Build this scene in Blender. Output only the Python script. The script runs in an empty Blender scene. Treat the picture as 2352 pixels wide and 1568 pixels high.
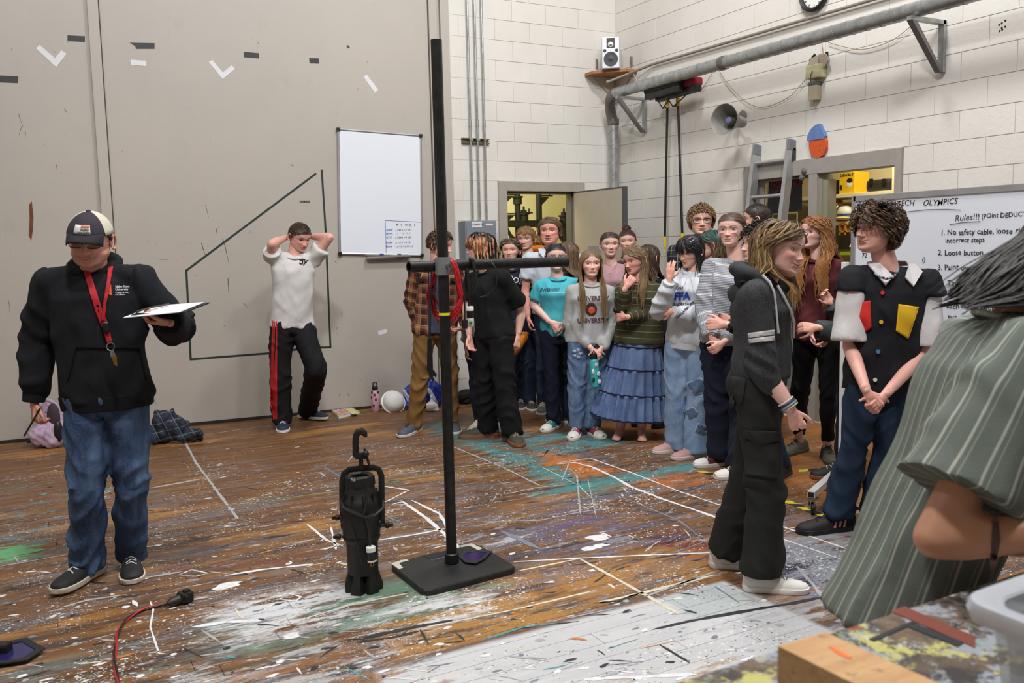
import bpy, bmesh, math, random
import numpy as np
from mathutils import Vector, Matrix
from mathutils.bvhtree import BVHTree

# ------------------------------------------------------------------ camera
CF, YAW, PIT, ROL, CH = 2048.33, -0.5, 0.10499, -0.02232, 1.5488
def cam_axes():
    f = np.array([-math.sin(YAW)*math.cos(PIT), math.cos(YAW)*math.cos(PIT), -math.sin(PIT)])
    r = np.array([math.cos(YAW), math.sin(YAW), 0.]); u = np.cross(r, f)
    return math.cos(ROL)*r+math.sin(ROL)*u, -math.sin(ROL)*r+math.cos(ROL)*u, f
CR, CU, CFW = cam_axes()
FH = np.array([math.sin(.5), math.cos(.5), 0.])      # horizontal forward
RH = np.array([math.cos(.5), -math.sin(.5), 0.])     # horizontal right
UP = np.array([0., 0., 1.])
CAM = np.array([0., 0., CH])
def ray(x, y):
    return CFW+CR*((x-1176)/CF)-CU*((y-784)/CF)
def W(x, y, d):                                       # photo point at forward distance d (metres)
    r = ray(x, y); return CAM+r*(d/(r@FH))
def onX(x, y, X):
    r = ray(x, y); return CAM+r*(X/r[0])
def onY(x, y, Y):
    r = ray(x, y); return CAM+r*(Y/r[1])
def onZ(x, y, z=0.):
    r = ray(x, y); return CAM+r*((z-CH)/r[2])
def dist(P): return float(np.asarray(P)[:3]@FH)
def colz(x, d, z):                                    # point at height z in image column x, distance d
    y0, y1 = 200., 1400.
    for _ in range(30):
        y = (y0+y1)/2
        if W(x, y, d)[2] > z: y0 = y
        else: y1 = y
    return W(x, y, d)

SC = bpy.context.scene
COL = SC.collection
camd = bpy.data.cameras.new('camera'); cam = bpy.data.objects.new('camera', camd); COL.objects.link(cam)
camd.sensor_width = 36; camd.lens = CF/2352*36; camd.clip_start = .05; camd.clip_end = 60
m = Matrix.Identity(4)
for i in range(3):
    m[i][0] = CR[i]; m[i][1] = CU[i]; m[i][2] = -CFW[i]; m[i][3] = CAM[i]
cam.matrix_world = m
camd.dof.use_dof = True; camd.dof.focus_distance = 6.5; camd.dof.aperture_fstop = 5.6
SC.camera = cam
SC.view_settings.view_transform = 'Standard'; SC.view_settings.look = 'None'
SC.view_settings.gamma = 1; SC.view_settings.use_curve_mapping = False
SC.view_settings.exposure = -0.33
wd = bpy.data.worlds.new('world'); SC.world = wd; wd.use_nodes = True
wd.node_tree.nodes['Background'].inputs[0].default_value = (.9, .93, 1, 1)
wd.node_tree.nodes['Background'].inputs[1].default_value = .15

def area(name, loc, size, energy, tgt=None, color=(1, .98, .96), sizey=None):
    l = bpy.data.lights.new(name, 'AREA'); l.energy = energy; l.color = color; l.size = size
    if sizey: l.shape = 'RECTANGLE'; l.size_y = sizey
    o = bpy.data.objects.new(name, l); COL.objects.link(o); o.location = loc
    if tgt is not None:
        o.rotation_euler = (Vector(tgt)-Vector(loc)).to_track_quat('-Z', 'Y').to_euler()
    return o
# high-bay lamps of the shop: overhead rows, out of the frame, plus one added
area('overhead_light', (.3, 2.0, 6.6), .5, 290, (.9, 5.8, 1.0), (1, .99, .985))
area('overhead_light', (3.6, 4.6, 6.7), .6, 215, (3.9, 5.6, 0), (1, .99, .985))
area('overhead_light', (-2.2, 4.6, 6.7), .6, 80, (-1.5, 6.0, 0), (1, .99, .985))
area('overhead_light', (1.6, .2, 6.7), .8, 150, (2.2, 2.5, 0), (1, .99, .985))
area('overhead_light', (3.2, 1.5, 6.6), .6, 150, (5.9, 4.6, 2.4), (1, .99, .985))  # added light, aimed at the right wall to brighten it

# ------------------------------------------------------------------ materials
MATS = {}
def S(r, g, b):                                       # sRGB 0-255 to linear
    return tuple(((c/255)/12.92 if c/255 <= .04045 else ((c/255+.055)/1.055)**2.4) for c in (r, g, b))+(1.,)
class NT:
    def __init__(s, name):
        s.m = bpy.data.materials.new(name); s.m.use_nodes = True; s.t = s.m.node_tree
        s.b = s.t.nodes['Principled BSDF']
    def n(s, typ, **kw):
        x = s.t.nodes.new('ShaderNode'+typ)
        for k, v in kw.items():
            if k in x.inputs: s.set(x.inputs[k], v)
            else: setattr(x, k, v)
        return x
    def set(s, inp, v):
        if hasattr(v, 'is_output') or isinstance(v, bpy.types.NodeSocket): s.t.links.new(v, inp)
        else: inp.default_value = v
    def math(s, op, a, b=0., c=0., clamp=False):
        x = s.t.nodes.new('ShaderNodeMath'); x.operation = op; x.use_clamp = clamp
        s.set(x.inputs[0], a); s.set(x.inputs[1], b); s.set(x.inputs[2], c); return x.outputs[0]
    def mix(s, f, a, b, typ='MIX'):
        x = s.t.nodes.new('ShaderNodeMix'); x.data_type = 'RGBA'; x.blend_type = typ
        s.set(x.inputs[0], f); s.set(x.inputs[6], a); s.set(x.inputs[7], b); return x.outputs[2]
    def ramp(s, f, lo, hi):
        x = s.t.nodes.new('ShaderNodeMapRange'); s.set(x.inputs[0], f); x.inputs[1].default_value = lo; x.inputs[2].default_value = hi
        return x.outputs[0]
    def noise(s, vec, scale, detail=3, rough=.55, dist=0.):
        x = s.t.nodes.new('ShaderNodeTexNoise'); s.set(x.inputs['Vector'], vec)
        x.inputs['Scale'].default_value = scale; x.inputs['Detail'].default_value = detail
        x.inputs['Roughness'].default_value = rough; x.inputs['Distortion'].default_value = dist
        return x.outputs['Fac']
    def scale(s, vec, sc, loc=(0, 0, 0), rot=(0, 0, 0)):
        x = s.t.nodes.new('ShaderNodeMapping'); s.set(x.inputs[0], vec)
        x.inputs['Scale'].default_value = sc; x.inputs['Location'].default_value = loc; x.inputs['Rotation'].default_value = rot
        return x.outputs[0]
    def attr(s, name):
        x = s.t.nodes.new('ShaderNodeAttribute'); x.attribute_name = name; return x
    def bump(s, h, strength=.3, dist=.01):
        x = s.t.nodes.new('ShaderNodeBump'); s.set(x.inputs['Height'], h)
        x.inputs['Strength'].default_value = strength; x.inputs['Distance'].default_value = dist
        s.t.links.new(x.outputs[0], s.b.inputs['Normal'])
def mat(name, color, rough=.6, metal=0., var=.0, bump=0., bscale=80, spec=None, trans=0, alpha=1, emis=None, estr=0, vscale=9):
    key = name
    if key in MATS: return MATS[key]
    N = NT(name); b = N.b
    c = color if len(color) == 4 else tuple(color)+(1,)
    b.inputs['Base Color'].default_value = c; b.inputs['Roughness'].default_value = rough; b.inputs['Metallic'].default_value = metal
    if spec is not None: b.inputs['Specular IOR Level'].default_value = spec
    if trans: b.inputs['Transmission Weight'].default_value = trans
    if alpha < 1: b.inputs['Alpha'].default_value = alpha
    if emis: b.inputs['Emission Color'].default_value = emis; b.inputs['Emission Strength'].default_value = estr
    if var or bump:
        g = N.n('NewGeometry').outputs['Position']
        if var:
            f = N.noise(g, vscale, 4)
            N.set(b.inputs['Base Color'], N.mix(N.ramp(f, .35, .65), tuple(min(1, x*(1-var)) for x in c[:3])+(1,), tuple(min(1, x*(1+var)) for x in c[:3])+(1,)))
        if bump: N.bump(N.noise(g, bscale, 3), bump, .004)
    MATS[key] = N.m; return N.m

# ------------------------------------------------------------------ mesh building
def nz(v):
    v = np.asarray(v, float); return v/(np.linalg.norm(v)+1e-12)
def frame(ax, ref=None):
    ax = nz(ax)
    if ref is None: ref = np.array([0, 0, 1.]) if abs(ax[2]) < .9 else np.array([1., 0, 0])
    a = np.cross(ref, ax)
    if np.linalg.norm(a) < 1e-6: a = np.cross([.3, .8, .1], ax)
    a = nz(a); return a, np.cross(ax, a)
class MB:
    def __init__(s): s.v = []; s.f = []; s.c = []; s.mi = []; s.col = None
    def add(s, v, f, mi=0, col=None):
        o = len(s.v); s.v.extend([tuple(p) for p in v]); s.f.extend([tuple(i+o for i in q) for q in f]); s.mi.extend([mi]*len(f))
        s.c.extend([col or (1, 1, 1)]*len(v) if not (col is not None and len(col) == len(v) and hasattr(col[0], '__len__')) else list(col))
    def merge(s, o):
        k = len(s.v); s.v.extend(o.v); s.f.extend([tuple(i+k for i in q) for q in o.f]); s.mi.extend(o.mi); s.c.extend(o.c)
    def box(s, c, d, R=None, mi=0, col=None, ch=0.):
        # c centre, d full dims, R 3x3 columns axes; ch = chamfer
        c = np.asarray(c, float); d = np.asarray(d, float)/2
        R = np.eye(3) if R is None else np.asarray(R)
        if ch <= 0:
            v = [c+R@(d*np.array([x, y, z])) for x in (-1, 1) for y in (-1, 1) for z in (-1, 1)]
            s.add(v, [(0, 1, 3, 2), (4, 6, 7, 5), (0, 4, 5, 1), (2, 3, 7, 6), (0, 2, 6, 4), (1, 5, 7, 3)], mi, col); return
        bm = bmesh.new(); bmesh.ops.create_cube(bm, size=1)
        for q in bm.verts: q.co = Vector((q.co.x*2*d[0], q.co.y*2*d[1], q.co.z*2*d[2]))
        bmesh.ops.bevel(bm, geom=bm.edges[:], offset=ch, segments=2, profile=.6, affect='EDGES')
        bm.verts.index_update()
        v = [c+R@np.array(q.co) for q in bm.verts]; f = [tuple(q.index for q in F.verts) for F in bm.faces]; bm.free()
        s.add(v, f, mi, col)
    def loft(s, rings, cap=True, mi=0, closed=True, col=None):
        n = len(rings[0]); v = [p for r in rings for p in r]; f = []
        for i in range(len(rings)-1):
            for j in range(n if closed else n-1):
                a = i*n+j; b = i*n+(j+1) % n; f.append((a, b, b+n, a+n))
        if cap:
            f.append(tuple(range(n))[::-1]); f.append(tuple(range((len(rings)-1)*n, len(rings)*n)))
        s.add(v, f, mi, col)
    def ell(s, c, a, b, n):                            # ring points helper
        return [c+a*math.cos(t)+b*math.sin(t) for t in np.linspace(0, 2*math.pi, n, endpoint=False)]
    def tube(s, pts, r, n=8, mi=0, cap=True, col=None, flat=1., ref=None):
        pts = [np.asarray(p, float) for p in pts]
        rr = r if hasattr(r, '__len__') else [r]*len(pts)
        rings = []; a = None
        for i, p in enumerate(pts):
            t = nz(pts[min(i+1, len(pts)-1)]-pts[max(i-1, 0)])
            if a is None: a, b = frame(t, ref)
            else:
                a = nz(a-t*(a@t)); b = np.cross(t, a)
            rings.append(s.ell(p, a*rr[i], b*rr[i]*flat, n))
        s.loft(rings, cap, mi, True, col)
    def capsule(s, p0, r0, p1, r1, n=14, flat0=False, flat1=False, mi=0, ref=None, fl=1., col=None):
        p0 = np.asarray(p0, float); p1 = np.asarray(p1, float); t = nz(p1-p0); a, b = frame(t, ref); b = b*fl
        rings = []
        if not flat0:
            for k in (80, 55, 30): th = math.radians(k); rings.append(s.ell(p0-t*r0*math.sin(th), a*r0*math.cos(th), b*r0*math.cos(th), n))
        rings.append(s.ell(p0, a*r0, b*r0, n)); rings.append(s.ell((p0+p1)/2, a*(r0+r1)/2, b*(r0+r1)/2, n)); rings.append(s.ell(p1, a*r1, b*r1, n))
        if not flat1:
            for k in (30, 55, 80): th = math.radians(k); rings.append(s.ell(p1+t*r1*math.sin(th), a*r1*math.cos(th), b*r1*math.cos(th), n))
        s.loft(rings, True, mi, True, col)
    def ball(s, c, R, n=16, m=10, mi=0, col=None, rot=None):
        c = np.asarray(c, float); R = np.ones(3)*R if not hasattr(R, '__len__') else np.asarray(R, float)
        M = np.eye(3) if rot is None else rot
        rings = []
        for i in range(m+1):
            th = math.pi*(i+.04*(1 if i == 0 else -1 if i == m else 0))/m; z = -math.cos(th); q = math.sin(th)
            rings.append([c+M@(R*np.array([q*math.cos(t), q*math.sin(t), z])) for t in np.linspace(0, 2*math.pi, n, endpoint=False)])
        s.loft(rings, True, mi, True, col)
    def lathe(s, prof, c, ax=(0, 0, 1), n=24, mi=0, cap=True, col=None):
        c = np.asarray(c, float); ax = nz(ax); a, b = frame(ax)
        s.loft([s.ell(c+ax*z, a*r, b*r, n) for r, z in prof], cap, mi, True, col)
    def prism(s, poly, axis, mi=0, col=None):          # poly 3-D points, extruded by vector axis
        poly = [np.asarray(p, float) for p in poly]; axis = np.asarray(axis, float); n = len(poly)
        v = poly+[p+axis for p in poly]
        s.add(v, [tuple(range(n))[::-1], tuple(range(n, 2*n))]+[(i, (i+1) % n, (i+1) % n+n, i+n) for i in range(n)], mi, col)

def me_from(name, v, f, mi=None, smooth=True, col=None):
    me = bpy.data.meshes.new(name); me.from_pydata([tuple(map(float, p)) for p in v], [], f)
    if smooth: me.polygons.foreach_set('use_smooth', [True]*len(me.polygons))
    if mi is not None and len(mi) and any(mi): me.polygons.foreach_set('material_index', mi)
    if col is not None:
        a = me.color_attributes.new('Col', 'FLOAT_COLOR', 'POINT')
        cc = np.ones((len(me.vertices), 4)); cc[:, :3] = np.asarray(col)[:, :3]; a.data.foreach_set('color', cc.ravel())
    me.update(); return me
def root_loc(o):
    while o.parent: o = o.parent
    return np.array(o.location)
def obj(name, mb, mats, parent=None, smooth=False, col=False, base=None, recalc=True):
    v = np.array(mb.v, float)
    if parent is not None: L = root_loc(parent)
    elif base is not None: L = np.asarray(base, float)
    else: L = np.array([v[:, 0].mean(), v[:, 1].mean(), v[:, 2].min()])
    me = me_from(name, v-L, mb.f, mb.mi, smooth, mb.c if col else None)
    if recalc:
        bm = bmesh.new(); bm.from_mesh(me); bmesh.ops.recalc_face_normals(bm, faces=bm.faces); bm.to_mesh(me); bm.free()
    for x in (mats if isinstance(mats, (list, tuple)) else [mats]): me.materials.append(x)
    o = bpy.data.objects.new(name, me); COL.objects.link(o)
    if smooth: fix_sharp(me)
    if parent is not None: o.parent = parent
    else: o.location = L
    return o
def fix_sharp(me, ang=math.radians(42)):
    bm = bmesh.new(); bm.from_mesh(me)
    for e in bm.edges:
        if len(e.link_faces) == 2 and e.calc_face_angle(0) > ang: e.smooth = False
    bm.to_mesh(me); bm.free()
def thing(name, label, cat, loc, group=None):
    o = bpy.data.objects.new(name, None); COL.objects.link(o); o.location = tuple(map(float, loc)); o.empty_display_size = .1
    o['label'] = label; o['category'] = cat
    if group: o['group'] = group
    return o
def tag(o, label, cat, group=None):
    o['label'] = label; o['category'] = cat
    if group: o['group'] = group
    return o
def struct(o): o['kind'] = 'structure'; return o
def clone(o, parent=None, loc=None):
    c = o.copy(); COL.objects.link(c)
    if parent: c.parent = parent
    if loc is not None: c.location = loc
    return c
def text_mb(txt, size, P0, xa, ya, thick=.001, bold=0., slant=0., jitter=0., seed=0, cut=None, align='LEFT', res=2):
    """lettering as real mesh: P0 baseline start, xa/ya unit axes"""
    cu = bpy.data.curves.new('t', 'FONT'); cu.body = txt; cu.size = size; cu.offset = bold*size; cu.shear = slant; cu.align_x = align
    cu.resolution_u = res
    o = bpy.data.objects.new('t', cu); COL.objects.link(o)
    dg = bpy.context.evaluated_depsgraph_get(); me = bpy.data.meshes.new_from_object(o.evaluated_get(dg))
    v = np.array([tuple(q.co) for q in me.vertices]).reshape(-1, 3); f = [tuple(p.vertices) for p in me.polygons]
    bpy.data.objects.remove(o); bpy.data.curves.remove(cu); bpy.data.meshes.remove(me)
    mb = MB()
    if not len(v): return mb
    if jitter:
        rnd = np.random.RandomState(seed+len(txt)); ph = rnd.rand(4)*6
        v[:, 1] += size*jitter*(np.sin(v[:, 0]/size*1.9+ph[0])+.6*np.sin(v[:, 0]/size*3.7+ph[1])); v[:, 0] += size*jitter*.7*np.sin(v[:, 1]/size*5+v[:, 0]/size*1.3+ph[2])
    xa = np.asarray(xa, float); ya = np.asarray(ya, float); nrm = np.cross(xa, ya)
    P = np.asarray(P0)+np.outer(v[:, 0], xa)+np.outer(v[:, 1], ya)+nrm*thick
    mb.add(list(P), f); return mb
def prims_remesh(mb, vox, smooth=4, post=None):
    """voxel union of overlapping closed shapes, returned as (verts, faces)"""
    me = me_from('t', mb.v, mb.f, None, False); o = bpy.data.objects.new('t', me); COL.objects.link(o)
    r = o.modifiers.new('r', 'REMESH'); r.mode = 'VOXEL'; r.voxel_size = vox
    if smooth: s = o.modifiers.new('s', 'SMOOTH'); s.factor = .6; s.iterations = smooth
    dg = bpy.context.evaluated_depsgraph_get(); m2 = bpy.data.meshes.new_from_object(o.evaluated_get(dg))
    n = len(m2.vertices); v = np.empty(n*3); m2.vertices.foreach_get('co', v); v = v.reshape(-1, 3)
    f = [tuple(p.vertices) for p in m2.polygons]
    nn = np.empty(n*3); m2.vertices.foreach_get('normal', nn); nn = nn.reshape(-1, 3)
    bpy.data.objects.remove(o); bpy.data.meshes.remove(me); bpy.data.meshes.remove(m2)
    return v, f, nn
def waves(P, seed, lam, n=7, stretch=None):
    """sum of random sines over points"""
    rnd = np.random.RandomState(seed); out = np.zeros(len(P)); Q = P*(np.ones(3) if stretch is None else np.asarray(stretch))
    for i in range(n):
        k = rnd.randn(3); k /= np.linalg.norm(k); l = lam*(.6+1.0*rnd.rand())
        out += np.sin(Q@k*(2*math.pi/l)+rnd.rand()*6.28+1.1*np.sin(Q@rnd.randn(3)*(2.2/lam)))
    return out/math.sqrt(n)
# ================================================================== ROOM
BY, RX = 8.276, 5.906                                 # back wall plane, right wall plane
CO = .2032                                            # block course
GA, GB = np.array([0., 8.55, 0]), np.array([3.85, 8.235, 0])
gdir = nz(GB-GA); gn = np.array([gdir[1], -gdir[0], 0])  # gn faces the room
def onG(x, y, off=0.):                                # photo point on the grey wall, off = metres in front
    r = ray(x, y); t = ((GA+gn*off-CAM)@gn)/(r@gn); return CAM+r*t

M_block = NT('painted_block')
N = M_block; g = N.n('NewGeometry').outputs['Position']; oi = N.n('ObjectInfo').outputs['Random']
f1 = N.noise(g, 1.3, 4); f2 = N.noise(g, 160, 3, .7)
c = N.mix(N.ramp(f1, .35, .7), S(224, 221, 215), S(215, 212, 205))
c = N.mix(N.math('MULTIPLY', oi, .35), c, S(210, 206, 198))
N.set(N.b.inputs['Base Color'], c); N.b.inputs['Roughness'].default_value = .55
N.bump(N.math('ADD', f2, N.math('MULTIPLY', N.noise(g, 30, 3), 1.5)), .35, .004); M_block = N.m
M_joint = mat('painted_joint', S(212, 208, 200), .7, var=.03)
M_grey = NT('grey_wall_paint'); N = M_grey; g = N.n('NewGeometry').outputs['Position']
f1 = N.noise(g, .9, 3); f2 = N.noise(N.scale(g, (1, 1, .5)), 6, 5, .7)
c = N.mix(N.ramp(f1, .3, .7), S(178, 171, 163), S(171, 165, 157))
c = N.mix(N.math('MULTIPLY', N.ramp(f2, .60, .75), .25, clamp=True), c, S(150, 144, 137))
N.set(N.b.inputs['Base Color'], c); N.b.inputs['Roughness'].default_value = .5
N.bump(N.noise(g, 130, 4, .6), .25, .003); M_grey = N.m
M_frame = mat('frame_paint', S(152, 148, 142), .45, var=.05)
M_frame2 = mat('door_frame_paint', S(166, 160, 150), .45, var=.04)
M_ceil = mat('ceiling_paint', S(70, 70, 70), .8)
M_plain = mat('far_wall_paint', S(205, 199, 190), .7)
M_yroom = mat('store_room_paint', S(232, 226, 190), .7)

# ---- floor material
N = NT('painted_stage_floor'); g = N.n('NewGeometry').outputs['Position']; oi = N.n('ObjectInfo').outputs['Random']
sx = N.n('SeparateXYZ', Vector=g); X, Y = sx.outputs[0], sx.outputs[1]
warp = N.math('MULTIPLY', N.math('SUBTRACT', N.noise(N.scale(g, (1.2, 5, 1)), 3, 5, .65), .5), .55)
warp2 = N.math('MULTIPLY', N.math('SUBTRACT', N.noise(N.scale(g, (3, 9, 1), (5, 2, 0)), 4, 5, .7), .5), .35)
Xw = N.math('ADD', X, N.math('MULTIPLY', warp, 1.6)); Yw = N.math('ADD', Y, warp2)
def fbox(x0, x1, y0, y1, s=.05, hard=None):
    xx, yy = (X, Y) if hard else (Xw, Yw)
    a = N.math('DIVIDE', N.math('SUBTRACT', xx, x0), s, clamp=True); b = N.math('DIVIDE', N.math('SUBTRACT', x1, xx), s, clamp=True)
    c = N.math('DIVIDE', N.math('SUBTRACT', yy, y0), s, clamp=True); d = N.math('DIVIDE', N.math('SUBTRACT', y1, yy), s, clamp=True)
    return N.math('MULTIPLY', N.math('MULTIPLY', a, b), N.math('MULTIPLY', c, d))
streak = lambda sc, det=4, ro=.65, loc=(0, 0, 0), st=(.5, 7, 1), di=0.: N.noise(N.scale(g, st, loc), sc, det, ro, di)
near = N.ramp(Y, 7.4, 5.0)                             # heavier paint in the working area
wood = N.mix(N.ramp(streak(2.2, 6, .7), .35, .68), S(88, 60, 38), S(144, 100, 54))
wood = N.mix(N.math('MULTIPLY', N.ramp(oi, .2, .9), .45), wood, S(106, 68, 38))
wood = N.mix(N.math('MULTIPLY', N.ramp(streak(1.1, 3, .6, (9, 4, 0), (.6, 2.4, 1)), .55, .66), .70), wood, S(180, 128, 62))
grain = N.noise(N.scale(g, (3, 90, 1)), 2, 3, .6)
wood = N.mix(N.math('MULTIPLY', N.ramp(grain, .45, .7), .3), wood, S(70, 42, 26))
c = wood
dk = N.math('MULTIPLY', N.ramp(streak(2.6, 7, .75, (3, 8, 0), (.7, 5, 1)), .52, .57), N.math('ADD', .36, N.math('MULTIPLY', near, .46)))
c = N.mix(dk, c, S(58, 54, 56))
c = N.mix(N.math('MULTIPLY', N.ramp(streak(1.2, 6, .75, (1, 3, 0), (.8, 3.5, 1)), .51, .60), N.math('MULTIPLY', near, .62)), c, S(112, 110, 116))
def patch(col, box, thr, amt, seed, hard=None):
    global c
    f = N.ramp(streak(2.3, 9, .74, (seed, seed*.7, 0), (.9, 3.4, 1)), thr, thr+.05)
    c = N.mix(N.math('MULTIPLY', N.math('MULTIPLY', f, box), amt, clamp=True), c, col)
patch(S(66, 138, 138), fbox(2.95, 3.25, 4.5, 7.3, .12), .36, .85, 1)
patch(S(66, 138, 138), fbox(2.75, 4.6, 4.62, 4.92, .10), .44, .8, 2)
patch(S(60, 132, 136), fbox(3.3, 4.25, 5.55, 6.3, .12), .44, .8, 3)
patch(S(88, 150, 168), fbox(3.2, 3.8, 5.9, 6.6, .12), .50, .7, 4)
patch(S(196, 112, 40), fbox(3.2, 3.5, 4.9, 5.75, .08), .42, .85, 5)
patch(S(190, 104, 38), fbox(3.4, 4.3, 4.35, 4.7, .08), .47, .7, 6)
patch(S(52, 78, 140), fbox(2.9, 3.35, 2.55, 3.0, .08), .40, .8, 7)
patch(S(46, 50, 72), fbox(2.85, 3.5, 2.75, 3.25, .04, 1), .30, .85, 8)
patch(S(110, 34, 36), fbox(2.8, 3.05, 3.2, 3.75, .05), .38, .85, 9)
patch(S(84, 78, 124), fbox(2.2, 3.0, 3.7, 4.3, .2), .50, .7, 10)
patch(S(96, 176, 118), fbox(-.6, -.02, 5.15, 5.45, .05), .36, .9, 11)
patch(S(92, 148, 124), fbox(.5, 1.9, 3.3, 3.95, .2), .47, .65, 12)
patch(S(84, 130, 140), fbox(-.5, .8, 5.0, 6.8, .3), .53, .6, 13)
patch(S(96, 122, 110), fbox(-.6, .9, 2.6, 3.9, .3), .50, .5, 14)
patch(S(120, 66, 60), fbox(.4, 1.6, 4.1, 4.8, .2), .54, .7, 15)
patch(S(176, 128, 62), fbox(1.15, 1.95, 3.05, 3.42, .04, 1), .36, .8, 16)
patch(S(172, 122, 60), fbox(1.9, 3.0, 3.05, 3.5, .08), .44, .7, 32)
patch(S(98, 96, 118), fbox(1.7, 3.3, 3.2, 4.8, .4), .50, .6, 33)
patch(S(44, 44, 48), fbox(-.4, 3.6, 2.8, 6.2, .5), .575, .8, 34)
patch(S(166, 118, 60), fbox(1.2, 3.6, 3.9, 6.0, .4), .56, .55, 35)
patch(S(64, 62, 64), fbox(1.1, 2.0, 3.0, 3.42, .1), .50, .85, 17)
# large pale areas
patch(S(206, 207, 208), fbox(1.02, 2.75, 1.2, 3.04, .03, 1), .33, .92, 18)
patch(S(120, 128, 142), fbox(1.5, 2.9, 1.6, 3.0, .3), .60, .6, 31)
patch(S(176, 178, 182), fbox(.4, 2.9, 1.0, 3.1, .3), .45, .42, 19)
patch(S(150, 106, 60), fbox(.3, 2.6, .6, 2.55, .2), .54, .85, 20)
patch(S(214, 215, 218), fbox(.55, 1.3, 3.45, 4.05, .14), .43, .9, 21)
patch(S(214, 215, 218), fbox(1.2, 1.75, 3.2, 3.62, .14), .45, .85, 22)
patch(S(202, 204, 206), fbox(.3, 1.25, 2.9, 3.5, .1), .50, .6, 23)
patch(S(146, 98, 54), fbox(.1, 1.3, 2.5, 3.35, .15), .50, .75, 36)
patch(S(64, 60, 62), fbox(.0, 1.4, 2.5, 3.9, .2), .54, .75, 37)
patch(S(150, 120, 122), fbox(.5, 1.3, 2.7, 3.3, .15), .55, .6, 38)
patch(S(176, 184, 184), fbox(2.36, 2.72, 2.74, 3.02, .012, 1), .20, .95, 24)
patch(S(188, 189, 192), fbox(2.4, 3.4, 2.3, 2.75, .2), .45, .8, 25)
patch(S(190, 192, 194), fbox(-.6, .5, 2.6, 3.5, .2), .50, .75, 26)
patch(S(194, 196, 198), fbox(1.4, 2.6, 3.55, 4.6, .3), .56, .7, 27)
patch(S(160, 164, 172), fbox(3.0, 4.2, 2.6, 3.35, .1), .42, .7, 28)
# fine pale scrapes and drips everywhere
ws = N.math('MULTIPLY', N.ramp(streak(5.5, 8, .8, (2, 9, 0), (.7, 4.5, 1)), .575, .62), N.math('ADD', .12, N.math('MULTIPLY', near, .70)))
c = N.mix(ws, c, S(196, 196, 196))
ws = N.math('MULTIPLY', N.ramp(N.noise(N.scale(g, (2, 3, 1), (7, 1, 0), (0, 0, .9)), 4, 7, .8), .60, .63), N.math('MULTIPLY', near, .55))
c = N.mix(ws, c, S(200, 201, 204))
for sc, th, amt, colr in ((26, .16, .9, S(222, 222, 220)), (70, .18, .75, S(214, 214, 212)), (34, .12, .8, S(40, 44, 46))):
    v = N.n('TexVoronoi'); N.set(v.inputs['Vector'], N.scale(g, (1, 1.3, 1), (sc, 1, 0))); v.inputs['Scale'].default_value = sc
    sp = N.math('LESS_THAN', v.outputs['Distance'], N.math('MULTIPLY', th*2, N.ramp(N.noise(g, 2.2, 3), .35, .75)))
    c = N.mix(N.math('MULTIPLY', sp, N.math('MULTIPLY', amt, N.math('ADD', .25, N.math('MULTIPLY', near, .75)))), c, colr)
far = N.ramp(Y, 4.4, 6.4); 
store = fbox(4.02, 7, 3.2, 6.6, .25, 1)
c = N.mix(N.math('MULTIPLY', store, .55), c, N.mix(N.ramp(grain, .3, .7), S(176, 112, 46), S(150, 90, 38)))
N.set(N.b.inputs['Base Color'], c)
N.set(N.b.inputs['Roughness'], N.math('ADD', .30, N.math('MULTIPLY', N.noise(g, 8, 5, .7), .34)))
N.b.inputs['Specular IOR Level'].default_value = .42
N.bump(N.math('ADD', streak(9, 8, .8), grain), .35, .003)
M_floor = N.m
M_under = mat('floor_gap', S(52, 36, 26), .8)

mb = MB(); mb.box((1.5, 3.2, -.06), (13.5, 17.5, .08)); floor = struct(obj('floor', mb, M_under))
lens = (1.5, 1.9, 2.4, 2.9); PW = .1016
pm = {}
for L in lens:
    b = MB(); b.box((L/2, PW/2, -.010), (L-.002, PW-.0022, .019), ch=.0012)
    o = obj('plank', b, M_floor, None, base=(0, 0, 0)); pm[L] = o.data; bpy.data.objects.remove(o)
rnd = random.Random(4); y = .95
while y < 8.55:
    x = -1.3-rnd.random()*1.4; xm = min(RX+.06, 1.72*y+1.05)
    while x < xm:
        L = rnd.choice(lens)
        o = bpy.data.objects.new('plank', pm[L]); COL.objects.link(o); o.parent = floor
        o.location = np.array((x, y, -.0004+rnd.random()*.0006))-np.array(floor.location); x += L
    y += PW
# ---- block walls
bm_cache = {}
def block(parent, P, w, h, face):
    k = (round(w, 3), round(h, 3), face)
    if k not in bm_cache:
        b = MB(); d = (w-.0045, .03, h-.0045) if face == 'b' else (.03, w-.0045, h-.0045)
        c0 = (0, .015, 0) if face == 'b' else (.015, 0, 0)
        b.box(c0, d, ch=.0016); o = obj('block', b, M_block, None, base=(0, 0, 0)); bm_cache[k] = o.data; bpy.data.objects.remove(o)
    o = bpy.data.objects.new('block', bm_cache[k]); COL.objects.link(o); o.parent = parent
    o.location = np.asarray(P)-np.array(parent.location)
def clip(a, b, z0, z1, op):
    if op is None or b <= op[0]+.02 or a >= op[1]-.02 or z0 >= op[2]-.01: return [(a, b)]
    r = []
    if a < op[0]-.02: r.append((a, op[0]))
    if b > op[1]+.02: r.append((op[1], b))
    return r
DX0, DX1, DH = 4.39, 5.45, 2.235
mb = MB(); T = .2
mb.box(((3.7+DX0)/2, BY+.003+T/2, 3.5), (DX0-3.7, T, 7)); mb.box(((DX1+RX+.2)/2, BY+.003+T/2, 3.5), (RX+.2-DX1, T, 7))
mb.box(((DX0+DX1)/2, BY+.006+T/2, (DH+7)/2), (DX1-DX0, T, 7-DH))
wb = struct(obj('wall_back', mb, M_joint))
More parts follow.
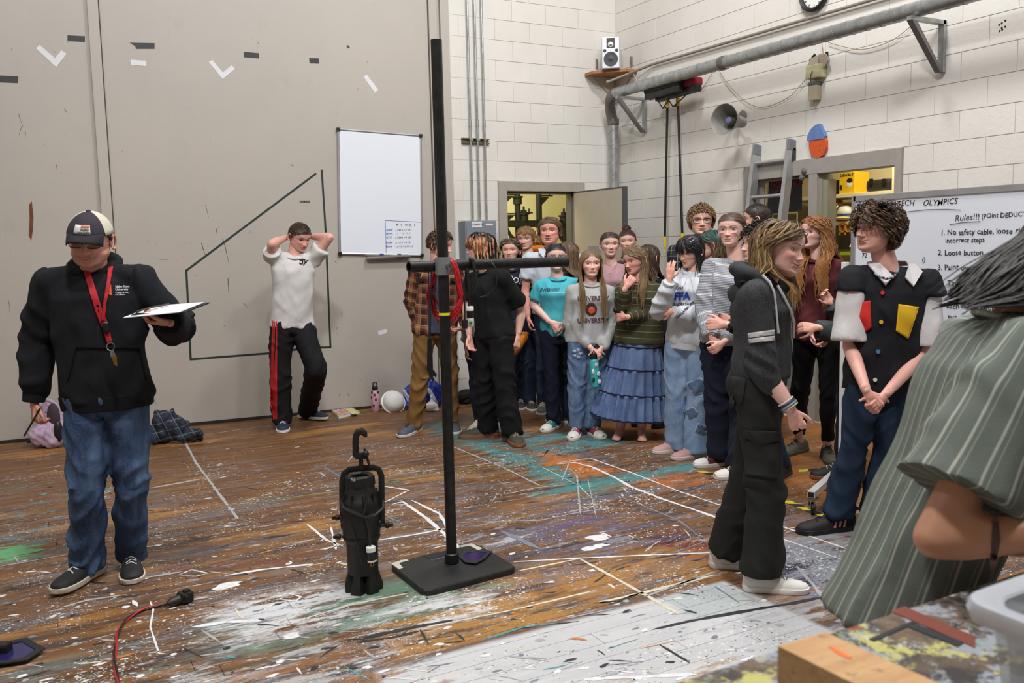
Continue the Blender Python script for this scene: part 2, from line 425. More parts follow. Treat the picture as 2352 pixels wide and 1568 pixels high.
for n in range(22):
    z0 = n*CO; x = 3.994+(-1 if n % 2 == 0 else -2+1)*CO
    x = 3.994-2*CO+(0 if n % 2 == 0 else CO)          # even courses start on even joints
    x -= 0
    while x < RX-.01:
        a, b = max(x, 3.74), min(x+2*CO, RX)
        for a2, b2 in clip(a, b, z0, z0+CO, (DX0, DX1, DH)):
            if b2-a2 > .03: block(wb, ((a2+b2)/2, BY, z0+CO/2), b2-a2, CO, 'b')
        x += 2*CO
OY0, OY1 = 4.575, 6.25
mb = MB()
mb.box((RX+.006+T/2, (OY1+8.6)/2, 3.5), (T, 8.6-OY1, 7)); mb.box((RX+.006+T/2, (OY0-4.2)/2, 3.5), (T, OY0+4.2, 7))
mb.box((RX+.006+T/2, (OY0+OY1)/2, (DH+7)/2), (T, OY1-OY0, 7-DH))
wr = struct(obj('wall_right', mb, M_joint))
for n in range(22):
    z0 = n*CO; y1 = 4.932+16*CO+(CO if n % 2 == 0 else 0)
    y1 = 4.932+16*CO+(0 if n % 2 == 1 else 0)
    # joints: odd course index 13 even k, course 12 odd k
    y1 = 4.932+(18 if n % 2 == 1 else 17)*CO
    while y1 > 3.45:
        a, b = y1-2*CO, min(y1, BY)
        for a2, b2 in clip(a, b, z0, z0+CO, (OY0, OY1, DH)):
            if b2-a2 > .03: block(wr, (RX, (a2+b2)/2, z0+CO/2), b2-a2, CO, 'r')
        y1 -= 2*CO
# ---- grey wall (tall sliding panel wall)
mb = MB(); Rg = np.array([gdir, -gn, UP]).T
p0 = GA-gdir*4.2; L = np.linalg.norm(GB-p0)
mb.box((p0+GB)/2-gn*.05+UP*3.5, (L, .10, 6.96), Rg)
wl = struct(obj('wall_left', mb, M_grey))
def gx(x, y): P = onG(x, y); return float((P-GA)@gdir)
def batten(s0, s1, th, name, m=M_grey, z0=.03, z1=6.9):
    b = MB(); b.box(GA+gdir*(s0+s1)/2+gn*th/2+UP*(z0+z1)/2, (s1-s0, th, z1-z0), Rg, ch=.004)
    o = obj(name, b, m); o['kind'] = 'structure'; return o
sa, sb = gx(203, 60), gx(228, 60)
batten(sa, sb, .035, 'trim_1'); batten(sb+.002, sb+.010, .004, 'trim_2', mat('dark_seam', S(84, 82, 74), .8))
s1, s2 = gx(983, 40), gx(1001, 40); Lg = np.linalg.norm(GB-GA)
batten(s1-.008, s1, .003, 'trim_3', MATS['dark_seam']); batten(s1, s2, .03, 'trim_4'); batten(s2+.03, Lg, .045, 'trim_5')
b = MB(); b.box(GA+gdir*(-4.2+Lg)/2+gn*.004+UP*.012, (Lg+4.2, .02, .028), Rg); o = struct(obj('baseboard_left', b, mat('base_gap', S(40, 34, 28), .9)))
# ---- other room surfaces (behind / beside the camera, for bounce)
mb = MB(); mb.box((1.0, 1.8, 7.03), (12.5, 15, .06)); struct(obj('ceiling', mb, M_ceil))
mb = MB(); mb.box((1.0, -4.25, 3.5), (11, .1, 7)); struct(obj('wall_front', mb, M_plain))
mb = MB(); mb.box((-4.25, 2.2, 3.5), (.1, 13, 7)); struct(obj('wall_side', mb, M_plain))
# ---- doorway in the back wall
def zbox(mb, x0, x1, y0, y1, z0, z1, ch=0., mi=0): mb.box(((x0+x1)/2, (y0+y1)/2, (z0+z1)/2), (abs(x1-x0), abs(y1-y0), abs(z1-z0)), None, mi, None, ch)
IX0, IX1, IH = 4.485, 5.345, 2.135
mb = MB()
zbox(mb, DX0, IX0, BY-.035, BY+.16, 0, DH, .004); zbox(mb, IX1, DX1, BY-.035, BY+.16, 0, DH, .004); zbox(mb, IX0, IX1, BY-.035, BY+.16, IH, DH, .004)
df = struct(obj('door_1', mb, M_frame2))
mb = MB(); zbox(mb, IX0, IX0+.02, BY+.05, BY+.16, 0, IH); zbox(mb, IX1-.02, IX1, BY+.05, BY+.16, 0, IH); zbox(mb, IX0, IX1, BY+.05, BY+.16, IH-.02, IH)
obj('door_stop', mb, mat('dark_frame', S(86, 86, 90), .5), df)
# door leaf, swung into the room
Hn = np.array([IX1, BY-.01, 0.]); best = None
for a in np.radians(np.arange(5, 88, .5)):
    E = Hn+.86*np.array([math.cos(a), -math.sin(a), 0]); dd = E+UP*2.1-CAM; px = 1176+CF*(dd@CR)/(dd@CFW)
    if best is None or abs(px-1434) < best[0]: best = (abs(px-1434), a)
a = best[1]; ld = np.array([math.cos(a), -math.sin(a), 0]); ln = np.array([-ld[1], ld[0], 0.]); Rl = np.array([ld, ln, UP]).T
leaf = MB(); leaf.box(Hn+ld*.43+UP*1.065, (.86, .044, 2.12), Rl, ch=.003)
dl = struct(obj('door_2', leaf, mat('door_leaf_paint', S(178, 170, 156), .5, var=.03)))
mb = MB(); mb.box(Hn+ld*.853+UP*1.065-ln*.001, (.03, .05, 2.125), Rl, ch=.002); mb.box(Hn+ld*.43+UP*2.128, (.87, .05, .012), Rl)
obj('edge_strip', mb, mat('dark_strip', S(74, 74, 76), .6), dl)
mb = MB(); mb.box(onX(1387, 500, 5.5)*0+Hn+ld*.36-ln*.026+UP*1.50, (.22, .006, .09), Rl); obj('kick_label', mb, mat('grey_label', S(140, 142, 146), .6), dl)
mb = MB(); mb.box(Hn+ld*.37-ln*.026+UP*1.36, (.2, .003, .17), Rl); obj('notice_sheet', mb, mat('paper', S(222, 222, 222), .7), dl)
for z in (.25, 1.05, 1.9):
    b = MB(); b.lathe([(.011, -.05), (.011, .05)], Hn+np.array((-.005, -.03, z)), n=10); obj('hinge', b, mat('steel', S(150, 150, 150), .35, .9), df)
# ---- store room behind the doorway
mb = MB()
zbox(mb, 3.2, 7.6, 10.6, 10.7, 0, 3); zbox(mb, 3.15, 3.2, 8.5, 10.7, 0, 3); zbox(mb, 7.6, 7.7, 8.5, 10.7, 0, 3); zbox(mb, 3.2, 7.7, 8.5, 10.7, 2.95, 3)
zbox(mb, 3.2, 7.7, 8.4, 10.7, -.02, .004)
struct(obj('wall_store', mb, M_yroom)); area('store_lamp', (4.9, 9.4, 2.9), .8, 60, (4.9, 9.6, 0), (1, .93, .62), 1.2)
RY = 9.9
rack = thing('pipe_rack', 'black steel rack of pipe posts with support arms behind the open doorway', 'rack', onY(1225, 515, RY)*np.array([1, 1, 0]))
M_blk = mat('black_steel', S(34, 34, 30), .55, .3)
def ry(x, y, Y=None): return onY(x, y, Y or RY)
def post(x, yt, yb, r=.038):
    b = MB(); P = ry(x, yt); Q = ry(x, yb); b.tube([np.array([P[0], P[1], Q[2]]), P], r, 12)
    b.lathe([(r*1.9, 0), (r*1.9, .02)], P-UP*.06, n=12); b.lathe([(r*1.5, -.14), (r*1.5, -.05)], P, n=12); b.box(P+UP*.02, (.02, .02, .05))
    obj('post', b, M_blk, rack, True)
def arm(x, y, ln_=.26, sgn=1):
    b = MB(); P = ry(x, y); b.box(P+np.array([sgn*ln_/2, 0, 0]), (ln_, .05, .018))
    b.prism([P+np.array([0, -.02, -.015]), P+np.array([sgn*ln_*.75, -.02, -.015]), P+np.array([0, -.02, -.15])], (0, .04, 0)); b.box(P+np.array([sgn*ln_*.8, 0, .03]), (.015, .015, .05))
    obj('support_arm', b, M_blk, rack)
for q in ((1151, 447, 700), (1188, 443, 640), (1236.6, 405, 534), (1203, 482, 600), (1295, 487, 640)): post(*q)
for q in ((1151, 447, .22), (1151, 491, .26), (1237, 449, .2), (1190, 489, .2), (1295, 533, .16, -1)): arm(*q)
b = MB(); P, Q = ry(1146, 512), ry(1320, 515); b.box((P+Q)/2, (Q[0]-P[0]+.2, .08, .085)); obj('cross_beam', b, M_blk, rack)
for (xa, ya, xb, yb) in ((1150, 516, 1180, 548), (1296, 534, 1312, 548), (1296, 560, 1312, 540), (1160, 517, 1176, 548)):
    b = MB(); b.tube([ry(xa, ya), ry(xb, yb)], .022, 6); obj('brace', b, M_blk, rack)
b = MB(); P, Q = ry(1148, 555), ry(1158, 556); b.box((P+Q)/2, (.35, .3, .02)); obj('rack_shelf', b, mat('pale_steel', S(190, 190, 180), .4), rack); b = MB(); b.box((P+Q)/2-UP*.2, (.35, .3, .02)); obj('rack_shelf', b, mat('pale_steel', S(190, 190, 180), .4), rack)
# ---- double door frame in the right wall
MY0, MY1 = 5.325, 5.475
mb = MB()
zbox(mb, RX-.03, RX+.2, OY0, OY0+.055, 0, DH, .004); zbox(mb, RX-.03, RX+.2, OY1-.06, OY1, 0, DH, .004)
zbox(mb, RX-.03, RX+.12, OY0+.055, OY1-.06, 2.105, DH, .004); zbox(mb, RX-.03, RX+.17, MY0+.06, MY1, 0, 2.105, .004)
dr = struct(obj('door_3', mb, M_frame))
b = MB(); zbox(b, RX-.015, RX+.14, MY0+.02, MY0+.06, 0, 2.06); zbox(b, RX+.0, RX+.10, MY0-.03, MY0+.02, 0.0, 2.05); obj('jamb_strip', b, mat('bare_steel', S(158, 156, 138), .4, .4), dr)
for (px, py) in ((1848, 393), (1844, 408)):
    P = onX(px, py, RX-.03); b = MB(); b.lathe([(.004, .03), (.022, .022), (.026, .008), (.012, 0), (.012, -.01)][::-1], P, (-1, 0, 0), 14); obj('door_bumper', b, mat('steel', S(150, 150, 150), .35, .9), dr, True)
# left leaf with a glass light
b = MB(); yl0, yl1 = MY1+.005, OY1-.065; XL = RX+.05
zbox(b, XL, XL+.045, yl0, yl1, 0.02, 1.0, .003); zbox(b, XL, XL+.045, yl0, yl0+.03, 1.0, 2.10, .003); zbox(b, XL, XL+.045, yl1-.10, yl1, 1.0, 2.10, .003); zbox(b, XL, XL+.045, yl0+.03, yl1-.10, 2.085, 2.10, .003)
d4 = struct(obj('door_4', b, M_frame))
gl = NT('clear_glass'); gl.b.inputs['Base Color'].default_value = (1, 1, 1, 1); gl.b.inputs['Transmission Weight'].default_value = 1; gl.b.inputs['Roughness'].default_value = .02; gl.b.inputs['IOR'].default_value = 1.02; M_glass = gl.m; MATS['clear_glass'] = M_glass
b = MB(); zbox(b, XL+.018, XL+.024, yl0+.03, yl1-.10, 1.0, 2.085); obj('pane', b, M_glass, d4)
# dark poster taped inside the glass, red hand lettering
M_dark = mat('dark_sheet', S(44, 46, 52), .6); M_red = mat('red_marker', S(170, 40, 40), .7)
P = lambda x, y: onX(x, y, XL+.034)
b = MB(); q = [P(1766, 416), P(1842, 404), P(1842, 482), P(1762, 492)]; b.prism(q, (.002, 0, 0))
ps = obj('window_sign', b, M_dark); tag(ps, 'dark window sign with red hand lettering taped behind glass of the left door', 'sign')
ya = np.array([0, -1., 0])
for tx, px, py, sz in (('NO', 1770, 431, .075), ('LUNCH', 1803, 427, .062), ('SLIPPED', 1781, 449, .062)):
    t = text_mb(tx, sz, onX(px, py, XL+.030), ya, UP, .0015, .02, 0, .03); obj('lettering', t, M_red, ps)
# store area seen through the right leaf opening
mb = MB(); SX = 7.35
zbox(mb, SX, SX+.1, 3.2, 8.1, 0, 3); zbox(mb, RX+.22, SX+.1, 3.1, 3.2, 0, 3); zbox(mb, RX+.22, SX+.1, 8.1, 8.2, 0, 3); zbox(mb, RX+.22, SX+.1, 3.1, 8.2, 2.9, 3)
zbox(mb, RX-.02, SX+.1, 3.1, 8.2, -.015, .006)
struct(obj('wall_tool_room', mb, mat('tool_room_paint', S(214, 206, 178), .7)))
area('tool_room_lamp', (6.45, 5.2, 2.8), .5, 34, (7.0, 5.3, .8), (1, .86, .55), .9)
# ================================================================== THINGS
M_gal = mat('galvanised_steel', S(165, 168, 168), .38, .75, var=.18, vscale=14)
M_steel = mat('steel', S(150, 150, 150), .35, .9)
M_alu = mat('aluminium', S(176, 176, 178), .4, .6, var=.08)
M_bp = mat('black_pipe', S(32, 32, 33), .42, .35, var=.4, bump=.2, bscale=60, vscale=22)
M_bk = mat('black_plastic', S(20, 20, 21), .45)
M_bkr = mat('black_rubber', S(24, 24, 25), .6)
M_white = mat('white_plastic', S(225, 225, 222), .5)
M_yel = mat('yellow_plastic', S(222, 190, 30), .5)
M_wb = mat('whiteboard_surface', S(226, 231, 240), .22)
M_red = mat('red_marker', S(120, 30, 30), .7)
M_ink = mat('black_ink', S(30, 30, 34), .6); M_blue_ink = mat('blue_ink', S(60, 84, 176), .6); M_teal_ink = mat('teal_ink', S(140, 205, 205), .6); M_gr_ink = mat('grey_ink', S(120, 124, 134), .6)
M_line = mat('dark_green_line', S(28, 44, 38), .6)
def quad_on(fn, pts, th, nrm):
    b = MB(); b.prism([fn(*p) for p in pts], np.asarray(nrm)*th); return b
def Gp(x, y): return onG(x, y, .001)
# ---- tape pieces on the grey wall
M_bt = mat('black_tape', S(34, 34, 36), .5, var=.2); M_wt = mat('white_tape', S(216, 216, 220), .6)
blk = [([(155, 81), (195, 83), (195, 96), (155, 94)], 'black tape strip beside the wall batten, above white check mark'),
       ([(298, 98), (355, 99), (355, 112), (312, 112), (311, 106)], 'torn black tape strip above a short white tape piece'),
       ([(560, 119), (595, 122), (595, 134), (560, 131)], 'black tape strip right of the middle white check mark'),
       ([(710, 133), (732, 134), (733, 146), (711, 145)], 'short curled black tape piece, rightmost of the black strips')]
for q, lb in blk: tag(obj('tape_strip', quad_on(Gp, q, .0012, gn), M_bt), lb, 'tape', 'black tape pieces on the grey wall')
o = obj('metal_strip', quad_on(Gp, [(-12, 173), (42, 175), (41, 190), (-12, 188)], .004, gn), mat('dark_metal', S(58, 58, 58), .5, .4)); tag(o, 'dark flat metal bar screwed to grey wall at the left edge', 'bar')
def two(q1, q2, lb, g='white tape pieces on the grey wall'):
    b = quad_on(Gp, q1, .0012, gn)
    if q2: b.merge(quad_on(Gp, q2, .0016, gn))
    tag(obj('tape_check' if q2 else 'tape_strip', b, M_wt), lb, 'tape', g)
two([(82, 111), (91, 103), (137, 143), (129, 154)], [(118, 145), (141, 115), (153, 124), (129, 154)], 'white tape check mark nearest the left edge of the wall')
two([(300, 137), (336, 140), (336, 152), (300, 149)], None, 'short white tape piece below torn black tape')
two([(479, 142), (488, 138), (517, 172), (511, 182)], [(505, 172), (532, 150), (540, 158), (511, 182)], 'white tape check mark right of the batten, mid wall')
two([(835, 177), (842, 171), (869, 206), (861, 213)], None, 'slanting single white tape strip above the whiteboard')
two([(868, 760), (888, 755), (889, 765), (869, 770)], None, 'small white paper scrap low on wall beside the hanging board')
o = obj('wall_gouge', quad_on(Gp, [(67, 470), (73, 462), (77, 500), (75, 530), (72, 552), (66, 540), (68, 505)], .002, gn), mat('torn_wood', S(104, 62, 40), .9, var=.3)); tag(o, 'torn brown gouge showing wood in the grey wall', 'mark')
b = MB()
def wl_(pts, w, off=.001):
    for i in range(len(pts)-1):
        P, Q = Gp(*pts[i]), Gp(*pts[i+1]); w = w*(.5 if w < .018 else 1); t = nz(Q-P); s = np.cross(t, gn)*w/2; b.prism([P-s-t*w*.3, Q-s+t*w*.3, Q+s+t*w*.3, P+s-t*w*.3], gn*off)
wl_([(725, 399), (428, 621), (438, 825), (628, 810)], .018); wl_([(739, 391), (748, 530), (759, 797), (700, 799)], .018); wl_([(628, 810), (700, 799)], .018)
tag(obj('line_drawing', b, M_line), 'dark green outline of a sloped shape drawn on grey wall', 'drawing')
b = MB(); rs = random.Random(3)
for (x, y, dx, dy, w) in [(463, 558, 9, 28, .012), (512, 548, 3, 14, .012), (516, 560, 10, 45, .010), (524, 640, 1, 30, .014), (472, 470, 7, 30, .006), (497, 525, 2, 12, .01), (690, 463, 20, 0, .02), (668, 378, 6, 3, .015), (43, 262, 8, 24, .006), (50, 290, -6, 20, .006), (58, 300, 0, 15, .005), (130, 378, 0, 9, .006), (148, 250, 6, 10, .006), (560, 695, 8, 12, .006), (779, 470, 22, 0, .006), (785, 715, 0, 12, .006), (430, 745, 3, 1, .012), (798, 106, 3, 3, .02), (225, 255, 0, 14, .01), (228, 278, 10, 1, .012), (247, 350, 1, 12, .01), (365, 595, 22, 1, .004), (20, 690, 3, 28, .005), (780, 905, 0, 6, .012), (800, 905, 3, 4, .012), (60, 750, 4, 4, .014), (355, 918, 2, 10, .01), (770, 600, 4, 4, .01), (1006, 320, 2, 5, .01), (240, 466, 3, 12, .01), (246, 462, 5, 10, .008)]:
    wl_([(x, y), (x+dx*.5+rs.uniform(-1, 1), y+dy*.5), (x+dx, y+dy)], w)
for k in range(46):
    x, y = rs.uniform(5, 960), rs.uniform(60, 900); wl_([(x, y), (x+rs.uniform(-2, 3), y+rs.uniform(1, 4))], rs.uniform(.002, .006))
o = obj('scuff_marks', b, mat('scuff', S(92, 88, 84), .8), wl); o['kind'] = 'stuff'
# ---- hanging whiteboard on the grey wall
T = lambda x, y, o=0.: onG(x, y, .02+o)
q = [T(777, 297), T(966, 312), T(969, 586), T(781, 582)]
base = (q[2]+q[3])/2
wbd = thing('whiteboard', 'white magnetic board hung on grey wall with a small timetable in its corner', 'whiteboard', base)
b = MB(); b.prism(q, -gn*.018); obj('board_panel', b, M_wb, wbd)
for i, (a, c_) in enumerate(((0, 1), (1, 2), (2, 3), (3, 0))):
    b = MB(); b.tube([q[a]-gn*.004, q[c_]-gn*.004], .011, 6); obj('frame_rail', b, M_alu, wbd)
for a in range(4):
    b = MB(); b.box(q[a], (.034, .03, .034), Rg, ch=.005); obj('corner_cap', b, M_bk, wbd)
b = MB(); P, Q = T(840, 588), T(940, 590); b.box((P+Q)/2+gn*.03, (np.linalg.norm(Q-P), .06, .008), Rg); obj('pen_tray', b, M_alu, wbd)
for (x, cc, cn) in ((873, S(50, 60, 170), 'blue'), (913, S(40, 110, 70), 'green')):
    P = T(x, 584, .035); b = MB(); b.tube([P, P+gdir*.035], .008, 8, 0); b.tube([P+gdir*.035, P+gdir*.11], .0085, 8, 1)
    tag(obj('marker_pen', b, [mat(cn+'_cap', cc, .4), M_white], None, True), f'white dry marker with {cn} cap on the tray of the hanging board', 'marker')
def gtext(tx, x, y, capx, m, jit=.05, par=wbd):
    P = T(x, y, .001); d = dist(P); sz = capx*d/CF/.7; o = obj('lettering', text_mb(tx, sz, P, gdir, UP, .001, .008, 0, jit, int(x)), m, par); return o
b = MB()
for s_ in (((885, 506), (967, 510)), ((885, 506), (887, 581))):
    P, Q = T(*s_[0], .001), T(*s_[1], .001); b.tube([P, Q], .002, 4)
obj('ruled_line', b, M_blue_ink, wbd)
for i, ch_ in enumerate('MTWRF'): gtext(ch_, 909+i*10.5, 519+i*.3, 6, M_gr_ink)
rows = (('Asher', '2 3:45 5 1-7 2-5', 530, M_ink), ('James', '1-4  7  4-7  8  8', 538, M_teal_ink), ('ATUI', 'x 2:30-5 1-4 2:30', 547, M_ink), ('Ryder', 'X 1-4 X 1-4 1-5', 559, M_blue_ink), ('Eleva', '1-4 4:5 7-2 4-8 1-5', 568, M_gr_ink))
for nm, tm, y, m_ in rows: gtext(nm, 887, y, 4.6, M_blue_ink); gtext(tm, 908, y, 3.9, m_)
# ---- conduits, strut and electrical box on the back wall
for i, (xt, xb) in enumerate(((1073.5, 1086), (1089.5, 1102), (1104, 1118))):
    P = onY(xb, 505, BY-.045); Q = P.copy(); Q[2] = 5.2
    cn = thing('conduit', f'thin grey steel conduit, {("left", "middle", "right")[i]} of the three running up from the electrical box', 'conduit', P, 'conduits above the electrical box')
    b = MB(); b.tube([P, Q], .0105, 10); obj('tube', b, M_gal, cn, True)
    z = onY(xb, 285, BY)[2]; R_ = P.copy(); R_[2] = z; b = MB(); b.lathe([(.014, -.03), (.014, .03)], R_, n=12); b.lathe([(.016, -.035), (.016, -.028)], R_, n=12); obj('coupling', b, M_gal, cn, True)
    R_ = P.copy(); R_[2] = onY(xb, 322, BY)[2]; b = MB(); b.box(R_+np.array((0, -.008, 0)), (.036, .026, .02)); obj('clamp', b, M_gal, cn)
P, Q = onY(1061, 322, BY-.02), onY(1124, 325, BY-.02); z = (P[2]+Q[2])/2
b = MB(); zbox(b, P[0], Q[0], BY-.03, BY-.002, z-.026, z-.018); zbox(b, P[0], Q[0], BY-.03, BY-.002, z+.018, z+.026); zbox(b, P[0], Q[0], BY-.006, BY-.002, z-.02, z+.02)
tag(obj('strut_channel', b, mat('olive_steel', S(118, 112, 84), .5, .5)), 'slotted steel strut channel holding three conduits to the block wall', 'bracket')
P, Q = onY(1068, 507, BY-.16), onY(1142, 640, BY-.16)
bx = thing('electrical_box', 'grey metal electrical cabinet on block wall left of the doorway', 'cabinet', ((P[0]+Q[0])/2, BY-.08, Q[2]))
b = MB(); zbox(b, P[0], Q[0], BY-.16, BY-.005, Q[2], P[2], .004); obj('housing', b, mat('box_grey', S(132, 140, 150), .5, .2), bx)
b = MB(); zbox(b, P[0]+.012, Q[0]-.012, BY-.168, BY-.158, Q[2]+.012, P[2]-.012, .003); obj('cover', b, mat('box_grey', S(132, 140, 150), .5), bx)
b = MB(); A, B_ = onY(1083, 509, BY-.169), onY(1107, 522, BY-.169); zbox(b, A[0], B_[0], BY-.171, BY-.168, B_[2], A[2]); lb = obj('label_plate', b, mat('paper', S(222, 222, 222), .7), bx)
obj('lettering', text_mb('CLANCY', .03, (A[0]+.004, BY-.1715, A[2]-.038), (1, 0, 0), UP, .0006, .02), M_ink, lb)
b = MB(); zbox(b, Q[0]-.12, Q[0]-.04, BY-.171, BY-.168, P[2]-.05, P[2]-.03); obj('sticker', b, mat('paper', S(222, 222, 222), .7), bx); b = MB(); A = onY(1138, 565, BY-.17); zbox(b, Q[0]-.045, Q[0]-.004, BY-.171, BY-.168, A[2]-.09, A[2]); obj('sticker', b, mat('paper', S(222, 222, 222), .7), bx)
# ---- corner shelf and bookshelf speaker
z = onY(1400, 160, 8.0)[2]
sh = thing('corner_shelf', 'small brown plywood shelf in the wall corner under a speaker', 'shelf', (RX-.02, BY-.02, z-.2))
b = MB(); b.prism([(RX-.01, BY-.01, z-.03), (RX-.42, BY-.01, z-.03), (RX-.42, BY-.16, z-.03), (RX-.16, BY-.40, z-.03), (RX-.01, BY-.40, z-.03)], (0, 0, .028)); obj('shelf_board', b, mat('ply', S(160, 104, 56), .6, var=.15), sh)
b = MB(); b.prism([(RX-.012, BY-.012, z-.03), (RX-.3, BY-.012, z-.03), (RX-.012, BY-.012, z-.3)], (0, -.012, 0)); b.prism([(RX-.012, BY-.012, z-.03), (RX-.012, BY-.3, z-.03), (RX-.012, BY-.012, z-.3)], (-.012, 0, 0)); obj('support_gusset', b, mat('gusset', S(196, 180, 160), .6), sh)
for (x, y0) in ((1371, 146), (1450, 140)):
    P = onY(x, y0, BY-.02) if x < 1400 else onX(x, y0, RX-.02); b = MB(); b.box(P, (.02, .02, .09)); obj('support_strip', b, M_steel, sh)
sd = nz(-FH*.97-RH*.12); su = np.cross(sd, UP); sc_ = onY(1403, 122, 8.02); sc_[2] = z+.160; Rs = np.array([su, sd, UP]).T
sp = thing('bookshelf_speaker', 'small silver bookshelf speaker with black cone on corner shelf', 'speaker', sc_-UP*.16)
b = MB(); b.box(sc_, (.185, .22, .318), Rs, ch=.006); obj('cabinet', b, mat('silver_plastic', S(188, 190, 198), .35, .3), sp)
Fp = sc_+sd*.111
b = MB(); b.lathe([(.058, 0), (.074, .002), (.074, .006), (.06, .007), (.03, -.0), (.02, .004), (.004, .006)], Fp-UP*.065, sd, 28); obj('woofer', b, mat('dark_cone', S(46, 46, 48), .5), sp, True)
b = MB(); b.box(Fp+UP*.10+sd*.001, (.085, .005, .10), Rs, ch=.002); tp = obj('tweeter_plate', b, M_bk, sp)
b = MB(); b.lathe([(.028, 0), (.028, .008), (.014, .008), (.004, .012)], Fp+UP*.082+sd*.003, sd, 24); obj('tweeter', b, M_steel, tp, True)
for s_ in (-1, 1): b = MB(); b.lathe([(.017, 0), (.017, .003), (.004, .0035)], Fp+UP*.022+su*s_*.062, sd, 18); obj('bass_port', b, M_bk, sp, True)
# ---- spiral duct along the right wall
XP = 5.62
duct = None
def spiral(P, Q, r, pitch=.13):
    b = MB(); L = np.linalg.norm(Q-P); t = nz(Q-P); a, c_ = frame(t); n = int(L/pitch*14); b.tube([P, Q], r, 22)
    pts = [P+t*(L*i/n)+(a*math.cos(2*math.pi*i/14)+c_*math.sin(2*math.pi*i/14))*(r+.0012) for i in range(n+1)]; return b, pts
Vx, Vy = onY(1409, 300, 8.10)[0], 8.10; A = onX(1445, 207, XP); zt = onX(1657, 146, XP)[2]
za = zt
duct = thing('spiral_duct', 'galvanised spiral duct running along right wall and elbowing down the corner', 'duct', (Vx, Vy, 2.0))
P, Q = np.array((XP, 7.9, za)), np.array((XP, 1.0, za))
b, pts = spiral(P, Q, .055); obj('pipe_section', b, M_gal, duct, True)
b = MB(); b.tube(pts, .0016, 4); obj('seam', b, mat('duct_seam', S(120, 122, 124), .5, .5), duct)
E = []
for t_ in np.linspace(0, 1, 12):
    e0, e1, e2 = np.array((XP, 7.88, za)), np.array((XP+(Vx-XP)*.4, 8.14, za)), np.array((Vx, 8.10, za-.28)); E.append((1-t_)**2*e0+2*t_*(1-t_)*e1+t_*t_*e2)
b = MB(); b.tube(E, .058, 20); obj('elbow', b, mat('dull_duct', S(118, 112, 108), .45, .6, var=.2), duct, True)
b, pts = spiral(np.array((Vx, 8.1, za-.26)), np.array((Vx, 8.1, 0.01)), .055, .16); obj('pipe_section', b, M_gal, duct, True)
b = MB(); b.tube(pts, .0016, 4); obj('seam', b, mat('duct_seam', S(120, 122, 124), .5, .5), duct)
for P, ax in ((onX(1662, 145, XP), (0, 1, 0)), (np.array((Vx, 8.1, za-.27)), (0, 0, 1))):
    P = P.copy(); P[2] = za if ax[1] else P[2]; b = MB(); b.lathe([(.059, -.035), (.062, -.03), (.062, .03), (.059, .035)], P, ax, 24); obj('band', b, mat('duct_band', S(112, 104, 94), .5, .4, var=.3, vscale=40), duct, True)
for (x, y, nm) in ((1480, 240, 'near the corner'), (2164, 90, 'above the rolling board')):
    Yb = onX(x, y, RX-.02)[1]; zb = za-.055; b = MB()
    br = thing('duct_bracket', f'triangular steel bracket under the duct {nm}', 'bracket', (RX-.02, Yb, zb-.36), 'duct brackets')
    b.box((RX-.02, Yb, zb-.18), (.03, .045, .36)); obj('wall_leg', b, M_gal, br)
    b = MB(); b.box(((RX+XP)/2-.05, Yb, zb-.014), (RX-XP+.08, .045, .028)); obj('arm', b, M_gal, br)
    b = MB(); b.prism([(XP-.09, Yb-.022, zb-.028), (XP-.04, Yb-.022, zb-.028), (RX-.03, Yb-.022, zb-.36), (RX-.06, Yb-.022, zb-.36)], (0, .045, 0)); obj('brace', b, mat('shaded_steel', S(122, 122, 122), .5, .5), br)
# thin conduit on the right wall
b = MB(); pp = [onX(1396, 188, RX-.35), onX(1442, 170, RX-.12), onX(1500, 147, RX-.03), onX(1920, 24, RX-.03)]; t = nz(pp[3]-pp[2]); t[2] *= .6
pp.append(pp[3]+t*3.2); b.tube(pp, .014, 10); b.ball(pp[0], .02, 10, 8); tag(obj('wall_conduit', b, mat('dusty_conduit', S(146, 138, 128), .5, .3), None, True), 'thin dusty grey conduit rising along right wall above the duct', 'conduit')
# ---- push brooms hanging by their heads
def broom(hx, hy, bx_, by_, head, lab, red, tipy, zsep):
    Xh = RX-.10-zsep; P = onX(hx, hy, Xh); Q = onX(bx_, by_, Xh); Q[1] = P[1]+(Q[1]-P[1])
    r = thing('push_broom', lab, 'broom', Q, 'push brooms hanging under the duct')
    b = MB(); b.tube([P, Q], .0125, 10); obj('handle', b, M_bk, r, True)
    b = MB(); b.lathe([(.0145, 0), (.0145, .11)], Q-UP*.10, n=10); b.tube([Q-UP*.10, Q-UP*.12+np.array((0, .012, 0)), Q-UP*.15, Q-UP*.12-np.array((0, .012, 0)), Q-UP*.10], .0035, 5); obj('grip', b, M_yel, r, True)
    b = MB(); b.lathe([(.02, -.05), (.02, .03)], P, n=10); obj('socket', b, M_yel, r, True)
    A, B_ = onX(head[0], head[1], Xh-.08), onX(head[2], head[3], Xh-.08); t = nz(B_-A); L = np.linalg.norm(B_-A); Rb = np.array([t, np.cross(UP, t), np.cross(t, np.cross(UP, t))]).T
    b = MB(); b.box((A+B_)/2, (L, .09, .07), Rb, ch=.01); obj('broom_block', b, M_bk, r)
    b = MB(); b.box((A+B_)/2+UP*.06, (L, .12, .08), Rb, ch=.02); obj('bristles', b, mat('red_cloth' if red else 'black_bristle', S(140, 24, 36) if red else S(30, 28, 30), .8, bump=.6, bscale=120), r)
    b = MB()
    for s_ in (.25, .75): b.tube([P-UP*.04, P+np.array((-.06, 0, -.06)), A+(B_-A)*s_-UP*.03], .006, 6)
    obj('brace_rod', b, M_bk, r, True)
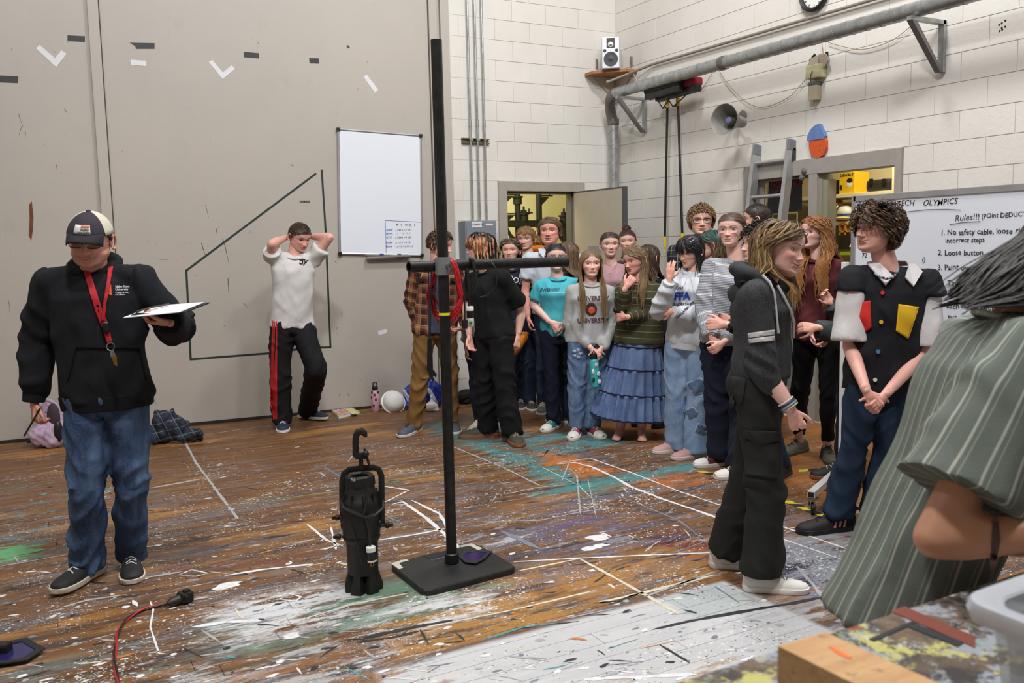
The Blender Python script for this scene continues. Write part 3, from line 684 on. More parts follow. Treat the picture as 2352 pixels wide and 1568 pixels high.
broom(1533, 236, 1527, 545, (1488, 222, 1568, 200), 'black push broom with flat black head, in front of the other', 0, 0, .05)
broom(1557, 232, 1567, 538, (1512, 226, 1604, 200), 'black push broom with red cloth showing on its head', 1, 0, -.02)
# ---- horn loudspeaker
hd = nz(-FH*.69-RH*.74+UP*.02); C = onX(1703, 281, RX-.22); hn = thing('horn_speaker', 'grey horn loudspeaker on the right wall left of the ladder', 'speaker', C-UP*.12)
M_horn = mat('horn_grey', S(128, 126, 120), .5, .1, var=.12)
b = MB(); pr = [(.045, -.02), (.05, .02), (.05, .09), (.075, .14), (.105, .21), (.128, .27), (.133, .275), (.128, .272), (.10, .205), (.068, .135), (.04, .09), (.01, .085)]
b.lathe(pr, C, hd, 36); obj('horn_bell', b, M_horn, hn, True)
b = MB(); b.lathe([(.03, .09), (.03, .2), (.024, .21), (.004, .212)], C, hd, 20); pl = obj('phase_plug', b, M_horn, hn, True)
b = MB(); b.lathe([(.018, .212), (.018, .215), (.003, .2155)], C, hd, 16); obj('badge', b, mat('blue_badge', S(90, 96, 180), .5), pl, True)
b = MB(); Wp = onX(1707, 266, RX-.005); b.lathe([(.045, 0), (.05, .01), (.03, .02)], Wp, (-1, 0, 0), 20); b.tube([Wp+np.array((-.01, 0, 0)), Wp+np.array((-.12, 0, 0)), C+UP*.045+hd*.02], .013, 8); obj('wall_mount', b, M_horn, hn, True)
b = MB(); b.box(onX(1683, 265, RX-.19), (.05, .06, .05), ch=.004); obj('terminal_cap', b, mat('dark_metal', S(58, 58, 58), .5, .4), hn)
# ---- clock
Cc = onX(1873, -17, RX-.012); ck = thing('wall_clock', 'round black-rimmed white clock high on right wall, partly cut by the top', 'clock', Cc-UP*.15)
b = MB(); b.lathe([(.118, 0), (.15, .0), (.152, .03), (.14, .04), (.122, .03), (.118, .012)], Cc, (-1, 0, 0), 48); obj('rim', b, M_bk, ck, True)
b = MB(); b.lathe([(.12, .004), (.12, .012), (.001, .0125)], Cc, (-1, 0, 0), 40); obj('dial', b, M_white, ck)
b = MB()
for k in range(12):
    a = k*math.pi/6; p = Cc+np.array((-.014, math.sin(a)*.105, math.cos(a)*.105)); b.box(p, (.002, .006, .016), np.array([[1, 0, 0], [0, math.cos(a), math.sin(a)], [0, -math.sin(a), math.cos(a)]]))
obj('hour_mark', b, M_ink, ck)['kind'] = 'stuff'
for a, L in ((2.2, .06), (.6, .09)): b = MB(); b.tube([Cc+np.array((-.016, 0, 0)), Cc+np.array((-.016, math.sin(a)*L, math.cos(a)*L))], .003, 4); obj('hand', b, M_ink, ck)
# ---- old doorbell box with wires
C = onX(1874, 165, RX-.05); M_bei = mat('beige_plastic', S(190, 184, 144), .5, var=.06)
db = thing('junction_box', 'yellowed beige junction box with torn cover hanging open on the right wall', 'box', C-UP*.06)
b = MB(); b.box(C, (.09, .14, .105), ch=.006); obj('housing', b, M_bei, db)
b = MB(); P = onX(1885, 140, RX-.05); b.prism([P+np.array((0, .07, -.03)), P+np.array((0, .02, .06)), P+np.array((0, -.05, .05)), P+np.array((0, -.08, -.01)), P+np.array((0, -.03, -.06))], (.012, 0, 0)); b.prism([C+np.array((-.03, .07, .05)), C+np.array((.0, .06, .12)), C+np.array((-.0, -.02, .13)), C+np.array((-.03, -.05, .05))], (.006, 0, 0)); obj('torn_cover', b, mat('taupe_plastic', S(150, 140, 122), .6), db)
b = MB(); P = onX(1874, 136, RX-.03); b.box(P+np.array((0, .02, 0)), (.01, .07, .07), np.array([[1, 0, 0], [0, .8, .6], [0, -.6, .8]])); obj('dark_flap', b, M_bk, db); b = MB(); P = onX(1899, 131, RX-.03); b.box(P, (.01, .025, .08)); obj('dark_flap', b, M_bk, db)
b = MB(); b.tube([onX(1866, 163, RX-.10), onX(1862, 172, RX-.11), onX(1861, 182, RX-.09), onX(1864, 190, RX-.06)], .004, 6); obj('lead', b, mat('grey_lead', S(96, 98, 96), .6), db, True)
C = onX(1871, 213, RX-.035); ch_ = thing('door_chime', 'small beige chime box hanging below the junction box', 'box', C-UP*.1)
b = MB(); b.box(C, (.06, .085, .125), ch=.006); obj('housing', b, mat('chime_beige', S(184, 172, 146), .5), ch_)
b = MB(); b.box(C+UP*.072, (.07, .10, .03), ch=.01); obj('lid', b, mat('grey_lead', S(96, 98, 96), .6), ch_)
b = MB(); b.tube([C-UP*.06, C-UP*.10, C+np.array((0, -.012, -.13)), C+np.array((0, -.022, -.12)), C+np.array((0, -.02, -.10))], .003, 6); obj('wire_hook', b, M_steel, ch_, True)
def wire(pts, m, lab, X_=RX-.02, r=.0028):
    b = MB(); P = [onX(x, y, X_) for x, y in pts]; Q = []
    for i in range(len(P)-1):
        p0, p1, p2, p3 = P[max(i-1, 0)], P[i], P[i+1], P[min(i+2, len(P)-1)]
        for t in np.linspace(0, 1, 6)[:-1]: Q.append(.5*((2*p1)+(-p0+p2)*t+(2*p0-5*p1+4*p2-p3)*t*t+(-p0+3*p1-3*p2+p3)*t**3))
    Q.append(P[-1]); b.tube(Q, r, 5); tag(obj('wire', b, m, None, True), lab, 'wire')
M_wire = mat('tan_wire', S(146, 120, 84), .6)
wire([(1652, 163), (1675, 196), (1715, 235), (1755, 246), (1810, 224), (1838, 196), (1856, 177)], M_wire, 'tan wire sagging in a deep loop left of the junction box')
wire([(1888, 101), (1889, 115), (1892, 130)], M_wire, 'short tan wire from the duct down to the junction box')
wire([(1902, 97), (1940, 108), (1985, 113), (2050, 92), (2106, 48)], M_wire, 'tan wire sagging under the duct left of the big bracket')
wire([(1106+530, 168), (1628, 180), (1612, 205)], M_wire, 'short tan wire between the duct and broom heads')
wire([(1455, 170), (1462, 182), (1466, 192)], mat('pale_wire', S(196, 176, 150), .6), 'short pale wire between the corner shelf and duct', RX-.2)
# ---- blue and orange plaque
C = onX(1881, 323, RX-.004)
pk = thing('wall_plaque', 'painted acorn shaped plaque, blue cap above speckled orange body', 'plaque', onX(1882, 362, RX-.01), None)
Xq = lambda pts: [onX(x, y, RX-.004) for x, y in pts]
b = MB(); b.prism(Xq([(1860, 324), (1861, 312), (1868, 298), (1878, 288), (1888, 284), (1893, 296), (1901, 312), (1899, 318), (1880, 321)]), (-.035, 0, 0)); obj('cap_piece', b, mat('blue_paint', S(92, 118, 168), .6, var=.15, bump=.4, bscale=40), pk)
Nt = NT('speckled_orange'); g = Nt.n('NewGeometry').outputs['Position']; Nt.set(Nt.b.inputs['Base Color'], Nt.mix(Nt.ramp(Nt.noise(g, 70, 3, .7), .60, .63), S(204, 84, 34), S(44, 36, 34))); M_or = Nt.m
b = MB(); b.prism(Xq([(1864, 323), (1900, 317), (1902, 322), (1902, 342), (1896, 356), (1886, 363), (1876, 362), (1867, 353), (1864, 340)]), (-.03, 0, 0)); obj('body_piece', b, M_or, pk)
# ---- ladder
ta, tb = onX(1741, 332, RX-.03), onX(1820, 320, RX-.03)
tb[2] = ta[2] = (ta[2]+tb[2])/2; lad = thing('ladder', 'aluminium ladder leaning on right wall over the glazed door', 'ladder', (RX-.4, (ta[1]+tb[1])/2, 0))
dn = nz(np.array((-.34, 0, -ta[2]))); nrm_ = np.cross(np.array((0, 1., 0)), dn); Rr = np.array([(0, 1., 0), nrm_, dn]).T; LL = ta[2]/-dn[2]
for nm, t_ in (('rail', ta), ('rail', tb)):
    b = MB(); b.box(t_+dn*LL/2, (.022, .075, LL), Rr); b.box(t_+dn*LL/2+np.array((0, .012, 0))-nrm_*.034, (.04, .006, LL), Rr); b.box(t_+dn*LL/2+np.array((0, .012, 0))+nrm_*.034, (.04, .006, LL), Rr); obj('rail', b, M_alu, lad)
    b = MB(); b.box(t_+dn*.05, (.03, .08, .09), Rr, ch=.004); obj('end_cap', b, mat('cap_grey', S(110, 114, 120), .5), lad)
k = 0
while .17+k*.305 < LL-.1:
    s_ = .17+k*.305; b = MB(); b.tube([ta+dn*s_, tb+dn*s_], .017, 10); obj('rung', b, M_alu, lad, True); k += 1
b = MB(); b.box(tb+dn*.13-nrm_*.03, (.03, .05, .12), Rr, ch=.004); obj('lock_hook', b, mat('dark_metal', S(58, 58, 58), .5, .4), lad)
# anchor holes
b = MB()
for dx, dy in ((0, 0), (8, -6), (-6, 4), (8, 8), (0, 11), (-5, 18), (1, 15)): b.ball(onX(2301+dx, 53+dy, RX-.001), (.004, .007, .007), 8, 6)
o = obj('anchor_hole', b, M_bk, wr); o['kind'] = 'stuff'
# ---- tool room shelving and goods (through the open leaf)
SXF = 6.85; sx_ = lambda x, y, X_=SXF: onX(x, y, X_)
shelf = thing('storage_shelf', 'cream painted shelving full of boxes inside the tool room', 'shelf', (SXF+.2, 5.2, 0))
M_cream = mat('cream_paint', S(232, 226, 200), .5); M_ply = mat('pine_ply', S(204, 152, 78), .6, var=.1); M_card = mat('cardboard', S(176, 128, 82), .7)
z1, z2, z3 = sx_(1960, 443)[2], sx_(1960, 507)[2], sx_(1945, 562)[2]
for z in (z1, z2, z3, z3-.35, z3-.75):
    b = MB(); zbox(b, SXF, SXF+.45, 3.6, 7.9, z-.035, z, .003); obj('shelf_board', b, M_cream, shelf)
for (x, w) in ((2050, .10), (1868, .03)):
    Yp = sx_(x, 430)[1]; b = MB(); zbox(b, SXF-.01, SXF+.03, Yp-w, Yp, 0, 2.7); obj('upright', b, M_cream, shelf)
b = MB(); A, B_ = sx_(1880, 456, SXF+.03), sx_(1893, 500, SXF+.03); zbox(b, SXF+.02, SXF+.04, B_[1], A[1], B_[2], A[2])
obj('cubby_frame', b, M_ply, shelf)
def goods(nm, lab, x0, y0, x1, y1, z, m, dep=.2, X_=SXF+.03, cat='box', ch=.003):
    A, B_ = sx_(x0, y0, X_), sx_(x1, y1, X_); h = A[2]-z
    o = thing(nm, lab, cat, (X_+dep/2, (A[1]+B_[1])/2, z)); b = MB(); zbox(b, X_, X_+dep, B_[1], A[1], z, z+h, ch); return o, b, A, B_, h
yb_ = mat('box_yellow', S(232, 190, 30), .5)
o, b, A, B_, h = goods('tool_box', 'large yellow product box with black lettering on the upper store shelf', 1928, 397, 1962, 440, z1, yb_); obj('carton', b, yb_, o)
ya = np.array((0, -1., 0)); wA = A[1]-B_[1]
obj('lettering', text_mb('DEWALT', wA*.22, (SXF+.029, A[1]-wA*.06, z1+h*.80), ya, UP, .001, .03), M_ink, o)
b = MB(); b.ball((SXF+.03, A[1]-wA*.66, z1+h*.42), (.004, wA*.2, h*.16), 16, 8); obj('tool_picture', b, M_white, o); b = MB(); b.ball((SXF+.028, A[1]-wA*.7, z1+h*.6), (.004, wA*.2, h*.12), 16, 8); b.box((SXF+.029, A[1]-wA*.12, z1+h*.3), (.002, wA*.14, h*.24)); obj('print_mark', b, M_ink, o)
o, b, A, B_, h = goods('product_box', 'small orange-yellow box leftmost on the upper store shelf', 1881, 419, 1896, 443, z1, yb_); obj('carton', b, mat('box_orange', S(222, 166, 34), .5), o)
o, b, A, B_, h = goods('product_box', 'black box between two yellow boxes on the upper store shelf', 1897, 416, 1926, 441, z1, yb_); obj('carton', b, M_bk, o)
b = MB(); b.box((SXF+.029, A[1]-.03, z1+h*.85), (.002, .04, .02)); b.box((SXF+.029, B_[1]+.04, z1+h*.5), (.002, .02, .06)); obj('print_mark', b, yb_, o)
o, b, A, B_, h = goods('hard_case', 'black plastic tool case on its side on the upper store shelf', 1988, 414, 2044, 433, z1, M_bk, .2, SXF+.03, 'case', .03); obj('shell', b, mat('case_black', S(44, 44, 42), .4), o)
for x in (2001, 2030): P = sx_(x, 418, SXF+.025); b = MB(); b.box(P, (.02, .03, .06), ch=.004); obj('latch', b, M_bk, o)
o, b, A, B_, h = goods('carton', 'brown cardboard box on the middle store shelf behind duct hose', 1896, 467, 1922, 500, z2, M_card); obj('carton', b, M_card, o)
C = sx_(1922, 490, SXF+.05); b = MB()
for k in range(10):
    a = math.pi*k/9; b.lathe([(.045, -.008), (.05, 0), (.045, .008)], C+np.array((.02, -.07*math.cos(a)+.0, .09*math.sin(a)-.05)), (0, math.sin(a)+.01, math.cos(a)), 16)
tag(obj('duct_hose', b, mat('foil', S(196, 196, 190), .3, .8), None, True), 'crinkled silver foil duct hose bent over on the store shelf', 'hose')
C = sx_(1943, 493, SXF+.04); o = thing('respirator_mask', 'white and grey respirator mask with blue band on the store shelf', 'mask', C-UP*.05)
b = MB(); b.ball(C+UP*.02, (.08, .08, .065), 18, 10); obj('shell', b, mat('mask_white', S(220, 224, 228), .4), o, True)
b = MB(); b.lathe([(.082, -.008), (.084, .008)], C+UP*.0, UP, 20); obj('band', b, mat('mask_blue', S(40, 90, 150), .5), o, True)
b = MB(); b.ball(C+np.array((-.04, 0, -.03)), (.06, .075, .02), 14, 8); obj('visor', b, mat('mask_sand', S(206, 194, 150), .5), o, True)
A, B_ = sx_(1930, 515), sx_(1955, 548)
b = MB()
for s_ in np.linspace(A[1], B_[1], 3): zbox(b, SXF-.01, SXF+.02, s_-.008, s_+.008, B_[2], A[2])
for s_ in np.linspace(A[2], B_[2], 3): zbox(b, SXF-.01, SXF+.02, B_[1], A[1], s_-.008, s_+.008)
zbox(b, SXF+.02, SXF+.3, B_[1], A[1], B_[2], A[2]); tag(obj('pigeonhole_unit', b, M_ply), 'small pine pigeonhole unit under the middle store shelf', 'shelf')
o, b, A, B_, h = goods('tool_tray', 'black tray with a lime green stripe on the low store shelf', 1925, 540, 1955, 572, z3-.04, M_bk, .2, SXF-.03, 'tray'); obj('tray', b, mat('case_black', S(44, 44, 42), .4), o)
b = MB(); P, Q = sx_(1930, 579, SXF-.04), sx_(1952, 583, SXF-.04); zbox(b, SXF-.045, SXF-.035, Q[1], P[1], Q[2]-.01, P[2]+.005); obj('lime_stripe', b, mat('lime', S(170, 214, 40), .5), o)
P = sx_(1877, 487, SXF-.1); b = MB(); b.ball(P, .05, 16, 10); b.lathe([(.03, -.06), (.02, -.03)], P, UP, 12); tag(obj('globe_lamp', b, mat('lamp_glow', S(255, 236, 190), .4, emis=S(255, 220, 150), estr=2.2), None, True), 'small glowing round globe lamp beside a wooden cubby', 'lamp')
o, b, A, B_, h = goods('wood_crate', 'open orange wooden cubby standing on the middle store shelf', 1880, 457, 1894, 503, z2, M_ply, .25, SXF+.0, 'crate')
zbox(b, SXF-.002, SXF+.02, B_[1]+.03, A[1]-.03, z2+.03, z2+h-.03); obj('crate_wall', b, M_ply, o)
# goods behind the glazed leaf
o, b, A, B_, h = goods('clear_bin', 'clear plastic bin behind the glass of the left door', 1775, 492, 1830, 560, 1.2, None, .3, 6.5, 'bin')
b2 = MB()
for (y, z, y2, z_2) in ((A[1], 1.2, A[1], 1.2+h), (B_[1], 1.2, B_[1], 1.2+h), (A[1], 1.2+h, B_[1], 1.2+h), (A[1], 1.2, B_[1], 1.2)): b2.tube([(6.5, y, z), (6.5, y2, z_2)], .006, 5)
obj('rim', b2, mat('clear_edge', S(210, 214, 206), .3), o); b = MB(); zbox(b, 6.5, 6.9, 5.3, 6.6, 1.16, 1.2); obj('shelf_board', b, M_ply, o)
b = MB(); A, B_ = onX(1818, 523, 6.45), onX(1826, 523, 6.45); A2 = onX(1813, 522, 6.44); B2 = onX(1829, 600, 6.44); zbox(b, 6.44, 6.45, B2[1], A2[1], B2[2], A2[2]); o = tag(obj('framed_notice', b, mat('paper', S(222, 222, 222), .7)), 'white notice with a red frame behind the glazed door', 'notice')
b = MB(); zbox(b, 6.435, 6.445, B2[1]-.015, A2[1], A2[2], A2[2]+.015); zbox(b, 6.435, 6.445, B2[1]-.015, B2[1], B2[2], A2[2]); obj('frame', b, mat('coral_frame', S(190, 96, 84), .6), o)
# ---- rolling whiteboard
XB = 4.42; BYL = onX(1960, 500, XB)[1]; ztop = onX(1960, 457, XB)[2]; zbot = ztop-1.25; YE = BYL-2.0
rb = thing('rolling_whiteboard', 'large white rolling board with handwritten tech olympics rules, behind the boy in colour-block shirt', 'whiteboard', (XB, BYL-1, 0))
b = MB(); zbox(b, XB, XB+.02, YE, BYL, zbot, ztop); obj('board_panel', b, M_wb, rb)
for (y0, y1, z0, z1_) in ((BYL-.02, BYL+.012, zbot-.02, ztop+.02), (YE-.01, YE+.02, zbot-.02, ztop+.02)): b = MB(); zbox(b, XB-.006, XB+.03, y0, y1, z0, z1_, .003); obj('frame_rail', b, M_alu, rb)
for z in (ztop, zbot): b = MB(); zbox(b, XB-.006, XB+.03, YE, BYL, z-.018, z+.018, .003); obj('frame_rail', b, M_alu, rb)
YP = onX(1944, 900, XB+.01)[1]+.03
for Yp in (YP, YE-.05):
    b = MB(); zbox(b, XB-.0, XB+.035, Yp-.018, Yp+.018, .13, onX(1944, 602, XB)[2], .003); obj('post', b, M_white, rb)
    F0 = onZ(1863, 1136, .125) if Yp == YP else np.array((XB-.5, Yp, .125)); F1 = np.array((2*XB-F0[0]+.02, 2*Yp-F0[1], .125)); t = nz(F1-F0); Rf = np.array([t, np.cross(UP, t), UP]).T; Lf = np.linalg.norm(F1-F0)
    b = MB(); b.box((F0+F1)/2, (Lf, .042, .04), Rf, ch=.003); b.box(F0-t*.0005, (.004, .03, .028), Rf, 1); obj('foot_rail', b, [mat('foot_white', S(198, 196, 196), .4), M_bk], rb)
    for Pq in (F0+t*.045, F1-t*.045):
        b = MB(); b.lathe([(.03, -.012), (.036, -.008), (.036, .008), (.03, .012)], (Pq[0], Pq[1], .036), (t[0]*.3+t[1], -t[0]+t[1]*.3, 0), 20); w = obj('caster_wheel', b, M_bkr, rb, True)
        b = MB(); b.box((Pq[0], Pq[1], .092), (.06, .05, .012), Rf); b.box((Pq[0]-.01, Pq[1]+.02, .07), (.03, .003, .04), Rf); b.box((Pq[0]-.01, Pq[1]-.02, .07), (.03, .003, .04), Rf); b.lathe([(.008, -.024), (.008, .024)], (Pq[0], Pq[1], .036), (t[1], -t[0], 0), 8); obj('caster_fork', b, M_steel, w)
def rtext(tx, x, y, cap, m=M_ink, jit=.045, sl=.0, bold=.012, par=None):
    P = onX(x, y, XB-.0005); sz = cap*dist(P)/CF/.70; rise = np.array((0, -1, .0)); return obj('lettering', text_mb(tx, sz, P, rise, UP, .0012, bold, sl, jit, int(x+y)), m, par or rb)
rtext('TECH', 2060, 474, 12.5, sl=.15, bold=.006); rtext('OLYMPICS', 2120, 473, 13, sl=.15, bold=.006)
rtext('Rules!!!', 2193, 507, 14, sl=.1, bold=.002); rtext('(POint DEDUCTIONS)', 2254, 501, 10.5)
rtext('1. No safety cable, loose rigging', 2160, 540, 12); rtext('incorrect steps', 2171, 557, 11)
rtext('2. Loose button', 2154, 586, 12); rtext('3. Paint over line; Incorrect', 2153, 619, 12.5); rtext('unclean brush', 2213, 632, 8)
rtext('4. Time helps score, not', 2160, 655, 12); rtext('guarantee', 2180, 677, 11); rtext('Each match counts', 2174, 707, 12); rtext('each', 2177, 730, 9); rtext('72', 1980, 590, 10); rtext('()', 2118, 600, 10)
b = MB()
def stroke(pts, r=.0016, fn=lambda x, y: onX(x, y, XB-.001)): b.tube([fn(*p) for p in pts], r, 4)
stroke([(2084, 486), (2130, 481), (2175, 480), (2207, 482)]); stroke([(2181, 515), (2215, 510), (2252, 508)], .002); obj('underline', b, M_gr_ink, rb)
b = MB(); C = (1975, 470); st = [(C[0]+9*math.sin(k*4*math.pi/5)*.8, C[1]-9*math.cos(k*4*math.pi/5)*.9) for k in range(6)]; stroke(st); obj('star_drawing', b, M_blue_ink, rb)
# ---- pole stand with crossbar
P0 = onZ(1038, 1291, .028); dP = dist(P0); zt = W(993, 92, dP)[2]
ps = thing('pole_stand', 'tall black pipe stand with a crossbar on a heavy black floor base', 'stand', P0*np.array((1, 1, 0)))
cs = [onZ(x, y, .028) for x, y in ((893, 1293), (1095, 1247), (1190, 1302), (975, 1358))]
ctr = sum(cs)/4; ring = []
for i in range(4):
    c0, c1, c2 = cs[i-1], cs[i], cs[(i+1) % 4]
    for t in (.0, .33, .66, 1.): ring.append((1-t)**2*(c1+nz(c0-c1)*.05)+2*t*(1-t)*c1+t*t*(c1+nz(c2-c1)*.05))
b = MB(); rr = [np.array(p) for p in ring]
b.loft([[p*np.array((1, 1, 0))+UP*.0 for p in rr], [p*np.array((1, 1, 0))+UP*.022 for p in rr], [ctr+(p-ctr)*.985 for p in rr]]); obj('base_plate', b, mat('black_base', S(30, 30, 31), .5, var=.3, bump=.3, bscale=90), ps)
def onp(x, y): return onZ(x, y, .0285)
for q in (((898, 1294), (932, 1284), (939, 1287), (916, 1293), (926, 1304), (916, 1307)), ((1051, 1254), (1083, 1248), (1108, 1259), (1099, 1264), (1078, 1253), (1060, 1257))):
    b = MB(); b.prism([onp(x, y) for x, y in q], UP*.0015); obj('pale_tape', b, mat('aged_white_tape', S(186, 180, 166), .7), ps)
b = MB(); b.prism([onp(x, y) for x, y in ((968, 1276), (1022, 1266), (1025, 1276), (990, 1284), (980, 1280))], UP*.0006); obj('recess_plate', b, M_bk, ps)
xa = nz(onp(1022, 1278)-onp(990, 1286)); obj('lettering', text_mb('STAGE WEIGHT', .018, onp(992, 1287), xa, np.cross(UP, xa), .0007, .01), mat('print_grey', S(130, 130, 130), .6), ps)
b = MB(); b.tube([P0, P0*np.array((1, 1, 0))+UP*zt], .0262, 24); b.lathe([(.02, 0), (.0262, .0)], P0*np.array((1, 1, 0))+UP*zt, UP, 24); pole = obj('pole', b, M_bp, ps, True)
b = MB(); b.lathe([(.028, 0), (.035, .004), (.035, .045), (.03, .05), (.027, .05)], P0, UP, 28); obj('collar', b, M_bk, ps, True)
zy = W(1012, 721, dP)[2]; b = MB(); zz = P0*np.array((1, 1, 0))+UP*zy; b.lathe([(.0264, -.006), (.0267, -.006), (.0267, .006), (.0264, .006)], zz, UP, 24, cap=False)
obj('yellow_tape', b, mat('yellow_tape', S(226, 226, 40), .5), ps, True)
cz = W(1013, 611, dP)[2]; cxp = P0*np.array((1, 1, 0))+UP*cz; bdir = None
PL = W(953, 612, dP-.10); PRr = W(1318, 610, dP+.42); PL[2] = PRr[2] = cz
bo = FH*.056; v_ = nz(PRr-PL); 
# bar axis passes just behind the pole
off = (cxp+bo-PL)-v_*((cxp+bo-PL)@v_); off[2] = 0
A, B_ = PL+off, PRr+off
b = MB(); a_, c_ = frame(v_); n = 24
ri = .0262; rings = [b.ell(A+v_*.04, a_*(ri-.005), c_*(ri-.005), n), b.ell(A, a_*(ri-.005), c_*(ri-.005), n), b.ell(A, a_*ri, c_*ri, n), b.ell(B_, a_*ri, c_*ri, n), b.ell(B_, a_*(ri-.005), c_*(ri-.005), n), b.ell(B_-v_*.04, a_*(ri-.005), c_*(ri-.005), n)]
b.loft(rings); bar = obj('crossbar', b, M_bp, ps, True)
M_cast = mat('cast_alloy', S(140, 142, 144), .45, .5, var=.1, bump=.3)
b = MB(); b.lathe([(.0262, -.042), (.036, -.042), (.037, -.03), (.037, .03), (.036, .042), (.0262, .042)], cxp, UP, 28); b.lathe([(.0262, -.045), (.036, -.045), (.037, -.03), (.037, .03), (.036, .045), (.0262, .045)], cxp+bo, v_, 28)
cp = obj('coupler', b, M_cast, ps, True)
b = MB(); sdir = nz(-FH+RH*.55); b.lathe([(.014, .03), (.014, .048), (.008, .048), (.007, .04)], cxp+RH*.012, sdir, 16); obj('set_screw', b, M_steel, cp, True)
bar_at = lambda x: A+v_*min(range(1000), key=lambda k: abs(1176+CF*(((A+v_*k*.0012)-CAM)@CR)/(((A+v_*k*.0012)-CAM)@CFW)-x))*.0012
# red cable coil
rs = random.Random(8); M_rc = mat('red_cable', S(176, 26, 34), .4); M_bc = mat('black_cable', S(26, 26, 28), .45)
def coil(n, xc, wpx, ytop, ybot, r, m, nm, lab, spread=6, dj=.02, seed=1):
    rs = random.Random(seed); Bc = bar_at(xc); d0 = dist(Bc); t = thing(nm, lab, 'cable', W(xc, ybot, d0)); 
    b = MB(); pts = []
    for k in range(n):
        w = wpx/2*(1-.25*rs.random()); yb2 = ybot-(ybot-ytop)*.22*rs.random(); x0 = xc+rs.uniform(-spread, spread)*.6; dd = rs.uniform(-dj, dj)
        for i in range(28):
            a = 2*math.pi*i/28; yy = (1-math.cos(a))/2; sx1 = math.sin(a)*(1 if yy < .2 else 1)
            X_ = x0+w*math.copysign(abs(math.sin(a))**.8, math.sin(a))*(.55+.5*yy**.7 if yy < .55 else 1.0)*(1 if yy > .1 else .9)+spread*.3*math.sin(3*a+k)
            Y_ = ytop-1+rs.uniform(-.4, .4)+(yb2-ytop)*yy
            pts.append(W(X_, Y_, d0+dd+(-.045 if math.sin(a) > 0 else .045)*min(1, abs(math.sin(a))*3)))
    b.tube(pts, r, 7); obj('cable_loops', b, m, t, True); return t, d0
rc, d0 = coil(10, 1024, 84, 592, 752, .0050, M_rc, 'red_cable_coil', 'coiled red cable hung over the crossbar beside the pole', 8)
b = MB(); b.tube([W(1060, 640, d0-.06), W(1067, 690, d0-.06), W(1068, 740, d0-.05)], .0045, 7); b.tube([W(1068, 735, d0-.05), W(1067, 754, d0-.05)], .014, 10); obj('black_plug', b, M_bc, rc, True)
b = MB(); P, Q = W(994, 660, d0+.02), W(998, 690, d0+.02); b.tube([P, W(992, 675, d0-.03), Q], .006, 8); b.ball(P, .012, 10, 8); obj('cable_tie', b, M_bk, rc, True)
kc, d1 = coil(4, 1082, 26, 593, 690, .0055, M_bc, 'black_cable_coil', 'coiled black cable on the crossbar right of the red coil', 3, .015, 5)
b = MB(); b.tube([W(1050, 598, d1), W(1066, 600, d1-.03), W(1074, 625, d1-.04), W(1077, 680, d1-.04), W(1077, 703, d1-.03)], .0065, 7); b.tube([W(1108, 602, d1+.02), W(1128, 600, d1+.02), W(1142, 620, d1), W(1140, 655, d1), W(1120, 678, d1), W(1100, 683, d1)], .0028, 6); obj('hanging_lead', b, M_bc, kc, True)
P, Q = W(1079, 703, d1-.03), W(1080, 750, d1-.03); v2 = nz(Q-P); L = np.linalg.norm(Q-P)
b = MB(); b.lathe([(.016, 0), (.019, .004), (.019, L*.22)], P, v2, 18, 0); b.lathe([(.0175, L*.22), (.0175, L*.58)], P, v2, 18, 1); b.lathe([(.019, L*.58), (.0195, L*.9), (.015, L)], P, v2, 18, 0); cn_ = obj('twist_connector', b, [M_white, M_bk], kc, True)
b = MB(); b.ball(P+v2*L*.78-FH*.019+RH*.004, (.008, .008, .009), 14, 8); obj('green_dot', b, mat('green_dot', S(30, 140, 60), .5), cn_, True)
# wrench on a cord
dW = dist(bar_at(992))-.03; wr_ = thing('spanner', 'black adjustable spanner hanging on a cord from crossbar', 'spanner', W(990, 875, dW))
b = MB(); P1, P2 = W(987, 776, dW), W(987.5, 850, dW); vv = nz(P2-P1)
b.prism([P1-RH*.011, P1+RH*.011, P2+RH*.014, P2-RH*.014], FH*.012)
b.prism([P2-RH*.014, P2+RH*.016, W(1003, 860, dW), W(1001, 868, dW), W(997, 862, dW), W(994, 866, dW), W(998, 873, dW), W(993, 876, dW), W(986, 866, dW), W(984, 856, dW)], FH*.014); obj('handle', b, mat('spanner_steel', S(40, 40, 42), .4, .5), wr_)
b = MB(); b.tube([bar_at(984)-UP*.02, W(986.5, 776, dW)], .0022, 5); b.tube([bar_at(990)-UP*.02, W(989, 776, dW)], .0022, 5); obj('cord', b, M_bc, wr_, True)
# ---- ellipsoidal spotlight standing on its back
Lb = onZ(836, 1352, 0); dL = dist(Lb); sL = dL/CF
sl = thing('stage_light', 'black ellipsoidal stage light standing upright on the painted floor', 'stage light', Lb)
LP_ = lambda x, y, o=0: W(x, y, dL+o)
zL = lambda y: LP_(836, y)[2]; ax0 = Lb.copy()
def cz_(y): p = ax0.copy(); p[2] = zL(y); return p
M_lt = mat('lamp_black', S(22, 22, 23), .5, .1, bump=.15, bscale=120)
def rngs(lst, n=28): 
    b = MB(); b.loft([b.ell(cz_(y), RH*r*sL, FH*r*sL, n) for y, r in lst]); return b
obj('lamp_housing', rngs([(1313, 33), (1312, 36), (1245, 37), (1236, 40), (1232, 44), (1226, 43)]), M_lt, sl, True)
obj('barrel', rngs([(1226, 42), (1222, 44), (1160, 46), (1142, 42), (1138, 38), (1112, 34), (1108, 33)]), M_lt, sl, True)
b = MB(); n8 = 8
b.loft([b.ell(cz_(y), RH*r*sL, FH*r*sL, 8) for y, r in ((1112, 33), (1112, 37), (1092, 36), (1088, 30), (1092, 22), (1106, 20))]); gf = obj('gel_holder', b, M_lt, sl)
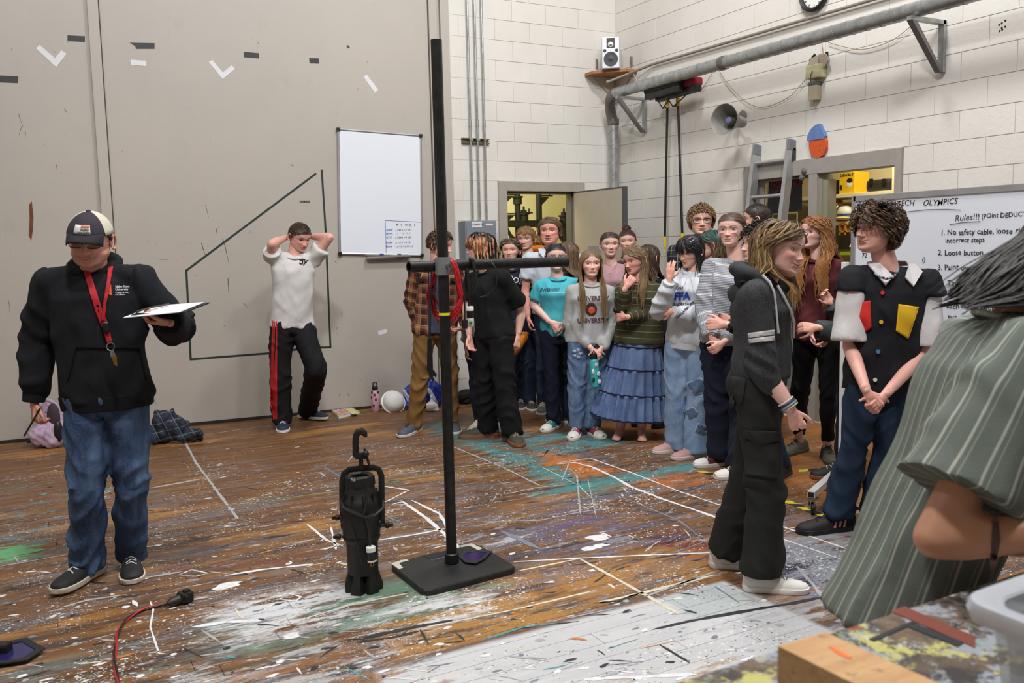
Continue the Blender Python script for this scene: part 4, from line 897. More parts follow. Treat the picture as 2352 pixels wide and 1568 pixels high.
obj('lettering', text_mb('750', .017, LP_(806, 1104, -36*sL*.93), nz(RH*.9-FH*.35), UP, .003, .02), M_white, gf)
for k in range(6):
    a = 2*math.pi*k/6+.25; u_ = RH*math.cos(a)+FH*math.sin(a); w_ = -RH*math.sin(a)+FH*math.cos(a)
    b = MB(); c0, c1 = cz_(1300)+u_*24*sL, cz_(1350)+u_*36*sL; c1[2] = max(c1[2], .004)
    b.loft([[c+w_*h_*sL*sx_2+u_*o_*sL for sx_2, o_ in ((-1, -8), (1, -8), (.8, 8), (-.8, 8))] for c, h_ in ((c0, 8), (c1+UP*.03, 15), (c1-UP*(c1[2]-.003), 16))]); obj('cooling_fin', b, M_lt, sl)
for k in range(10):
    a = 2*math.pi*k/10; u_ = RH*math.cos(a)+FH*math.sin(a); w_ = -RH*math.sin(a)+FH*math.cos(a); b = MB(); b.box((cz_(1152)+cz_(1128))/2+u_*41*sL, (.012, .004, .05), np.array([u_, w_, UP]).T); obj('rib', b, M_lt, sl)
b = MB(); yk = [LP_(x, y, -.0) for x, y in ((789, 1205), (786, 1150), (786, 1105), (790, 1088), (802, 1078), (830, 1075), (858, 1073), (870, 1078), (876, 1092), (877, 1150), (877, 1205))]
b.tube(yk, .014, 8, flat=.22, ref=FH); yo = obj('yoke', b, M_lt, sl, True)
for x, y, w in ((780, 1188, -1), (885, 1206, 1), (783, 1232, -1)):
    P = LP_(x, y, -.01); b = MB(); b.lathe([(.006, -.03), (.006, .0), (.012, .0), (.014, .02)][::-1] if 0 else [(.006, -.03), (.006, 0), (.013, .002), (.014, .016), (.01, .02)], P, RH*w, 12); b.box(P+RH*w*.02, (.03, .012, .012)); obj('locking_knob', b, M_lt, sl, True)
for s_ in (-1, 1): b = MB(); b.lathe([(.02, 0), (.02, .012), (.01, .016)], cz_(1203)+RH*s_*.088-RH*s_*.01, RH*s_, 18); obj('tilt_disc', b, M_lt, yo, True)
b = MB(); b.tube([LP_(830, 1078), LP_(829, 1050)], .010, 10); b.box(LP_(829, 1046), (.05, .03, .03), np.array([RH, FH, UP]).T, ch=.004)
b.tube([LP_(817, 1048), LP_(817, 1010), LP_(818, 1000), LP_(822, 993), LP_(830, 990), LP_(838, 996), LP_(842, 1003)], [.015, .016, .016, .018, .018, .015, .005], 8); obj('hook_clamp', b, M_lt, sl, True)
b = MB(); b.tube([LP_(837, 1030, -.02), LP_(848, 1068, -.02)], .006, 8); b.ball(LP_(840, 1042, -.02), .016, 10, 8); obj('clamp_bolt', b, M_lt, sl, True)
b = MB(); R2 = lambda x, y: LP_(x, y, -.09)
b.tube([R2(845, 1120), R2(840, 1160), R2(832, 1188)], .007, 7)
b.tube([LP_(783, 1150, -.03), LP_(790, 1166, -.08), R2(815, 1178), R2(840, 1188), R2(862, 1182), LP_(880, 1166, -.05), LP_(881, 1150, -.02)], .0075, 7); b.tube([R2(840, 1190), R2(848, 1220), R2(850, 1252)], .006, 7); b.tube([R2(795, 1190), R2(812, 1225), R2(826, 1270), R2(832, 1300)], .002, 5); obj('power_lead', b, M_bc, sl, True)
P, Q = R2(851, 1254), R2(855, 1290); v2 = nz(Q-P); L = np.linalg.norm(Q-P); b = MB()
b.lathe([(.016, 0), (.022, .004), (.022, L*.32)], P, v2, 16, 0); b.lathe([(.021, L*.32), (.021, L*.85)], P, v2, 16, 1); b.lathe([(.021, L*.85), (.021, L*.95), (.004, L)], P, v2, 16, 0); pg = obj('stage_plug', b, [M_white, M_bk], sl, True)
b = MB(); [b.tube([Q+RH*o_, Q+RH*o_-UP*.022], .003, 6) for o_ in (-.006, .006)]; obj('brass_pin', b, mat('brass', S(180, 140, 60), .35, .9), pg)
# ---- colour gel frames on the floor
Ng = NT('blue_gel'); Ng.b.inputs['Base Color'].default_value = S(38, 32, 84); Ng.b.inputs['Roughness'].default_value = .15; M_gel = Ng.m
def gel(pts, z, lab, th=.004, inner=.72, tilt=None):
    c = [onZ(x, y, z) for x, y in pts]; ce = sum(c)/len(c); t = thing('gel_frame', lab, 'gel frame', ce-UP*.0, None)
    if tilt is not None:
        for i in range(len(c)): c[i] = c[i]+UP*tilt[i]
    b = MB(); ci = [ce+(p-ce)*inner+UP*0 for p in c]; n_ = len(c)
    b.loft([c, [p+UP*th for p in c], [p+UP*th for p in ci], ci], cap=False); b.f += [(3*n_+i, 3*n_+(i+1) % n_, (i+1) % n_, i) for i in range(n_)]; b.mi += [0]*n_; obj('card_frame', b, mat('frame_black', S(30, 29, 32), .6), t)
    b = MB(); b.prism([ce+(p-ce)*(inner+.03)+UP*th*.35 for p in c], UP*.001); obj('gel_sheet', b, M_gel, t)
gel([(1053, 1278), (1064, 1268), (1098, 1264), (1131, 1266), (1112, 1285), (1092, 1295), (1068, 1292)], .034, 'dark blue gel frame lying on the black base by the pole')
gel([(-60, 1500), (-30, 1485), (62, 1472), (104, 1491), (62, 1518), (15, 1525), (-30, 1530)], .014, 'dark blue gel frame on the floor at lower left edge', .006, .74, [0, 0, .01, .0, 0, 0, 0])
b = MB(); b.box(onZ(-3, 1490, .03), (.09, .05, .05), np.array([RH, FH, UP]).T, ch=.01); tag(obj('black_bracket', b, M_bk), 'small black bracket end lying by the gel frame at left edge', 'bracket')
# ---- red and black power cord with plug
cp_ = [(282, 1600), (270, 1560), (264, 1520), (266, 1480), (274, 1445), (300, 1415), (340, 1396), (385, 1386)]
pc = thing('power_cord', 'red and black twisted cord ending in a black plug on the floor', 'cord', onZ(300, 1420, 0))
base_ = [onZ(x, y, .008) for x, y in cp_]; Q = []
for i in range(len(base_)-1):
    p0, p1, p2, p3 = base_[max(i-1, 0)], base_[i], base_[i+1], base_[min(i+2, len(base_)-1)]
    for t in np.linspace(0, 1, 12)[:-1]: Q.append(.5*((2*p1)+(-p0+p2)*t+(2*p0-5*p1+4*p2-p3)*t*t+(-p0+3*p1-3*p2+p3)*t**3))
for ph, m_, nm in ((0, M_rc, 'red_wire'), (math.pi, M_bc, 'black_wire')):
    b = MB(); pts = []
    for i, p in enumerate(Q):
        t = nz(Q[min(i+1, len(Q)-1)]-Q[max(i-1, 0)]); s_ = np.cross(t, UP); a = ph+i*.22; pts.append(p+s_*.0038*math.cos(a)+UP*.0035*math.sin(a))
    b.tube(pts, .0042, 7); obj(nm, b, m_, pc, True)
P, Q2 = onZ(384, 1386, .02), onZ(412, 1376, .022); t = nz(Q2-P); b = MB(); b.tube([P, P+t*.02, Q2], [.008, .02, .022], 12); obj('plug_boot', b, mat('dark_brown_rubber', S(44, 38, 28), .5), pc, True)
Rp = np.array([t, np.cross(UP, t), UP]).T; b = MB(); b.box(Q2+t*.028+UP*.004, (.055, .06, .045), Rp, ch=.008); b.box(Q2+t*.02+UP*.004, (.022, .078, .03), Rp, ch=.006); b.box(Q2+t*.035+UP*.006, (.03, .03, .058), Rp, ch=.006); obj('socket_body', b, M_bk, pc)
# ---- small goods by the grey wall
C = onZ(863, 944, 0); h_ = W(862, 895, dist(C))[2]; zt_ = W(862, 880, dist(C))[2]
wbm = thing('water_bottle', 'pale pink water bottle with dark stickers and black loop lid by wall', 'bottle', C)
M_pink = mat('pink_enamel', S(214, 164, 182), .4); b = MB(); b.lathe([(.036, 0), (.041, .006), (.041, h_-.025), (.03, h_-.005), (.026, h_)], C, UP, 24); obj('body', b, M_pink, wbm, True)
b = MB(); b.lathe([(.029, h_-.002), (.03, h_+.03), (.024, h_+.036)], C, UP, 20); b.tube([C+RH*.022+UP*(h_+.03), C+RH*.02+UP*(zt_+.005), C-RH*.016+UP*(zt_+.005), C-RH*.016+UP*(h_+.03)], .006, 6); obj('lid', b, M_bk, wbm, True)
for dx, zz_, m_ in ((-.025, .19, 0), (.032, .19, 0), (-.030, .14, 1), (.012, .12, 1), (-.012, .06, 0), (.0, .165, 1)):
    b = MB(); s_ = math.sqrt(.0415**2-dx*dx); b.box(C+RH*dx-FH*s_+UP*zz_, (.02, .003, .026), np.array([nz(RH+FH*dx*24), nz(FH-RH*dx*24), UP]).T, ch=.001); obj('sticker', b, mat('sticker_brown', S(92, 66, 54), .6) if m_ else mat('sticker_dark', S(50, 40, 44), .6), wbm)
def softblob(name, parts, vox, m, base, seed, lam=.06, amp=.008, lab=None, cat=None, par=None, sm=4, col=False):
    b = MB(); [b.ball(*p) if len(p) == 2 else b.capsule(*p) for p in parts]
    v, f, nn = prims_remesh(b, vox, sm); w = waves(v, seed, lam); v = v+nn*(w[:, None]*amp); v[:, 2] = np.maximum(v[:, 2], .002)
    o = MB(); o.v = list(map(tuple, v)); o.f = f; o.mi = [0]*len(f); o.c = [(1, 1, 1)]*len(v)
    r = obj(name, o, m, par, True, base=base, recalc=False)
    if lab: tag(r, lab, cat)
    return r
# notebook
C = onZ(792, 950, 0); q = [onZ(x, y, 0) for x, y in ((760, 945), (795, 936), (826, 950), (778, 962))]
nbk = thing('notebook', 'orange patterned notebook lying closed on floor by the wall', 'notebook', C)
b = MB(); b.prism([p+UP*.001 for p in q], UP*.022); obj('pages', b, M_white, nbk)
Np = NT('patterned_cover'); g = Np.n('NewGeometry').outputs['Position']; vo = Np.n('TexVoronoi'); Np.set(vo.inputs['Vector'], g); vo.inputs['Scale'].default_value = 45
Np.set(Np.b.inputs['Base Color'], Np.mix(.45, vo.outputs['Color'], S(190, 110, 50))); b = MB(); b.prism([p+UP*.023 for p in q], UP*.003); obj('cover', b, Np.m, nbk)
b = MB(); qq = [onZ(x, y, .027) for x, y in ((794, 939), (812, 938), (824, 949), (808, 951))]; b.prism(qq, UP*.001); obj('sticky_note', b, mat('note_yellow', S(206, 200, 140), .7), nbk)
# dust masks
M_mask = mat('mask_white2', S(226, 226, 224), .6, var=.05)
C = onZ(904, 944, .0); hh = thing('hard_hat', 'white hard hat with visor lying on its side left of the blue bag', 'hat', C)
u_ = nz(RH*.25-FH*.5+UP*.35); b = MB(); b.lathe([(.108, 0), (.104, .032), (.088, .068), (.056, .092), (.008, .10)], C+UP*.088, nz(-FH*.75+RH*.35+UP*.45), 24); obj('shell', b, M_mask, hh, True)
b = MB(); b.lathe([(.109, -.008), (.12, -.005), (.12, .004), (.109, .004)], C+UP*.088, nz(-FH*.75+RH*.35+UP*.45), 24); obj('brim', b, M_mask, hh, True)
b = MB(); b.tube([onZ(880, 922, .02), onZ(893, 934, .012), onZ(920, 933, .012), onZ(938, 925, .012)], .010, 6, flat=.5); b.tube([onZ(880, 912, .03), onZ(884, 920, .06)], .02, 8); obj('chin_strap', b, M_mask, hh, True)
C = onZ(992, 945, 0); softblob('white_cap', [(C+UP*.05, (.06, .05, .05)), (C+UP*.03, .035, C+UP*.15-RH*.0, .012), (C+RH*.04+UP*.02, .03)], .008, M_mask, C, 5, .05, .003, 'crumpled white cloth cap on floor before the blue bag', 'cap')
# blue sports bag / jacket
Nb = NT('blue_nylon'); g = Nb.n('NewGeometry').outputs['Position']; wv = Nb.n('TexWave'); wv.wave_type = 'BANDS'; Nb.set(wv.inputs['Vector'], Nb.scale(g, (1, .2, .7), (0, 0, 0), (0, .6, 0))); wv.inputs['Scale'].default_value = 1.8; wv.inputs['Distortion'].default_value = .6
Nb.set(Nb.b.inputs['Base Color'], Nb.mix(Nb.ramp(wv.outputs['Fac'], .93, .95), S(24, 46, 140), S(190, 200, 220))); Nb.b.inputs['Roughness'].default_value = .5
C = onZ(972, 936, 0); softblob('blue_jacket', [(C-RH*.12+UP*.11, (.07, .07, .12)), (C+UP*.16, (.10, .08, .17)), (C+RH*.11+UP*.12, (.09, .08, .14)), (C+RH*.02+UP*.27, (.05, .05, .08)), (C-RH*.02+UP*.05, (.2, .08, .05))], .010, Nb.m, C, 7, .09, .012, 'royal blue jacket with white stripes heaped against the wall', 'jacket')
C = onZ(1072, 926, 0); softblob('black_bag', [(C+UP*.07, (.09, .07, .075)), (C+RH*.06+UP*.08, (.06, .06, .07)), (C-RH*.05+UP*.06, (.05, .06, .07))], .009, mat('black_cloth', S(16, 16, 18), .8), C, 9, .06, .008, 'small black bag on the floor beside the block wall', 'bag')
# ---- lavender backpack
C = onZ(108, 1028, 0); dB = dist(C); bp = thing('backpack', 'lavender backpack leaning on the grey wall behind the man in cap', 'backpack', C)
M_lav = mat('lavender_nylon', S(176, 152, 174), .6, var=.08, bump=.2); M_lavd = mat('dark_lining', S(60, 48, 56), .8)
Wb = lambda x, y, o=0: W(x, y, dB+o)
softblob('main_body', [(Wb(112, 985, .10), .10), (Wb(95, 1000, .03), .09), (Wb(125, 1005, .04), .10), (Wb(120, 950, .16), .085), (Wb(100, 930, .16), .05), (Wb(140, 960, .16), .08)], .010, M_lav, C, 11, .07, .007, par=bp)
b = MB(); b.ball(Wb(124, 955, .08), (.055, .04, .11), 18, 12, rot=np.array([RH, FH, UP]).T); obj('back_panel', b, M_lavd, bp, True)
for pts, r in (([(88, 900), (93, 896), (101, 903), (106, 915)], .014), ([(100, 915), (118, 922), (134, 935), (141, 965), (142, 990)], .017), ([(101, 925), (100, 950), (104, 975), (114, 995)], .012), ([(97, 935), (112, 950), (110, 980)], .009), ([(112, 1000), (104, 1022), (112, 1032), (120, 1020)], .010)):
    b = MB(); b.tube([Wb(x, y, .02+(.06 if y < 990 else -.02)) for x, y in pts], r, 8, flat=.35, ref=FH); obj('strap', b, M_lav, bp, True)
b = MB(); b.box(Wb(67, 1014, .02), (.035, .02, .02), ch=.003); obj('buckle', b, M_bk, bp)
C = onZ(141, 1024, 0); b = MB(); b.capsule(C+UP*.05-RH*.01, .05, C+UP*.05+FH*.12, .05, 16); tag(obj('travel_mug', b, mat('mug_cream', S(190, 182, 160), .4), None, True), 'cream mug lying behind the man\'s leg beside the backpack', 'mug')
b = MB(); C2 = Wb(134, 990, -.02); b.ball(C2, (.035, .03, .09), 16, 10); tag(obj('black_flask', b, M_bk, None, True), 'black rounded flask between the backpack and man\'s leg', 'flask')
# ---- plaid shirt heap
def plaid_mat(name, base, c1, c2, sc, th=.9, attr='fab', c3=None):
    Nn = NT(name); v = Nn.attr(attr).outputs['Vector']; sp_ = Nn.n('SeparateXYZ', Vector=v)
    def st(o, per, w, ph=0.):
        m_ = Nn.math('FRACT', Nn.math('ADD', Nn.math('DIVIDE', o, per), ph)); return Nn.math('LESS_THAN', m_, w)
    a, b_ = sp_.outputs[0], sp_.outputs[2]; c = base
    wa = Nn.math('ADD', st(a, sc, .42), st(b_, sc, .42)); c = Nn.mix(Nn.math('MULTIPLY', wa, .5), base, c1)
    if c3: wb_ = Nn.math('ADD', st(a, sc, .2, .35), st(b_, sc, .2, .35)); c = Nn.mix(Nn.math('MULTIPLY', wb_, .5), c, c3)
    wl2 = Nn.math('MAXIMUM', st(a, sc, .055, .1), st(b_, sc, .055, .1)); c = Nn.mix(Nn.math('MULTIPLY', wl2, th), c, c2)
    Nn.set(Nn.b.inputs['Base Color'], c); Nn.b.inputs['Roughness'].default_value = .85; return Nn.m
Nq = plaid_mat('navy_plaid', S(40, 46, 62), S(26, 28, 40), S(120, 132, 150), .09, .7)
C = onZ(400, 1016, 0); o = softblob('shirt_heap', [(C-RH*.10+UP*.08, (.12, .10, .09)), (C-RH*.08+UP*.17, (.09, .09, .10)), (C+RH*.03+UP*.13, (.10, .09, .10)), (C+RH*.12+UP*.05, (.13, .07, .05)), (C+RH*.06+UP*.09, .045, C+RH*.22+UP*.08-FH*.03, .035), (C-RH*.12+UP*.25, .03, C+RH*.0+UP*.25, .03)], .010, Nq, C, 13, .09, .012, 'crumpled navy plaid flannel shirt heaped on the floor', 'shirt')
def add_fab(o, P):
    a = o.data.attributes.new('fab', 'FLOAT_VECTOR', 'POINT'); a.data.foreach_set('vector', np.asarray(P, float).ravel())
vv = np.array([tuple(q.co) for q in o.data.vertices]); add_fab(o, np.stack([vv[:, 0]+.4*vv[:, 2], vv[:, 1], vv[:, 2]*1.3-.3*vv[:, 0]], 1))
# ---- hazard tape on the floor
M_hy = mat('hazard_yellow', S(196, 186, 50), .6, var=.15, vscale=30); M_hb = mat('hazard_black', S(36, 36, 30), .6)
def hazard(P, Q, lab, w=.052, seg=.075):
    t = nz(Q-P); s_ = np.cross(UP, t); L = np.linalg.norm(Q-P); y_ = MB(); n = int(L/seg); k = 0
    o = MB()
    for i in range(n):
        a = P+t*i*seg; c = P+t*(i+1)*seg; sk = t*.03
        o.prism([a-s_*w/2, c-s_*w/2, c+s_*w/2+sk, a+s_*w/2+sk], UP*.0012, mi=i % 2)
    tag(obj('hazard_tape', o, [M_hy, M_hb]), lab, 'tape', 'hazard tape lines on the floor')
A, B_, C_ = onZ(1602, 1080, .0006), onZ(1700, 1108, .0006), onZ(1945, 1206, .0006)
hazard(A, onZ(1690, 1104, .0006), 'worn yellow and black hazard tape left of the cargo trouser leg'); hazard(onZ(1800, 1148, .0006), C_, 'yellow and black hazard tape right of the cargo trousers by the caster'); hazard(onZ(1830, 1082, .0006), onZ(1960, 1070, .0006), 'yellow and black hazard tape behind the red haired girl\'s shoes')
# ---- painted lines on the floor
b = MB(); bm2 = {}
rs = random.Random(21)
def fline(pts, w, key, z=.0007, rag=.35):
    B2 = bm2.setdefault(key, MB()); P = []
    for i in range(len(pts)-1):
        A, C = onZ(*pts[i]), onZ(*pts[i+1]); n = max(2, int(np.linalg.norm(C-A)/.035))
        P += [A+(C-A)*k/n for k in range(n)]
    P.append(onZ(*pts[-1])); L = []; R_ = []
    for i, p in enumerate(P):
        t = nz(P[min(i+1, len(P)-1)]-P[max(i-1, 0)]); s_ = np.cross(UP, t); ww = w*(1+rs.uniform(-rag, rag))/2*(.3 if i in (0, len(P)-1) else 1)
        L.append(p+s_*ww+UP*z); R_.append(p-s_*ww*(1+rs.uniform(-.2, .2))+UP*z)
    n = len(P); B2.add(L+R_, [(i, i+1, n+i+1, n+i) for i in range(n-1)])
Wh = 'white'; Cr = 'cream'; Gy = 'grey'
for pts, w, key in [([(1280, 1065), (1320, 1062), (1360, 1072), (1410, 1095), (1450, 1118), (1520, 1145), (1600, 1172), (1680, 1200)], .022, Wh), ([(1355, 1052), (1450, 1085), (1560, 1128), (1690, 1172)], .014, Wh), ([(1280, 1063), (1355, 1052)], .010, Wh),
    ([(1690, 1172), (1950, 1262)], .014, Wh), ([(1790, 1235), (1950, 1290)], .012, Wh), ([(1180, 1290), (1340, 1281), (1500, 1274), (1662, 1268)], .016, Wh), ([(1330, 1282), (1400, 1320), (1490, 1370), (1560, 1410)], .018, Cr), ([(1190, 1311), (1330, 1283)], .012, Cr),
    ([(700, 1420), (820, 1385), (940, 1362)], .014, Cr), ([(0, 1300), (60, 1290), (160, 1272)], .012, Gy), ([(425, 1015), (450, 1062), (500, 1130), (547, 1192)], .018, Gy), ([(900, 1158), (925, 1152), (980, 1190), (1020, 1225), (1060, 1265)], .022, Wh), ([(880, 1155), (940, 1125), (870, 1115)], .014, Wh), ([(945, 1148), (1010, 1180), (1030, 1215)], .018, Wh),
    ([(895, 1160), (935, 1158)], .012, Wh), ([(705, 1203), (750, 1240), (790, 1255)], .016, Wh), ([(760, 1210), (772, 1262)], .014, Wh), ([(735, 1262), (790, 1250)], .012, Wh), ([(870, 1240), (950, 1228), (1025, 1213)], .018, Wh), ([(1050, 1200), (1140, 1197), (1240, 1195), (1310, 1180), (1400, 1165)], .010, Gy),
    ([(900, 1090), (1000, 1078), (1160, 1060)], .008, Cr), ([(1040, 1025), (1100, 1050), (1160, 1075), (1240, 1115)], .014, Gy), ([(1240, 1070), (1330, 1115), (1365, 1150)], .005, Wh), ([(1480, 1370), (1660, 1306)], .012, Gy), ([(1370, 1385), (1480, 1360), (1640, 1320)], .022, Cr), ([(980, 1440), (1180, 1400), (1370, 1355)], .012, Cr),
    ([(1300, 1420), (1420, 1395)], .01, Gy), ([(1150, 1218), (1240, 1260)], .03, 'slate'), ([(1310, 1055), (1290, 1105)], .010, Gy), ([(1325, 1090), (1333, 1180)], .010, Gy), ([(1350, 1100), (1370, 1190)], .006, Gy), ([(340, 1500), (372, 1495)], .02, Gy), ([(345, 1380), (352, 1400), (345, 1440), (365, 1500), (382, 1502)], .007, Wh),
    ([(410, 1320), (440, 1308), (478, 1316), (450, 1323), (415, 1322)], .009, Wh), ([(635, 1373), (660, 1362), (692, 1370), (680, 1380), (640, 1376)], .009, Wh), ([(305, 1378), (316, 1392)], .018, Wh), ([(515, 1322), (600, 1308), (720, 1295)], .02, Wh), ([(0, 1130), (60, 1118), (140, 1106)], .012, 'teal'), ([(30, 1060), (70, 1050), (92, 1052)], .008, 'yellow'), ([(65, 1060), (118, 1052)], .010, 'yellow'),
    ([(500, 1165), (640, 1145), (780, 1128), (980, 1092), (1160, 1070)], .008, 'green'), ([(700, 1078), (745, 1072), (790, 1100)], .010, 'blue'), ([(1425, 1140), (1560, 1195), (1610, 1235)], .012, 'slate'), ([(1545, 1270), (1600, 1250), (1680, 1225)], .012, 'slate'), ([(560, 985), (700, 968), (940, 938)], .012, 'yellow'), ([(440, 1003), (560, 985)], .008, Cr), ([(1010, 940), (1070, 932)], .010, Cr), ([(700, 985), (830, 965)], .006, Gy),
    ([(1900, 1200), (1800, 1215)], .008, Wh), ([(1830, 1300), (1870, 1345), (1905, 1390)], .022, Gy), ([(1820, 1262), (1850, 1300)], .012, Gy), ([(1340, 1560), (1600, 1548)], .022, Wh), ([(1500, 1445), (1590, 1425), (1700, 1405), (1820, 1385), (1920, 1365)], .022, 'black'), ([(1570, 1400), (1600, 1408)], .018, 'black'), ([(1515, 1480), (1585, 1522)], .012, 'black'), ([(1365, 1385), (1420, 1380), (1470, 1362)], .016, 'black'), ([(835, 1465), (950, 1440), (1040, 1424)], .026, 'black'), ([(965, 1445), (985, 1480)], .010, 'black'), ([(1640, 1345), (1700, 1385)], .008, 'slate'),
    ([(820, 1475), (905, 1463), (960, 1450)], .018, 'black'), ([(600, 1405), (640, 1380)], .012, Wh), ([(440, 1440), (520, 1428), (600, 1425)], .025, Wh), ([(140, 1395), (200, 1378), (290, 1365)], .016, Gy), ([(280, 1340), (300, 1332), (420, 1312)], .02, Gy), ([(1160, 1135), (1230, 1120), (1300, 1112)], .006, Wh), ([(1700, 1170), (1740, 1180)], .008, Wh), ([(350, 1120), (460, 1100)], .03, Gy), ([(1280, 1430), (1200, 1440), (1110, 1470)], .012, 'teal')]:
    fline(pts, w, key)
for k in range(300):                                   # loose brush scrapes
    x = rs.uniform(0, 1750); y = rs.uniform(1030, 1560)
    if x > 1500 and y > 1430: continue
    a = rs.gauss(-.12, .25) if rs.random() < .75 else rs.uniform(-1.2, 1.2); L = rs.uniform(8, 60)*(y-850)/420
    fline([(x, y), (x+L*.5*math.cos(a), y+L*.5*math.sin(a)*.6+rs.uniform(-2, 2)), (x+L*math.cos(a), y+L*math.sin(a)*.6)], rs.uniform(.003, .013), rs.choice([Wh, Gy, Gy, Cr, 'slate', 'black', 'black', 'black', 'teal', 'orange']), .0005, .7)
def blotch(x, y, r, key, z=.00055):
    B2 = bm2.setdefault(key, MB()); C = onZ(x, y); n = 14; ph = rs.random()*6; pts = []
    for i in range(n):
        a = 2*math.pi*i/n; q = r*(1+.3*math.sin(2*a+ph)+.25*rs.uniform(-1, 1)); pts.append(C+np.array((q*1.5*math.cos(a), q*math.sin(a)*.75, z)))
    B2.add(pts, [tuple(range(n))])
for k in range(420):
    x = rs.uniform(0, 1800); y = rs.uniform(1010, 1566)
    blotch(x, y, rs.choice((.004, .005, .007, .010, .014)), rs.choice([Wh, Wh, Wh, Gy, Cr, 'slate', 'black']))
for x, y, r, k_ in ((35, 1272, .07, 'green'), (520, 1345, .05, Wh), (1372, 1235, .05, Wh), (1370, 1255, .045, Wh), (1415, 1240, .05, 'slate'), (100, 1135, .02, 'teal'), (1230, 1135, .03, 'teal'), (670, 1460, .03, Wh), (300, 1110, .02, 'teal'), (1310, 1515, .014, 'black'), (1540, 1520, .012, 'black')): blotch(x, y, r, k_)
pc_ = dict(white=S(222, 222, 224), cream=S(212, 206, 184), grey=S(168, 168, 168), slate=S(122, 126, 140), teal=S(84, 146, 150), yellow=S(178, 168, 74), green=S(96, 160, 112), blue=S(92, 134, 178), black=S(44, 46, 50), orange=S(196, 118, 56))
for k, B2 in bm2.items():
    o = obj('paint_stroke', B2, mat('floor_paint_'+k, pc_[k], .55, var=.12, vscale=40), floor, recalc=False); o['kind'] = 'stuff'
# ---- work table, timber block and tub in the foreground
Nt = NT('paint_crusted_top'); g = Nt.n('NewGeometry').outputs['Position']; c = Nt.mix(Nt.ramp(Nt.noise(g, 7, 6, .7), .42, .58), S(50, 46, 44), S(112, 92, 74))
c = Nt.mix(Nt.ramp(Nt.noise(Nt.scale(g, (1, 1, 1), (4, 2, 1)), 9, 7, .75), .50, .55), c, S(150, 156, 164)); c = Nt.mix(Nt.ramp(Nt.noise(Nt.scale(g, (1, 1, 1), (9, 2, 1)), 8, 7, .75), .56, .60), c, S(188, 184, 110))
c = Nt.mix(Nt.ramp(Nt.noise(Nt.scale(g, (1, 1, 1), (1, 7, 1)), 12, 7, .7), .60, .63), c, S(204, 206, 206)); c = Nt.mix(Nt.ramp(Nt.noise(Nt.scale(g, (1, 1, 1), (6, 6, 1)), 9, 7, .7), .58, .62), c, S(30, 30, 34)); c = Nt.mix(Nt.ramp(Nt.noise(Nt.scale(g, (1, 1, 1), (16, 6, 1)), 7, 7, .7), .63, .65), c, S(140, 34, 30)); c = Nt.mix(Nt.ramp(Nt.noise(Nt.scale(g, (1, 1, 1), (2, 16, 1)), 8, 7, .7), .60, .63), c, S(112, 140, 112))
Nt.set(Nt.b.inputs['Base Color'], c); Nt.b.inputs['Roughness'].default_value = .55; Nt.bump(Nt.noise(g, 40, 6, .7), .7, .006); M_tab = Nt.m
TZ = .90; tbl = thing('work_table', 'paint-crusted work table in the lower right foreground', 'table', (1.2, .62, 0))
b = MB(); zbox(b, .45, 1.98, .15, 1.0, TZ-.045, TZ, .004); obj('tabletop', b, M_tab, tbl)
for x in (.52, 1.9):
    for y in (.22, .93): b = MB(); zbox(b, x-.04, x+.04, y-.04, y+.04, 0, TZ-.045, .004); obj('leg', b, mat('table_leg', S(120, 86, 54), .6), tbl)
b = MB(); b.prism([onZ(x, y, TZ+.0005) for x, y in ((2046, 1404), (2078, 1393), (2240, 1462), (2240, 1488))], UP*.001); obj('rust_band', b, mat('rust_band', S(120, 58, 42), .6), tbl)
b = MB(); b.prism([onZ(x, y, TZ+.0005) for x, y in ((1995, 1468), (2008, 1473), (2105, 1431), (2094, 1427))], UP*.0012); b.prism([onZ(x, y, TZ+.0005) for x, y in ((2085, 1440), (2100, 1432), (2215, 1476), (2200, 1486))], UP*.0012); obj('dark_band', b, mat('dark_band', S(34, 36, 42), .6), tbl)
hB = .09; ZB = TZ+hB; A, B_, C_ = onZ(1787, 1483, ZB), onZ(1896, 1451, ZB), onZ(1964, 1568, ZB)
e1 = B_-A; e2 = nz(C_-A); e2 = nz(e2-nz(e1)*(e2@nz(e1))*.3)*.34
b = MB(); b.prism([A, B_, B_+e2, A+e2], -UP*(hB-.001)); Nw = NT('pine_timber'); g = Nw.n('NewGeometry').outputs['Position']; f = Nw.noise(Nw.scale(g, (2, 14, 30), rot=(0, 0, .5)), 3, 4, .6)
c = Nw.mix(Nw.ramp(f, .3, .7), S(206, 166, 118), S(182, 136, 88)); c = Nw.mix(Nw.math('MULTIPLY', Nw.ramp(Nw.noise(g, 60, 5, .7), .6, .66), .7), c, S(96, 76, 66)); Nw.set(Nw.b.inputs['Base Color'], c); Nw.b.inputs['Roughness'].default_value = .6
tb_ = obj('timber_block', b, Nw.m); tag(tb_, 'square cut pine timber block with an orange mark on the table', 'block')
b = MB(); b.prism([onZ(x, y, ZB+.0003) for x, y in ((1903, 1485), (1912, 1484), (1958, 1510), (1950, 1513), (1925, 1502))], UP*.0008); obj('orange_mark', b, mat('orange_crayon', S(238, 120, 62), .7), tb_)
Nl = NT('frosted_plastic'); Nl.b.inputs['Base Color'].default_value = S(196, 200, 208); Nl.b.inputs['Roughness'].default_value = .35; Nl.b.inputs['Alpha'].default_value = .42; M_fr = Nl.m
ZT = TZ+.17; K = onZ(2200, 1372, ZT); K1 = onZ(2352, 1318, ZT); K2 = onZ(2352, 1448, ZT); u1 = nz(K1-K); u2 = nz(K2-K); u2 = nz(u2-u1*(u1@u2)*.75); u1n = u1
Rt = np.array([u1, u2, UP]).T; sA, sB = .30, .34
